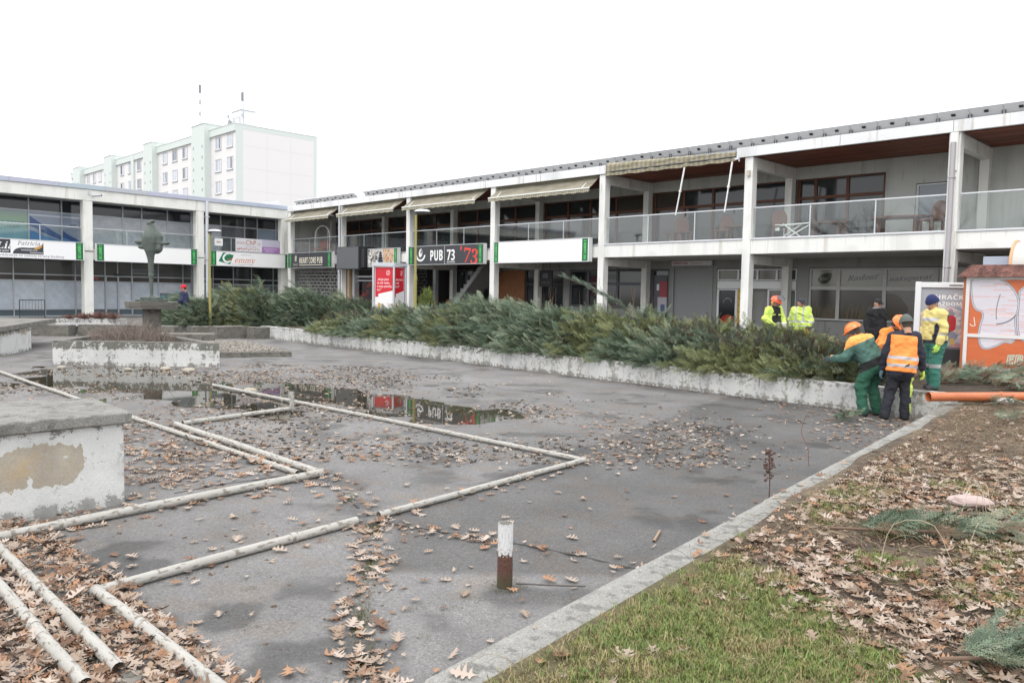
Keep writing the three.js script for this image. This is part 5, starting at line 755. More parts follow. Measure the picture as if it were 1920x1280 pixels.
function growJunipers() {
  for (const s of allShrubs) {
    const r = rng(s.seed), t = thing('juniper_shrub', s.label, 'shrub', [s.x, s.y0, s.z], 0, 'spreading junipers'), list = [], inner = [];
    const area = s.a * s.b * 3.1 + s.h * (s.a + s.b) * 2.2, N = Math.round(area * 130);
    for (let i = 0; i < N; i++) {
      const th = r() * 6.283, cz = -.22 + 1.2 * Math.pow(r(), .8), sn = Math.sqrt(Math.max(0, 1 - cz * cz)), k = .66 + .3 * r(), n = V(Math.cos(th) * sn, cz, Math.sin(th) * sn);
      const u = n.x * s.a * k, w = n.z * s.b * k, lump = .72 + .56 * noise(u * 1.5 + s.seed, w * 1.5, 7), p = V(u * s.dir[0] - w * s.dir[1], Math.max(.04, n.y * s.h * k * lump), u * s.dir[1] + w * s.dir[0]);
      const wp = V(p.x + s.x, p.y + s.y0, p.z + s.z); if (insideOther(wp, s)) continue;
      const out = V(n.x * s.dir[0] - n.z * s.dir[1], 0, n.x * s.dir[1] + n.z * s.dir[0]);
      const wild = r() > .965 ? .4 : 0, d = V(out.x * .9 + .7 * (r() - .5) - .6, .16 + .16 * Math.max(0, n.y) + .34 * (r() - .5) + wild, out.z * .9 + .7 * (r() - .5) + .12).normalize();
      const yel = noise(wp.x * .5 + 3, wp.z * .5, 19) + .25 * (r() - .5) + s.bias, c = greens[yel > .56 ? (r() > .5 ? 2 : 5) : Math.floor(r() * 2) === 0 ? (r() > .4 ? 0 : 4) : (r() > .5 ? 1 : 3)], f = .8 + .45 * r();
      list.push({ p, d, s: .45 + .6 * r() * r() + (wild ? .3 : 0), c: lin(c[0] * f, c[1] * f, c[2] * f), roll: r() * 6.28 });
    }
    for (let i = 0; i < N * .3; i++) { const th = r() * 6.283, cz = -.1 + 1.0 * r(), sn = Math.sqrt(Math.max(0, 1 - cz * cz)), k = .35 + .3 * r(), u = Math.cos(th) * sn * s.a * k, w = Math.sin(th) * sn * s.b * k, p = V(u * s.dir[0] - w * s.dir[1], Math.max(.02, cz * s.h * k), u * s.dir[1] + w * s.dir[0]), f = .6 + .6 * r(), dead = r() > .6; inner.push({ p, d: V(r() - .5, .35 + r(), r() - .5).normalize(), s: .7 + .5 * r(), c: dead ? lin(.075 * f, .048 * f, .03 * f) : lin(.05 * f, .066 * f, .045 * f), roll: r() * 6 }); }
    // outer sprays, then inner ones in darker green and dead brown
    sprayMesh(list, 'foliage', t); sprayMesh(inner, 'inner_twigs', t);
    const br = []; for (let i = 0; i < 9; i++) { const a = i / 9 * 6.28 + r(), e = s.a * (.5 + .3 * r()), g = s.b * (.5 + .3 * r()), ux = Math.cos(a) * e, uz = Math.sin(a) * g, x = ux * s.dir[0] - uz * s.dir[1], z = ux * s.dir[1] + uz * s.dir[0]; br.push(tube([[x * .05, -.03, z * .05], [x * .4, s.h * .28, z * .4], [x * .75, s.h * .5, z * .75], [x, s.h * (.55 + .2 * r()), z]], (q) => .03 * (1 - .75 * q), 6, 8)); }
    part('branches', br, M([.13, .085, .06], .9), t);
  }
}
{
  const prof = (t) => { const T_ = [[1, .62], [4, .72], [7, .92], [10, 1.2], [13, 1.42], [16, 1.25], [19, .85], [21, .55], [23, .4]]; for (let i = 0; i + 1 < T_.length; i++) if (t <= T_[i + 1][0]) return mix(T_[i][1], T_[i + 1][1], (t - T_[i][0]) / (T_[i + 1][0] - T_[i][0])); return .4; };
  const r = rng(808), lab1 = ['juniper at the cut end of the hedge beside the bending worker', 'dark juniper overhanging the white wall next to the cut end', 'juniper overhanging the white wall in front of the men in yellow jackets', 'yellowish juniper over the white wall opposite the shop door', 'juniper over the white wall opposite the roller shutter', 'juniper over the white wall with brown dead skirt', 'juniper over the white wall opposite the ground floor windows', 'juniper over the white wall below the blank sign box beside PUB 73', 'juniper over the white wall below the white column', 'juniper over the white wall with a dark hollow beneath it', 'juniper over the white wall below the PUB 73 sign', 'juniper over the white wall below the advertising column', 'low yellowish juniper near the end of the white wall'];
  lab1.forEach((l, i) => { const t = 3.1 + i * 1.52, [x, z] = wallP(t, 1.3 + .2 * r()); juniper(x, z, .08, 1.5 + .2 * r(), 1.4 + .15 * r(), prof(t) * (.78 + .08 * r()), 900 + i, l, WD, i > 1 && i < 6 ? .12 : i === 12 ? .2 : -.02); });
  const lab2 = ['rear juniper behind the cut end of the hedge', 'rear juniper before the man in black and yellow jacket', 'rear juniper opposite the supermarket door', 'rear juniper opposite the roller shutter', 'tall rear juniper with one long branch rising before the pub', 'tall rear juniper below the blank sign box beside PUB 73', 'tallest rear juniper beside the right lamp post', 'rear juniper in front of the advertising column', 'rear low juniper at the hedge end near the dry bush'];
  lab2.forEach((l, i) => { const t = 5.0 + i * 2.0, [x, z] = wallP(t, 2.7 + .3 * r()); juniper(x, z, .08, 1.75, 1.4, prof(t) * .95, 950 + i, l, WD); });
  juniper(-13.9, -34.2, .02, 1.5, 1.3, 1.25, 970, 'low end juniper beside the person in the red hat', [1, 0], -.3); juniper(-12.0, -35.2, .02, 1.9, 1.5, 1.75, 971, 'big blue green juniper below the gemmy sign', [1, 0], -.3); juniper(-9.6, -35.6, .02, 1.9, 1.5, 1.78, 972, 'big blue green juniper below the HEART CORE PUB sign', [1, 0], -.3); juniper(-7.4, -36.2, .02, 1.6, 1.4, 1.45, 973, 'blue green juniper beside the advertising column', [1, 0], -.3);
  growJunipers();
  // one long branch arching out of the hedge, and bare stems behind it
  const bp = wallP(9.4, 2.4), t = thing('juniper_branch', 'single long juniper branch arching up out of the hedge', 'branch', [bp[0], .9, bp[1]]), L = []; const rr = rng(6), c0 = V(.5, .35, .3), c1 = V(-.35, .98, -.2), c2 = V(-1.25, 1.28, -.55);
  for (let i = 0; i < 46; i++) { const s = i / 46, p = c0.clone().lerp(c1, s).lerp(c1.clone().lerp(c2, s), s), d = c2.clone().sub(c0).normalize().add(V((rr() - .5) * .5, (rr() - .4) * .5, (rr() - .5) * .5)).normalize(); L.push({ p, d, s: .62 * (1 - .35 * s), c: lin(.11, .145, .11), roll: rr() * 6 }); } sprayMesh(L, 'foliage', t); part('stem', tube([[.6, -.9, .35], [.5, .3, .3], [-.35, .88, -.2], [-1.25, 1.26, -.55]], .014, 6), M([.12, .09, .06], .9), t);
  const stems = []; for (let i = 0; i < 26; i++) { const [x, z] = wallP(9 + rr() * 5, 3.6 + rr()), h = 1.35 + .6 * rr(), lx = (rr() - .5) * .5; stems.push(tube([[x, .05, z], [x + lx * .4, h * .6, z], [x + lx, h, z + .1 * (rr() - .5)]], (q) => .008 * (1 - .7 * q), 5, 6)); } solo('bare_stems', stems, M([.19, .1, .075], .85), 'thin bare reddish stems rising behind the hedge before the pub', 'stems').userData.kind = 'stuff';
  const th = thing('conifer', 'small bright yellow green conifer behind the hedge at the lamp post', 'conifer', [-3.15, 0, -28.6]), TL = []; for (let i = 0; i < 260; i++) { const y = .2 + 1.45 * rr(), a = rr() * 6.28, w = .42 * (1 - (y / 1.8) ** 2), p = V(Math.cos(a) * w * .8, y, Math.sin(a) * w * .8), f = .8 + .5 * rr(); TL.push({ p, d: V(Math.cos(a) * .5, 1, Math.sin(a) * .5).normalize(), s: .42, c: lin(.16 * f, .2 * f, .05 * f), roll: rr() * 6 }); } sprayMesh(TL, 'crown', th); part('trunk', cyl([0, 0, 0], [0, 1.3, 0], .04, .015), M([.1, .07, .05], .9), th);
}
// cut branches lying about
function cutBranch(x, y, z, L, turn, n, label, mixBrown = .15, wide = .25) {
  const t = thing('cut_branch', label, 'branch', [x, y, z], turn, 'cut juniper branches'), r = rng(Math.round(x * 100 + z * 10)), list = [];
  for (let i = 0; i < n; i++) { const s = r(), p = V(s * L - L / 2, .02 + .10 * r() * wide * 4 * (1 - Math.abs(s - .5)), (r() - .5) * wide), c = r() < mixBrown ? [.15, .10, .06] : greens[[0, 1, 4, 3][Math.floor(r() * 4)]], f = .8 + .4 * r(); list.push({ p, d: V(.8 + .4 * r(), .06 + .34 * r(), (r() - .5) * 1.1).normalize(), s: .34 + .32 * r(), c: lin(c[0] * f, c[1] * f, c[2] * f), roll: r() * 6 }); }
  sprayMesh(list, 'foliage', t); part('stem', tube([[-L / 2 - .1, .02, 0], [0, .035, .03], [L / 2, .05, 0]], .011, 6), M([.15, .1, .07], .9), t);
}
{
  const B = (t, w, ...a) => { const [x, z] = kerb(t, w); cutBranch(x, lawnY(t, w) + .005, z, ...a); };
  cutBranch(2.55, lawnY(0, 3) + .03, -3.52, 1.0, .12, 90, 'cut juniper branch lying on leaves in the near corner of lawn', .03, .22);
  cutBranch(2.95, .06, -5.45, 1.1, -.1, 46, 'cut juniper sprig across the leaf drift', .1, .2); cutBranch(7.6, .1, -12.2, .5, .5, 10, 'small green sprig on bare soil below the orange pipe'); cutBranch(6.9, .06, -10.9, .5, 1.2, 9, 'small green sprig on soil near the kerb stones'); cutBranch(8.9, .14, -12.0, .5, .2, 8, 'small green sprig on bare soil away from kerb');
  cutBranch(5.5, FLOOR + .02, -12.9, .6, .4, 14, 'green sprig among leaves before the bending worker'); cutBranch(5.1, FLOOR + .02, -10.4, .5, -.3, 12, 'green sprig on wet asphalt inside the kerb'); cutBranch(5.7, FLOOR + .02, -11.1, .6, .3, 14, 'green sprig on asphalt touching the kerb');
  cutBranch(8.7, .1, -15.2, 1.6, .3, 150, 'brush pile of cut juniper behind the man in yellow coat', .4, .8); cutBranch(9.9, .1, -15.8, 1.8, .1, 170, 'brush pile of cut juniper in front of the orange kiosk', .4, .9); cutBranch(9.6, .1, -14.3, 1.6, .2, 120, 'spread of cut juniper before the kiosk brush pile', .5, .7); cutBranch(9.3, .12, -13.3, 1.3, .1, 80, 'cut juniper lying behind the orange pipe', .35, .5);
}

// grass on the near lawn
{
  const r = rng(1201), blades = (n, h) => { const L = []; for (let i = 0; i < n; i++) { const a = r() * 6.28, e = .5 + r() * .9, d = V(Math.cos(a) * Math.cos(e), Math.sin(e), Math.sin(a) * Math.cos(e)), b = V((r() - .5) * .05, 0, (r() - .5) * .05), s = V(-Math.sin(a), 0, Math.cos(a)), l = h * (.5 + r()), m = b.clone().addScaledVector(d, l * .55), d2 = d.clone().add(V(0, -.5, 0)).normalize(); L.push([b, d, s, l * .95, .0019]); L.push([m, d2, s, l * .5, .0014]); } return fan(L); };
  const kinds = [blades(12, .028), blades(10, .038), blades(9, .022)], gm = P([1, 1, 1], .7), lists = [[], [], []];
  for (let i = 0; i < 95000; i++) { const t = -2.5 + r() * 9.5, w = .24 + 4.6 * r() * r() + r() * .8, g = Math.max(greenAt(t, w), .5 * sst(.54, .66, fbm(t * 1.8, w * 1.8, 1209, 3)) * sst(7, 5, t)), n = fbm(t * 3 + 2, w * 3, 1203, 3); if (r() > g * (.35 + .9 * n)) continue; const [x, z] = kerb(t, w); if (z > -2.0 || Math.abs(x) > .75 * -z + .5) continue; const dry = r() < .26 + .5 * sst(.5, .35, n), f = .75 + .5 * r(); lists[i % 3].push([x, lawnY(t, w) - .004, z, dry ? lin(.30 * f, .25 * f, .125 * f) : lin((.14 + .06 * r()) * f, .215 * f, .06 * f), .7 + .7 * r(), r() * 6.28]); }
  const grp = new THREE.Group(); grp.name = 'grass'; scene.add(grp); tag(grp, 'short green and straw coloured grass along the kerb', 'grass', null, 'stuff');
  lists.forEach((l, k) => { const im = new THREE.InstancedMesh(kinds[k], gm, l.length); im.name = 'grass_blades'; im.userData.kind = 'stuff'; l.forEach(([x, y, z, c, s, a], i) => { mT.compose(V(x, y, z), qR.setFromAxisAngle(qUp, a), V(s, s, s)); im.setMatrixAt(i, mT); im.setColorAt(i, c); }); grp.add(im); });
  // moss and small weeds in the floor joints and at the post
  const ml = []; for (let i = 0; i < 6500; i++) { let x, z; const k = r(); if (k < .62) { const j = joints[0], q = Math.floor(r() * 5) + 1, s = r(); x = mix(j[q][0], j[q + 1][0], s) + (r() - .5) * .13; z = mix(j[q][1], j[q + 1][1], s) + (r() - .5) * .1; if (noise(x * 5, z * 3.5, 21) < .42) continue; } else if (k < .72) { const a = r() * 6.28, d = .06 + .07 * r(); x = -.02 + Math.cos(a) * d; z = -5.32 + Math.sin(a) * d; } else if (k < .8) { const c = [[-.62, -4.9], [-.35, -4.93], [-.5, -4.5], [-.22, -5.08], [-1.55, -4.6], [-1.75, -5.2], [-2.2, -5.9]][Math.floor(r() * 7)]; x = c[0] + (r() - .5) * .07; z = c[1] + (r() - .5) * .05; } else { const t = r() * 24; const w = wallP(t, -.06 - .5 * r() * r()); x = w[0]; z = w[1]; if (noise(t * 1.5, 2, 5) < .45) continue; } ml.push([x, z]); }
  const im = new THREE.InstancedMesh(kinds[2], gm, ml.length); ml.forEach(([x, z], i) => { const s = .35 + .45 * r(), f = .6 + .6 * r(); mT.compose(V(x, fy(x, z) - .012, z), qR.setFromAxisAngle(qUp, r() * 6), V(s * 1.3, s, s * 1.3)); im.setMatrixAt(i, mT); im.setColorAt(i, r() > .4 ? lin(.13 * f, .155 * f, .05 * f) : lin(.16 * f, .13 * f, .07 * f)); }); im.name = 'moss'; scene.add(im); tag(im, 'green moss and tiny weeds growing in the asphalt joints', 'moss', null, 'stuff');
  // straw and dry stems on the bare earth
  const straw = [tube([[0, 0, 0], [.1, .02, .03], [.24, .015, .02]], .0016, 3, 4), tube([[0, 0, 0], [.08, .07, .02], [.2, .09, .06], [.3, .02, .1]], .0014, 3, 6)], sl = [[], []];
  for (let i = 0; i < 30000; i++) { const t = r() * 13, w = .1 + 7 * r() * r() + .5 * r(); if (r() < greenAt(t, w) * .8 || noise(t * 2, w * 2, 31) < .25) continue; const [x, z] = kerb(t, w); sl[i % 2].push([x, lawnY(t, w) + .004, z]); }
  const sg = new THREE.Group(); sg.name = 'straw'; scene.add(sg); tag(sg, 'pale dry straw and needles scattered over the bare soil', 'straw', null, 'stuff'); sl.forEach((l, k) => { const q = new THREE.InstancedMesh(straw[k], M([1, 1, 1], .9), l.length); q.name = 'straw_stems'; q.userData.kind = 'stuff'; l.forEach(([x, y, z], i) => { const s = .12 + .75 * r() ** 3, f = .6 + .6 * r(); mT.compose(V(x, y, z), qR.setFromAxisAngle(qUp, r() * 6.28), V(s, s, s)); q.setMatrixAt(i, mT); q.setColorAt(i, r() > .4 ? lin(.34 * f, .27 * f, .17 * f) : lin(.17 * f, .11 * f, .07 * f)); }); sg.add(q); });
}

// fallen oak leaves
{
  function oak(seed) {
    const r = rng(seed), pts = [], side = (s) => [[.02, .012], [.12, .03], [.2, .09 + .03 * r()], [.23, .24 + .07 * r()], [.3, .2], [.335, .075], [.4, .1], [.46, .34 + .08 * r()], [.55, .27], [.575, .1], [.64, .12], [.70, .29 + .06 * r()], [.78, .2], [.79, .09], [.86, .13], [.92, .14], [1.0, .02]].map(([y, x]) => [s * x * (.9 + .2 * r()), y + (r() - .5) * .015]);
    const A_ = side(1), B_ = side(-1), torn = seed % 3; pts.push(...(torn === 1 ? A_.slice(0, 10) : A_), ...(torn === 2 ? [[0, 1], [-.03, .7], [-.05, .52], [-.02, .3], [-.03, .1]] : torn === 1 ? B_.slice(0, 7).reverse() : B_.reverse())); const g = new THREE.ShapeGeometry(new THREE.Shape(pts.map(([x, y]) => new THREE.Vector2(x, y - .5)))), cu = (r() - .35) * 1.1, cv = (r() - .3) * .9, tw = (r() - .5) * 1.2;
    const p = g.attributes.position; for (let i = 0; i < p.count; i++) { const x = p.getX(i), y = p.getY(i), z = cu * x * x * 2 + cv * (y * y) * .9 + tw * x * y + .05 * (noise(x * 7 + seed, y * 7, 3) - .5); p.setXYZ(i, x, z, -y); }
    const st = new THREE.BufferGeometry(); st.setAttribute('position', new THREE.BufferAttribute(new Float32Array([-.008, cv * .22, .48, .008, cv * .22, .48, 0, cv * .22 + .04, .68]), 3)); st.computeVertexNormals(); g.computeVertexNormals(); return G([g.toNonIndexed(), st]);
  }
  const kinds = [3, 6, 9, 12, 4, 7, 5, 15].map((k) => oak(k)), tones = [[.33, .26, .205], [.27, .20, .15], [.39, .32, .27], [.20, .115, .07], [.25, .18, .13], [.15, .08, .048], [.34, .27, .22], [.29, .16, .09]];
  const mats = tones.map((c) => P(c, .8)), r = rng(4242), all = [];
  const pipes = [[-.85, -3.25, -2.69, -5.01], [-2.69, -5.01, .89, -9.34], [.89, -9.34, -6.1, -15.94], [-4.6, -5.36, -2.06, -8.4], [-2.06, -8.4, -4.84, -11.22], [-2.3, -8.4, -11.6, -17.65], [-4.4, -6.36, -2.02, -3.97], [-4.2, -5.9, -2.1, -3.8], [-4.78, -11.3, -3.66, -13]];
  const add = (x, y, z, sc, flat, where) => { if (z > -1.6 || Math.abs(x) > .72 * -z + .4) return; all.push({ x, y, z, s: (.05 + .085 * r()) * sc, e: new THREE.Euler((r() - .5) * flat, r() * 6.283, (r() - .5) * flat, 'YXZ'), k: Math.floor(r() * 8), m: Math.floor(r() * 8), where }); };
  const basinDensity = (x, z) => {
    let d = .035; const kd = (x - K0[0]) * KN[0] + (z - K0[1]) * KN[1]; if (kd > -.03) return 0;
    if (kd > -.42) d += .75 * sst(-.42, -.05, kd) * sst(.35, .6, noise(((x - K0[0]) * KD[0] + (z - K0[1]) * KD[1]) * .8, 4, 3) + (z < -5 && z > -9.5 ? .12 : -.02));
    const jd = jointD(x, z); d += .8 * sst(.26, .03, jd) * (x < 0 ? 1 : .25);
    for (let i = 0; i < pipes.length; i++) { const q = segDist(x, z, ...pipes[i]); if (q < .3) d += (i === 2 ? .15 : .42) * sst(.3, .05, q) * sst(.35, .6, noise(x * 1.6, z * 1.6, i)); }
    const L1 = x - z; // drift west of the first elbow, between the two buried pipes
    if (z > -6.6 && x < -1.2 && x < -2.62 + (z + 5.01) * 1.02 + .2) d += 4.2;
    if (z < -7.4 && z > -11.6 && x < -2.2 - (z + 8.4) * -1 * .98 + .05 && x > -6) d += 1.15 * sst(.34, .6, noise(x * 1.2, z * 1.2, 77));
    const wq = (x - W0[0]) * WN[0] + (z - W0[1]) * WN[1]; if (z < -9 && x > -9 && z > -21) d += .5 * sst(.40, .6, fbm(x * .55, z * .55, 79, 3)) * sst(-2.2, -4, wq) * sst(3.6, 2, x + z * .12 + 1.4);
    if (x > 4.2 && z < -9.8 && kd < 0) d += .9 * sst(4.2, 5.8, x + (fbm(x, z, 91, 3) - .5) * 2);
    const wd = (x - W0[0]) * WN[0] + (z - W0[1]) * WN[1]; if (wd > -.03) return 0; if (wd > -.5) d += .55 * sst(-.5, -.05, wd);
    if (z > -7.6 && x < -3.4) d += .5; if (puddleDip(x, z) > .6) d *= .35; return d;
  };
  const inBlock = (x, z) => { const a = [[-3.59, -7.2], [-4.34, -7.98], [-7.6, -6.3], [-6.6, -4.1]]; let c = false; for (let i = 0, j = 3; i < 4; j = i++) if ((a[i][1] > z) !== (a[j][1] > z) && x < (a[j][0] - a[i][0]) * (z - a[i][1]) / (a[j][1] - a[i][1]) + a[i][0]) c = !c; return c || (x < -7.3 && z < -19.6); };
  for (let i = 0; i < 60000; i++) { const z = -2.2 - 19.5 * Math.pow(r(), 1.25), x = mix(-.72 * -z, Math.min(.62 * -z, 7.4), r()), D = basinDensity(x, z); if (inBlock(x, z) || r() > D * .42) continue; const deep = D > 1.4; add(x, fy(x, z) + .008 + (deep ? .05 * r() : .012 * r()), z, z < -10 ? .85 : 1, deep ? .9 : .35, deep ? 'drift' : 'floor'); }
  for (let i = 0; i < 52000; i++) { const t = -2 + 14 * r(), w = .02 + 7 * Math.pow(r(), .9), n = fbm(t * .9, w * .9, 95, 3), g = greenAt(t, w), [x, z] = kerb(t, w); let d = mix(1.15, .10, g) * sst(.24, .44, n + .12) * sst(8.5, 5.5, t) + .05; if (w < .3) d *= .12; d += .9 * sst(2.1, 2.7, t + .6 * w) * sst(6, 4.5, t) * sst(.5, .9, w) * sst(.24, .42, n + .06); if (r() > d * .55) continue; add(x, lawnY(t, w) + .010 + .025 * r() * (d > .5 ? 1 : .3), z, .95, .7, 'lawn'); }
  all.forEach((l) => { l.big = l.s / Math.hypot(l.x, 1.7, l.z); }); all.sort((a, b) => b.big - a.big);
  const label = { drift: 'curled brown oak leaf in the drift round the buried pipes', floor: 'fallen brown oak leaf lying on the bare asphalt', lawn: 'fallen brown oak leaf lying on the lawn side of the kerb' };
  const rest = kinds.map(() => []); let shown = 0;
  for (const l of all) {
    const ax = Math.abs(l.x / -l.z), ay = (1.72 - l.y) / -l.z; // only leaves well inside the view become single things
    if (shown < 300 && ax < .63 && ay < .50) { shown++; const o = solo('oak_leaf', kinds[l.k], mats[l.m], label[l.where], 'leaf', 'fallen oak leaves: ' + l.where); o.position.set(l.x, l.y, l.z); o.rotation.copy(l.e); o.scale.setScalar(l.s); } else rest[l.k].push(l);
  }
  const grp = new THREE.Group(); grp.name = 'fallen_leaves'; scene.add(grp); tag(grp, 'countless fallen brown oak leaves across basin floor and lawn', 'leaves', null, 'stuff'); const wm = P([1, 1, 1], .8);
  rest.forEach((l, k) => { const im = new THREE.InstancedMesh(kinds[k], wm, l.length); im.name = 'leaves'; im.userData.kind = 'stuff'; l.forEach((e, i) => { mT.compose(V(e.x, e.y, e.z), qR.setFromEuler(e.e), V(e.s, e.s, e.s)); im.setMatrixAt(i, mT); const c = tones[e.m], f = .8 + .4 * r(); im.setColorAt(i, lin(c[0] * f, c[1] * f, c[2] * f)); }); grp.add(im); });
  
  // dark scraps of bark and rotted leaf in the wet half of the basin
  const chip = ease(new THREE.BoxGeometry(1, .18, .45, 3, 1, 2), (v) => { v.y += .35 * (noise(v.x * 4 + 5, v.z * 5, 3) - .5); v.z *= 1 - .5 * Math.abs(v.x); }), cl = [];
  for (let i = 0; i < 42000; i++) { const z = -9.2 - 11.5 * r(), x = mix(-11, 4.5, r()), n = fbm(x * .6, z * .6, 97, 4); if (inBlock(x, z) || Math.abs(x) > .72 * -z) continue; const wd = (x - W0[0]) * WN[0] + (z - W0[1]) * WN[1]; if (r() > .62 * sst(.38, .6, n) * sst(-2.2, -4, wd) * sst(4.2, 2.6, x + z * .12 + 1.4) * (puddleDip(x, z) > .7 ? .25 : 1)) continue; cl.push([x, z]); }
  const base = cl.length; // crumbled leaf under the drifts and on the bank
  for (let i = 0; i < 40000; i++) { if (r() < .35) { const z = -2.4 - 4.4 * r(), x = -5 + 4.4 * r(); if (inBlock(x, z) || r() > .3 * Math.min(2.4, basinDensity(x, z))) continue; cl.push([x, z]); } else { const t = -1 + 13 * r(), w = .3 + 6.5 * r() * r(), g = greenAt(t, w); if (r() < g || r() > .5) continue; const [x, z] = kerb(t, w); cl.push([x, z, lawnY(t, w) + .006]); } }
  const im = new THREE.InstancedMesh(chip, M([1, 1, 1], .85), cl.length); cl.forEach(([x, z, yy], i) => { const s = .022 + .06 * r() ** 2; if (i >= base) { const q = .012 + .03 * r() ** 2; mT.compose(V(x, (yy ?? fy(x, z)) + q * .1, z), qR.setFromEuler(new THREE.Euler((r() - .5) * .8, r() * 6.28, (r() - .5) * .8)), V(q, q, q)); im.setMatrixAt(i, mT); const f = .6 + .8 * r(); im.setColorAt(i, r() < .6 ? lin(.12 * f, .075 * f, .05 * f) : lin(.26 * f, .19 * f, .14 * f)); return; } mT.compose(V(x, Math.max(fy(x, z), FLOOR - .0085) + s * .06, z), qR.setFromEuler(new THREE.Euler((r() - .5) * .5, r() * 6.28, (r() - .5) * .5)), V(s, s, s)); im.setMatrixAt(i, mT); const k = r(), f = .7 + .6 * r(); im.setColorAt(i, k < .5 ? lin(.05 * f, .04 * f, .033 * f) : k < .88 ? lin(.22 * f, .17 * f, .13 * f) : lin(.34 * f, .30 * f, .26 * f)); }); im.name = 'leaf_litter'; scene.add(im); tag(im, 'dark and pale scraps of rotted leaf around the puddle', 'litter', null, 'stuff');
}
{ // dry bush in the planter
  const r = rng(66), tw = []; for (let i = 0; i < 520; i++) { const a = r() * 6.28, rad = r() ** .6, bx_ = -10.35 + Math.cos(a) * rad * 1.15, bz = -21.2 + Math.sin(a) * rad * .8, h = (.42 + .45 * r()) * (1 - .45 * rad), lx = (r() - .5) * .7, lz = (r() - .5) * .5; tw.push(tube([[bx_, .1, bz], [bx_ + lx * .4, .14 + h * .7, bz + lz * .4], [bx_ + lx, .14 + h * (.7 + .4 * r()), bz + lz]], (q) => .008 * (1 - .7 * q), 3, 4)); }
  solo('dry_bush', tw, M([.23, .185, .16], .95), 'tangled leafless brown bush filling the white planter', 'bush');
  // dried seed stalk and twigs at the kerb
  const st = thing('dry_stalk', 'dark dried seed stalk standing at the kerb', 'stalk', [2.38, 0, -7.1]); part('stem', tube([[0, FLOOR, 0], [.01, .0, 0], [-.01, .32, 0]], .006, 5), M([.1, .06, .05], .9), st); const sd = []; for (let i = 0; i < 40; i++) sd.push(new THREE.IcosahedronGeometry(.010 + .008 * r(), 0).translate((r() - .5) * .07, .04 + .28 * r(), (r() - .5) * .07)); part('seed_heads', sd, M([.10, .06, .05], .95), st);
  solo('twig', [tube([[3.05, .0, -7.9], [3.03, .2, -7.9], [2.98, .34, -7.95], [3.02, .52, -7.95]], .0035, 5)], M([.16, .07, .05], .8), 'thin upright reddish twig growing beside the kerb', 'twig'); solo('twig', [tube([[.06, FLOOR + .02, -5.33], [.3, FLOOR + .055, -5.22], [.52, FLOOR + .09, -5.12]], .006, 5)], M([.1, .09, .085], .8), 'grey stick leaning out from the foot of the post stub', 'twig'); solo('twig', [tube([[1.2, FLOOR + .01, -6.35], [1.26, FLOOR + .02, -6.5], [1.3, FLOOR + .015, -6.62]], .012, 6)], M([.30, .22, .15], .8), 'short thick broken stick lying on dark asphalt', 'twig'); solo('twig', [tube([[3.2, .06, -6.05], [3.6, .075, -5.95], [4.0, .07, -5.75], [4.4, .08, -5.7]], (q) => .014 * (1 - .5 * q), 6)], M([.13, .1, .08], .85), 'long dark branch lying on soil under the pink foam', 'twig');
  // curling straw blades by the leaf drift
  const cu = []; for (let i = 0; i < 16; i++) { const t = 2.6 + 3.2 * r(), w = .9 + 1.8 * r(), [x, z] = kerb(t, w), y = lawnY(t, w), h = .12 + .2 * r(), a = r() * 6.28, l = .2 + .25 * r(); cu.push(tube([[x, y, z], [x + Math.cos(a) * l * .2, y + h, z + Math.sin(a) * l * .2], [x + Math.cos(a) * l * .7, y + h * 1.1, z + Math.sin(a) * l * .7], [x + Math.cos(a) * l, y + h * .4, z + Math.sin(a) * l]], .0022, 4, 10)); } solo('dry_grass', cu, M([.5, .43, .31], .85), 'long pale curling dry grass blades over the leaf drift', 'grass').userData.kind = 'stuff';
  // scraps
  const lump = (s, seed) => ease(new THREE.IcosahedronGeometry(1, 3), (v) => { const k = 1 + .5 * (fbm(v.x * 1.6 + seed, v.y * 1.6 + v.z, seed, 3) - .5); v.multiplyScalar(k); v.x *= s[0]; v.y *= s[1]; v.z *= s[2]; });
  const put = (n, g, m, p, l, c, g2) => { const o = solo(n, g, m, l, c, g2); o.position.set(...p); return o; };
  put('foam_piece', lump([.17, .05, .085], 3), M([.42, .33, .31], .9), [3.72, .10, -6.25], 'pinkish white torn foam piece on bare soil', 'foam').rotation.y = -.45;
  put('plastic_scrap', lump([.14, .05, .08], 8), M([.75, .75, .76], .5), [9.55, .14, -14.2], 'crumpled white plastic before the orange kiosk', 'scrap'); put('plastic_scrap', lump([.13, .045, .07], 12), M([.76, .72, .72], .5), [7.9, .13, -12.45], 'flattened white cup below the orange pipe', 'scrap'); put('plastic_scrap', lump([.05, .02, .04], 15), M([.7, .7, .68], .6), [3.28, .09, -4.6], 'small white scrap among lawn leaves', 'scrap');
  [[-8.4, -18.95, .13, 'light stone in shallow water near planter crack'], [-9.2, -18.7, .1, 'small stone beside the planter in shallow water'], [-7.7, -18.6, .17, 'flat plank shaped stone below the planter corner'], [-5.1, -15.2, .14, 'brown stone lying on the puddle pipe'], [-10.9, -18.9, .11, 'pale crumpled lump at the planter foot']].forEach(([x, z, s, l], i) => put('stone', lump([s, s * .4, s * .6], 20 + i), M([.34, .31, .26], .85), [x, FLOOR + s * .18, z], l, 'stone', 'loose stones near the puddle'));
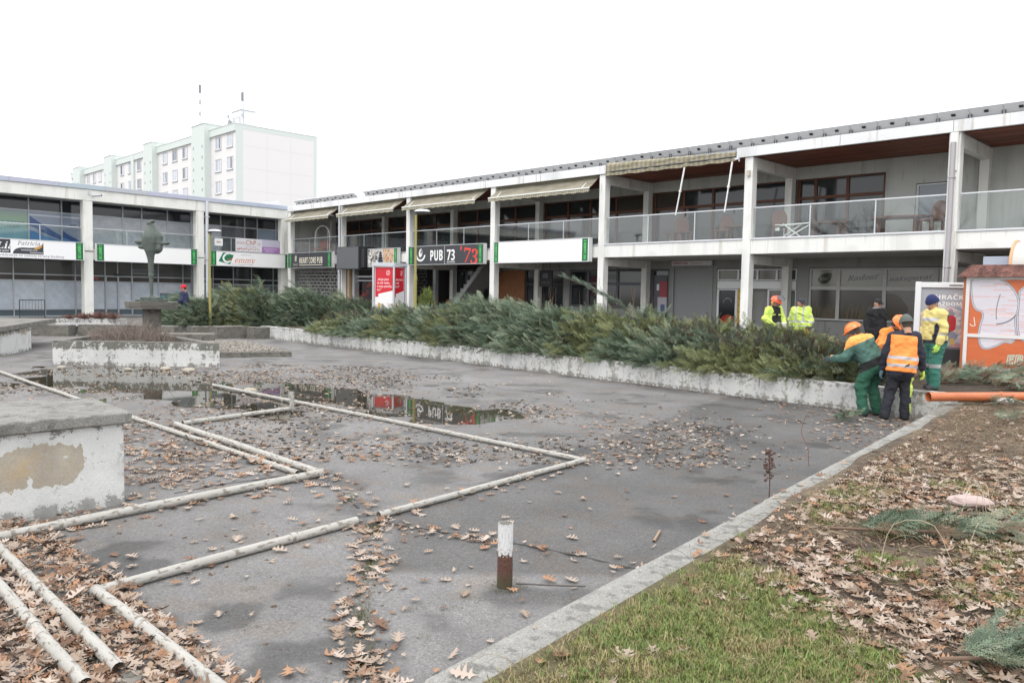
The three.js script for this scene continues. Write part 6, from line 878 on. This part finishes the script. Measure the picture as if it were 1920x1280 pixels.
  const pp = thing('orange_pipe', 'orange plastic drain pipe lying along the earth by the kiosk', 'pipe', [0, 0, 0]), om = M([.62, .19, .075], .4, { map: T.soft }); part('pipe', [cyl([6.78, .15, -12.62], [11.6, .17, -13.22], .074, .074, 24, true), cyl([11.6, .17, -13.22], [6.78, .15, -12.62], .066, .066, 24, true)], om, pp); part('pipe_lip', cyl([6.76, .15, -12.617], [6.79, .15, -12.621], .078, .078, 24, true), om, pp); part('socket', cyl([8.0, .155, -12.772], [8.04, .155, -12.777], .083, .083, 24), om, pp);
}
// ---------------------------------------------------------------- people
const addV = (a, b, k = 1) => [a[0] + b[0] * k, a[1] + b[1] * k, a[2] + b[2] * k], subV = (a, b) => addV(a, b, -1), lenV = (a) => Math.hypot(...a), nrm = (a) => { const l = lenV(a) || 1; return a.map((x) => x / l); };
function coloured(g, f) { const p = g.attributes.position, c = new Float32Array(p.count * 3); for (let i = 0; i < p.count; i++) c.set(f(p.getX(i), p.getY(i), p.getZ(i)), i * 3); g.setAttribute('color', new THREE.BufferAttribute(c, 3)); return g; }
const headGeo = (() => { // face looks along +z, centre of the skull at the origin
  const f = (x, y, z) => {
    let d = ellD(x, y, z, [0, .025, -.01], [.078, .098, .098]); d = smin(d, ellD(x, y, z, [0, -.05, .025], [.058, .07, .066]), .05); d = smin(d, capD(x, y, z, [0, -.05, -.02], [0, -.16, -.03], .052, .056), .03);
    d = smin(d, capD(x, y, z, [0, .01, .088], [0, -.028, .112], .011, .015), .014); for (const s of [-1, 1]) { d = smin(d, ellD(x, y, z, [s * .08, -.005, -.01], [.012, .03, .02]), .01); d = Math.max(d, .016 - Math.hypot(x - s * .03, (y - .012) * 1.3, z - .102)); d = smin(d, Math.hypot(x - s * .03, y - .010, z - .078) - .0135, .004); }
    d = smin(d, capD(x, y, z, [-.018, -.066, .083], [.018, -.066, .083], .009, .009), .008); return d;
  };
  return nets(f, [-.11, -.17, -.125], [.11, .14, .14], .0075);
})();
const handGeo = (() => { // left hand hanging down along -y, palm facing -x (the thigh), thumb forward
  const F = [[.028, 0], [.009, .006], [-.010, .002], [-.028, -.01]], L = [.075, .084, .078, .06];
  const f = (x, y, z) => {
    let d = Math.max(Math.abs(x) - .006, Math.abs(y + .045) - .035, Math.abs(z) - .03) - .011; d = smin(d, capD(x, y, z, [0, .02, 0], [0, -.02, 0], .026, .027), .02);
    F.forEach(([fz], i) => { const l = L[i], a = [0, -.082, fz], b = [-.004, -.082 - l * .42, fz * 1.08], c = [-.022, -.082 - l * .72, fz * 1.08], e = [-.042, -.082 - l * .86, fz]; d = smin(d, Math.min(capD(x, y, z, a, b, .0105, .010), capD(x, y, z, b, c, .010, .0095), capD(x, y, z, c, e, .0095, .008)), .006); });
    const t = Math.min(capD(x, y, z, [0, -.02, .026], [-.008, -.055, .05], .013, .0115), capD(x, y, z, [-.008, -.055, .05], [-.02, -.088, .055], .0115, .0095)); return smin(d, t, .01);
  };
  return nets(f, [-.07, -.19, -.06], [.04, .05, .08], .0055);
})();
const cloth1 = M([1, 1, 1], .88, { vertexColors: true, bumpMap: rep(T.grit, 8), bumpScale: .001 });
function person(label, pos, yaw, S, pose, col, extra) {
  const t = thing('person', label, 'person', pos, yaw); t.scale.setScalar(S);
  const q = { pel: [0, .95, 0], chest: [0, 1.3, .01], lat: [1, 0, 0], head: [0, 1.62, .03], face: [0, -.1, 1], eL: [.25, 1.13, -.02], wL: [.27, .88, .08], eR: [-.25, 1.13, -.02], wR: [-.27, .88, .08], kL: [.1, .51, .04], aL: [.11, .09, 0], kR: [-.1, .51, .04], aR: [-.11, .09, 0], tL: [.05, 0, 1], tR: [-.05, 0, 1], bulk: 1, ...pose };
  const up = nrm(subV(q.chest, q.pel)), lat = nrm(q.lat), B = q.bulk, sh = (s) => addV(addV(q.chest, up, .105), lat, .185 * s), hip = (s) => addV(addV(q.pel, lat, .088 * s), up, -.03), prims = [], add = (a, b, ra, rb, c) => prims.push([a, b, ra, rb, c]);
  for (const s of [-1, 1]) { add(addV(addV(q.pel, lat, .075 * s), up, .0), addV(addV(q.chest, lat, .095 * s), up, .02), .128 * B, .125 * B, 'jacket'); add(addV(q.chest, up, .09), sh(s), .1 * B, .078 * B, 'jacket'); }
  add(addV(q.pel, up, -.06), addV(q.pel, up, .06), .150 * B, .155 * B, 'jacket'); if (q.long) for (const s of [-1, 1]) add(addV(addV(q.pel, lat, .075 * s), up, -.14), q.pel, .125 * B, .13 * B, 'jacket');
  const nb = addV(q.chest, up, .12); add(nb, addV(q.head, subV(nb, q.head), .42), .068, .06, col.collar ? 'collar' : 'jacket');
  for (const [s, e, w] of [[1, q.eL, q.wL], [-1, q.eR, q.wR]]) { add(sh(s), e, .076 * B, .064 * B, 'sleeve'); add(e, w, .062 * B, .05 * B, 'sleeve'); }
  for (const [s, k, a, d] of [[1, q.kL, q.aL, q.tL], [-1, q.kR, q.aR, q.tR]]) { add(hip(s), k, .108 * B, .086 * B, 'trousers'); add(k, addV(a, subV(k, a), .06), .084 * B, .075 * B, 'trousers'); const f = nrm(d); add(addV(a, [0, -.035, 0]), [a[0] + f[0] * .14, .042, a[2] + f[2] * .14], .055, .042, 'boots'); add(addV(a, [0, -.04, 0]), [a[0] - f[0] * .04, .045, a[2] - f[2] * .04], .05, .045, 'boots'); }
  const lo = [9, 9, 9], hi = [-9, -9, -9]; for (const [a, b, ra, rb] of prims) for (let i = 0; i < 3; i++) { lo[i] = Math.min(lo[i], a[i] - ra - .05, b[i] - rb - .05); hi[i] = Math.max(hi[i], a[i] + ra + .05, b[i] + rb + .05); }
  lo[1] = Math.max(lo[1], -.03); const sd = Math.round(pos[0] * 50);
  const fold = (x, y, z) => .030 * (noise(x * 9 + z * 7 + sd, y * 15 + x * 6, 3) - .5) + .016 * (noise(x * 24 + z * 19, y * 34, 5) - .5);
  const field = (x, y, z) => { let d = 9; for (const p of prims) d = smin(d, capD(x, y, z, p[0], p[1], p[2], p[3]), p[4] === 'trousers' ? .03 : .045); return Math.max(d + (y > .12 ? fold(x, y, z) : 0), .0 - y); };
  const near = (x, y, z) => { let m = 9, k = null; for (const p of prims) { const d = capD(x, y, z, p[0], p[1], p[2], p[3]); if (d < m) { m = d; k = p; } } return k; };
  const hem = addV(q.pel, up, q.long ? -.2 : -.075), shade = (c, x, y, z) => { const f = .82 + .2 * noise(x * 30 + z * 20, y * 30, 9) + .18 * noise(x * 7 + z * 5, y * 7, 11); return [c[0] * f, c[1] * f, c[2] * f]; };
  const tone = (x, y, z) => { let r = near(x, y, z)[4]; const ah = (x - hem[0]) * up[0] + (y - hem[1]) * up[1] + (z - hem[2]) * up[2]; if (r === 'jacket' && ah < 0) r = 'trousers'; if (r === 'trousers' && ah > 0 && y > .7) r = 'jacket'; const o = extra?.paint?.(x, y, z, r, { up, lat, q, ah }); return shade(o || col[r] || (r === 'sleeve' || r === 'collar' ? col.jacket : [.1, .1, .1]), x, y, z); };
  const body = coloured(nets(field, lo, hi, .0165), tone), geos = [body.toNonIndexed()];
  const hm = new THREE.Matrix4().lookAt(V(0, 0, 0), V(...nrm(q.face)).negate(), V(0, 1, 0)); hm.scale(V(1.07, 1.07, 1.07)); hm.setPosition(...q.head);
  const skin = [.40, .23, .165], hair = col.hair ?? [.05, .035, .025];
  const hg = coloured(headGeo.clone(), (x, y, z) => { if (Math.hypot(Math.abs(x) - .03, y - .01, z - .085) < .012) return [.03, .025, .022]; if (Math.abs(x) < .024 && Math.abs(y + .066) < .006 && z > .08) return [.27, .11, .095]; if (y > .033 && y < .042 && Math.abs(Math.abs(x) - .03) < .018 && z > .06) return hair; if ((y > .055 && z < .07) || (z < -.025 && y > -.07)) return hair; return skin; }); hg.applyMatrix4(hm); geos.push(hg.toNonIndexed());
  for (const [s, e, w] of [[1, q.eL, q.wL], [-1, q.eR, q.wR]]) { const g = coloured(handGeo.clone(), () => (s > 0 ? col.gloveL : col.gloveR) ?? col.gloves ?? skin); if (s < 0) { g.scale(-1, 1, 1); const ix = g.index.array; for (let i = 0; i < ix.length; i += 3) { const a = ix[i]; ix[i] = ix[i + 1]; ix[i + 1] = a; } } g.scale(1.06, 1.06, 1.06); g.computeVertexNormals(); g.applyQuaternion(new THREE.Quaternion().setFromUnitVectors(V(0, -1, 0), V(...nrm(subV(w, e))))); g.translate(...addV(w, nrm(subV(w, e)), .035)); geos.push(g.toNonIndexed()); }
  for (const g of geos) if (!g.attributes.uv) { const p = g.attributes.position, uv = new Float32Array(p.count * 2); for (let i = 0; i < p.count; i++) { uv[i * 2] = p.getX(i) + p.getZ(i) * .7; uv[i * 2 + 1] = p.getY(i); } g.setAttribute('uv', new THREE.BufferAttribute(uv, 2)); }
  part('body', G(geos), cloth1, t);
  const onHead = (name, g, m) => { g.applyMatrix4(hm); return part(name, g, m, t); };
  const hood = (y0, rx, ry, rz, band) => { const g = new THREE.SphereGeometry(1, 26, 14, 0, 6.2832, 0, Math.PI * .5); g.scale(rx, ry, rz); g.translate(0, y0, -.012); return band ? G([g, (() => { const b = new THREE.CylinderGeometry(1, 1.0, .05, 26, 1, false); b.scale(rx * 1.045, 1, rz * 1.045); b.translate(0, y0, -.012); return b; })()]) : g; };
  if (col.beanie) onHead('beanie', ease(hood(.036, .094, .125, .112, true), (v) => { const k = 1 + .03 * (noise(v.x * 60, v.z * 60, 3) - .5); v.x *= k; v.z *= k; }), M(col.beanie, .95, { bumpMap: rep(T.grit, 30), bumpScale: .002 }));
  if (col.cap) { onHead('cap', G([hood(.045, .088, .085, .105), new THREE.CylinderGeometry(.07, .07, .012, 20, 1, false, -Math.PI / 2, Math.PI).scale(1, 1, 1.25).translate(0, .045, .075)]), M(col.cap, .85)); }
  if (col.helmet) {
    const hmat = P(col.helmet, .35, { clearcoat: .3 }); onHead('helmet', G([hood(.045, .112, .118, .132), new THREE.CylinderGeometry(1, 1.03, .018, 28).scale(.122, 1, .145).translate(0, .045, -.002), new THREE.CylinderGeometry(.085, .085, .012, 20, 1, false, -Math.PI / 2, Math.PI).translate(0, .04, .11), ...[-.04, 0, .04].map((x) => new THREE.TorusGeometry(.118, .008, 5, 16, Math.PI).rotateY(Math.PI / 2).scale(1, 1, 1.08).translate(x, .043, -.01))]), hmat);
    for (const s of [-1, 1]) onHead('ear_muff', new THREE.CylinderGeometry(.038, .042, .04, 16).rotateZ(Math.PI / 2).translate(s * .105, col.muffUp ? .09 : -.005, -.005), M(col.muff ?? [.02, .02, .022], .5));
    if (col.visor) onHead('visor', new THREE.CylinderGeometry(.125, .13, .11, 20, 1, true, -1.1, 2.2).rotateX(-1.0).translate(0, .11, .075), M([.09, .09, .10], .5, { side: THREE.DoubleSide }));
  }
  if (col.hoodCollar) { const g = new THREE.TorusGeometry(.092, .035, 8, 24).rotateX(Math.PI / 2 - .25).translate(q.head[0], q.head[1] - .12, q.head[2] - .02); part('hood', g, M(col.hoodCollar, .95), t); }
  if (extra?.vest) { // hi-vis vest over the torso
    const tors = prims.filter((p) => p[4] === 'jacket'), vf = (x, y, z) => { let d = 9; for (const p of tors) d = smin(d, capD(x, y, z, p[0], p[1], p[2], p[3]), .045); d = d + fold(x, y, z) * .9 - .022; const rel = [x - q.pel[0], y - q.pel[1], z - q.pel[2]], h = rel[0] * up[0] + rel[1] * up[1] + rel[2] * up[2], l = rel[0] * lat[0] + rel[1] * lat[1] + rel[2] * lat[2]; return Math.max(d, -(h + .13), h - .485, Math.abs(l) - (h > .18 ? .205 : .30)); };
    const vg = coloured(nets(vf, lo, hi, .0165), (x, y, z) => { const h = (x - q.pel[0]) * up[0] + (y - q.pel[1]) * up[1] + (z - q.pel[2]) * up[2]; return (h > -.055 && h < .0) || (h > .075 && h < .13) ? [.42, .43, .45] : extra.vest; }); part('vest', vg, M([1, 1, 1], .75, { vertexColors: true }), t);
  }
  return t;
}
const NEON = [.52, .66, .13], ORANGE = [.85, .22, .045], NAVY = [.018, .020, .034], GREENP = [.018, .085, .052], GREENJ = [.06, .13, .108], BLACK = [.014, .014, .016];
// bending worker in green, seen from behind
person('worker in green jacket with orange shoulders and orange helmet bending into hedge', [6.25, FLOOR, -13.6], Math.atan2(-.5, -.86), .985,
  { pel: [-.03, .94, -.02], chest: [.05, 1.23, .12], lat: [1, -.12, .1], head: [.12, 1.47, .27], face: [.35, -.7, 1], eL: [.33, 1.02, .26], wL: [.36, .98, .5], eR: [-.12, 1.0, .36], wR: [.12, .98, .55], kL: [.15, .51, .06], aL: [.17, .09, -.02], kR: [-.14, .51, .04], aR: [-.17, .09, -.06], bulk: 1.2 },
  { jacket: GREENJ, sleeve: GREENJ, trousers: GREENP, boots: [.03, .03, .032], gloves: [.05, .06, .06], helmet: ORANGE, collar: BLACK },
  { paint: (x, y, z, r, { up, q, lat }) => { const h = (x - q.chest[0]) * up[0] + (y - q.chest[1]) * up[1] + (z - q.chest[2]) * up[2]; if ((r === 'jacket' || r === 'sleeve') && h > .075) return [.85, .36, .09]; if (r === 'jacket' && h < -.27) return BLACK; return null; } });
// vest worker, back to the camera
person('worker in orange reflective vest and grey beanie standing in basin corner', [6.56, FLOOR, -13.2], Math.PI - .12, 1.0,
  { pel: [-.03, .94, 0], chest: [-.06, 1.3, .03], head: [-.09, 1.62, .06], face: [.1, -.35, 1], eL: [.2, 1.12, .06], wL: [.23, .86, .14], eR: [-.34, 1.1, .02], wR: [-.39, .88, .06], kL: [.11, .5, .06], aL: [.21, .09, -.02], kR: [-.13, .51, .04], aR: [-.12, .09, 0], long: true, bulk: 1.1 },
  { jacket: NAVY, sleeve: NAVY, trousers: [.016, .017, .024], boots: [.02, .02, .022], gloveL: [.12, .2, .24], gloveR: [.5, .7, .12], beanie: [.11, .125, .115], collar: NAVY },
  { vest: [.92, .28, .06], paint: (x, y, z, r) => (r === 'trousers' && x < -.17 && y < .74 && y > .12 && noise(y * 9, 2, 3) > (y > .45 ? 0 : .42) ? NEON : null) });
// yellow coat man in profile
person('man in yellow and navy coat with navy beanie standing above wall end', [7.4, .15, -13.68], -1.42, .94,
  { pel: [0, .95, 0], chest: [0, 1.3, .03], head: [0, 1.6, .1], face: [.05, -.42, 1], eL: [.26, 1.12, .02], wL: [.24, .88, .1], eR: [-.26, 1.12, .02], wR: [-.24, .9, .12], aL: [.12, .09, .06], aR: [-.1, .09, -.06], kL: [.11, .51, .07], kR: [-.1, .51, .01], bulk: 1.2 },
  { jacket: [.62, .53, .20], sleeve: [.62, .53, .20], trousers: [.035, .15, .115], boots: [.05, .05, .055], gloves: [.45, .72, .14], beanie: [.022, .030, .10], hair: [.2, .18, .16], collar: [.62, .53, .20] },
  { paint: (x, y, z, r) => { if (r === 'jacket' && y < .93) return NAVY; if (r === 'jacket' && Math.abs(z) < .055 && Math.abs(x) > .12 && y < 1.3) return NAVY; if (r === 'sleeve' && z < -.01 && z > -.065) return NAVY; if (r === 'jacket' && z > .06 && z < .15 && y < 1.24 && x > .02) return NAVY; if (r === 'jacket' && y > 1.28 && y < 1.34 && z > .04) return [.45, .46, .47]; if (r === 'sleeve' && y > 1.03 && y < 1.06) return [.45, .46, .47]; if (r === 'trousers' && y > .42 && y < .48) return [.4, .42, .43]; return null; } });
// second bending worker behind the vest
person('worker in orange helmet and orange jacket crouching behind the vest worker', [6.98, .1, -14.45], .12, .95,
  { pel: [0, .72, -.18], chest: [-.02, .98, .1], head: [-.02, 1.23, .28], face: [.1, -1.0, .9], eL: [.28, .82, .2], wL: [.2, .66, .4], eR: [-.28, .82, .2], wR: [-.18, .66, .42], kL: [.16, .45, .14], aL: [.16, .09, -.12], kR: [-.16, .45, .12], aR: [-.16, .09, -.1], bulk: 1.12 },
  { jacket: [.9, .27, .05], sleeve: [.9, .3, .08], trousers: BLACK, boots: BLACK, gloves: BLACK, helmet: ORANGE, collar: BLACK }, { paint: (x, y, z, r, { q }) => (r === 'jacket' && Math.abs(x - q.chest[0]) < .08 ? BLACK : null) });
// helmet man behind the hedge
person('worker with red visor helmet in black and neon yellow jacket behind hedge', [6.62, .1, -19.9], .35, .92,
  { head: [.0, 1.61, .07], face: [.25, -.45, 1], chest: [0, 1.3, .02], eL: [.3, 1.13, .06], wL: [.16, .98, .3], eR: [-.31, 1.14, .02], wR: [-.12, .98, .28], bulk: 1.14 },
  { jacket: BLACK, sleeve: NEON, trousers: BLACK, boots: BLACK, gloves: [.05, .05, .055], helmet: [.75, .13, .06], muff: [.6, .3, .1], visor: true, collar: BLACK }, { paint: (x, y, z, r, { q }) => { if (r === 'jacket' && Math.abs(x) > .12 && y > 1.33) return NEON; if (r === 'jacket' && Math.abs(y - 1.27) < .018 && Math.abs(x) > .05 && z > 0) return NEON; if (r === 'jacket' && Math.abs(x) > .15) return NEON; return null; } });
person('man in neon yellow reflective jacket and dark cap behind hedge', [7.42, .1, -20.15], -.6, .92,
  { head: [.0, 1.6, .08], face: [.9, -.4, .8], chest: [0, 1.3, .02], eL: [.27, 1.12, .0], wL: [.24, .9, .16], eR: [-.28, 1.12, .02], wR: [-.22, .9, .2], bulk: 1.2, long: true },
  { jacket: NEON, sleeve: NEON, trousers: NAVY, boots: BLACK, gloveL: [.5, .16, .05], gloveR: [.04, .06, .09], cap: [.03, .033, .045], collar: NEON }, { paint: (x, y, z, r) => { if ((r === 'jacket' || r === 'sleeve') && ((y > 1.06 && y < 1.11) || (y > 1.2 && y < 1.25 && r === 'sleeve'))) return [.42, .43, .46]; if (r === 'jacket' && Math.abs(Math.abs(x) - .1) < .022 && y > 1.1) return [.42, .43, .46]; if (r === 'sleeve' && y < .96) return [.03, .045, .08]; return null; } });
person('person in black hooded jacket standing before the shop window', [9.27, 0, -20.0], .3, .985,
  { head: [0, 1.61, .05], face: [0, -.3, 1], eL: [.27, 1.12, -.02], wL: [.29, .86, .06], eR: [-.27, 1.12, -.02], wR: [-.29, .86, .06], bulk: 1.2, long: true },
  { jacket: [.010, .010, .012], sleeve: [.010, .010, .012], trousers: [.012, .012, .014], boots: BLACK, hoodCollar: [.18, .175, .18], cap: [.012, .012, .014] });
person('person in red cap and navy jacket walking past the side wing', [-14.1, 0, -33.75], -1.5, 1.0,
  { head: [0, 1.62, .06], face: [0, -.25, 1], chest: [0, 1.3, .04], eL: [.24, 1.12, .06], wL: [.2, .96, .3], eR: [-.24, 1.12, .06], wR: [-.2, .97, .3], kL: [.1, .52, .12], aL: [.1, .09, .2], kR: [-.1, .5, .0], aR: [-.1, .1, -.25], bulk: 1.1 },
  { jacket: [.03, .035, .085], sleeve: [.03, .035, .085], trousers: [.03, .03, .04], boots: BLACK, beanie: [.55, .02, .04], collar: [.5, .06, .05] });
{ // hedge trimmer held by the helmet man
  const t = thing('hedge_trimmer', 'hedge trimmer held over the hedge by the visor helmet worker', 'hedge trimmer', [6.72, 1.0, -19.58], .3); part('motor_housing', [bev(-.1, .14, -.06, .08, -.08, .08, .02)], M([.6, .6, .58], .5), t); part('blade', [bev(.14, .8, -.012, .006, -.03, .03, .004)], alu, t); part('handle', tube([[-.08, .05, -.1], [-.02, .16, 0], [-.08, .05, .1]], .014, 8), signBlack, t);
}
// ---------------------------------------------------------------- bare trees beside the basin, mirrored in the balcony glass
function bareTree(x, z, h, seed, label) {
  const t = thing('bare_tree', label, 'tree', [x, 0, z]), r = rng(seed), wood = M([.12, .095, .08], .9), limbs = [], twigs = [];
  const grow = (p, d, l, rad, n) => { const q = p.clone().addScaledVector(d, l).add(V((r() - .5) * l * .15, 0, (r() - .5) * l * .15)), m = p.clone().lerp(q, .5).add(V((r() - .5) * l * .1, 0, (r() - .5) * l * .1)); (n > 1 ? limbs : twigs).push(tube([p.toArray(), m.toArray(), q.toArray()], (s) => rad * (1 - .35 * s), n > 2 ? 7 : 3, n > 2 ? 6 : 3)); if (n > 0) { const k = n > 3 ? 3 : n > 1 ? 3 : 4; for (let i = 0; i < k; i++) { const a = r() * 6.28, e = .35 + .5 * r(), u = V(Math.cos(a), 0, Math.sin(a)), nd = d.clone().multiplyScalar(Math.cos(e)).addScaledVector(u, Math.sin(e)).add(V(0, .12, 0)).normalize(); grow(i === 0 ? q : p.clone().lerp(q, .55 + .45 * r()), nd, l * (.62 + .2 * r()), rad * .6, n - 1); } } };
  grow(V(0, 0, 0), V(0, 1, 0), h * .3, h * .02, 4); part('trunk', limbs, wood, t); part('crown', twigs, wood, t).userData.kind = 'stuff';
}
bareTree(-26.5, 5, 12, 5, 'bare tree beyond the basin edge beside the plastered block'); bareTree(-28, -7, 12, 9, 'tall bare tree at the outer corner of the basin'); bareTree(-30, 10, 12, 14, 'bare tree behind the near kerb end'); bareTree(-31, 1, 13, 21, 'tallest bare tree beyond the basin between two others');
scene.traverse((o) => { if (o.isMesh) { o.castShadow = true; o.receiveShadow = true; } });
renderer.render(scene, camera);
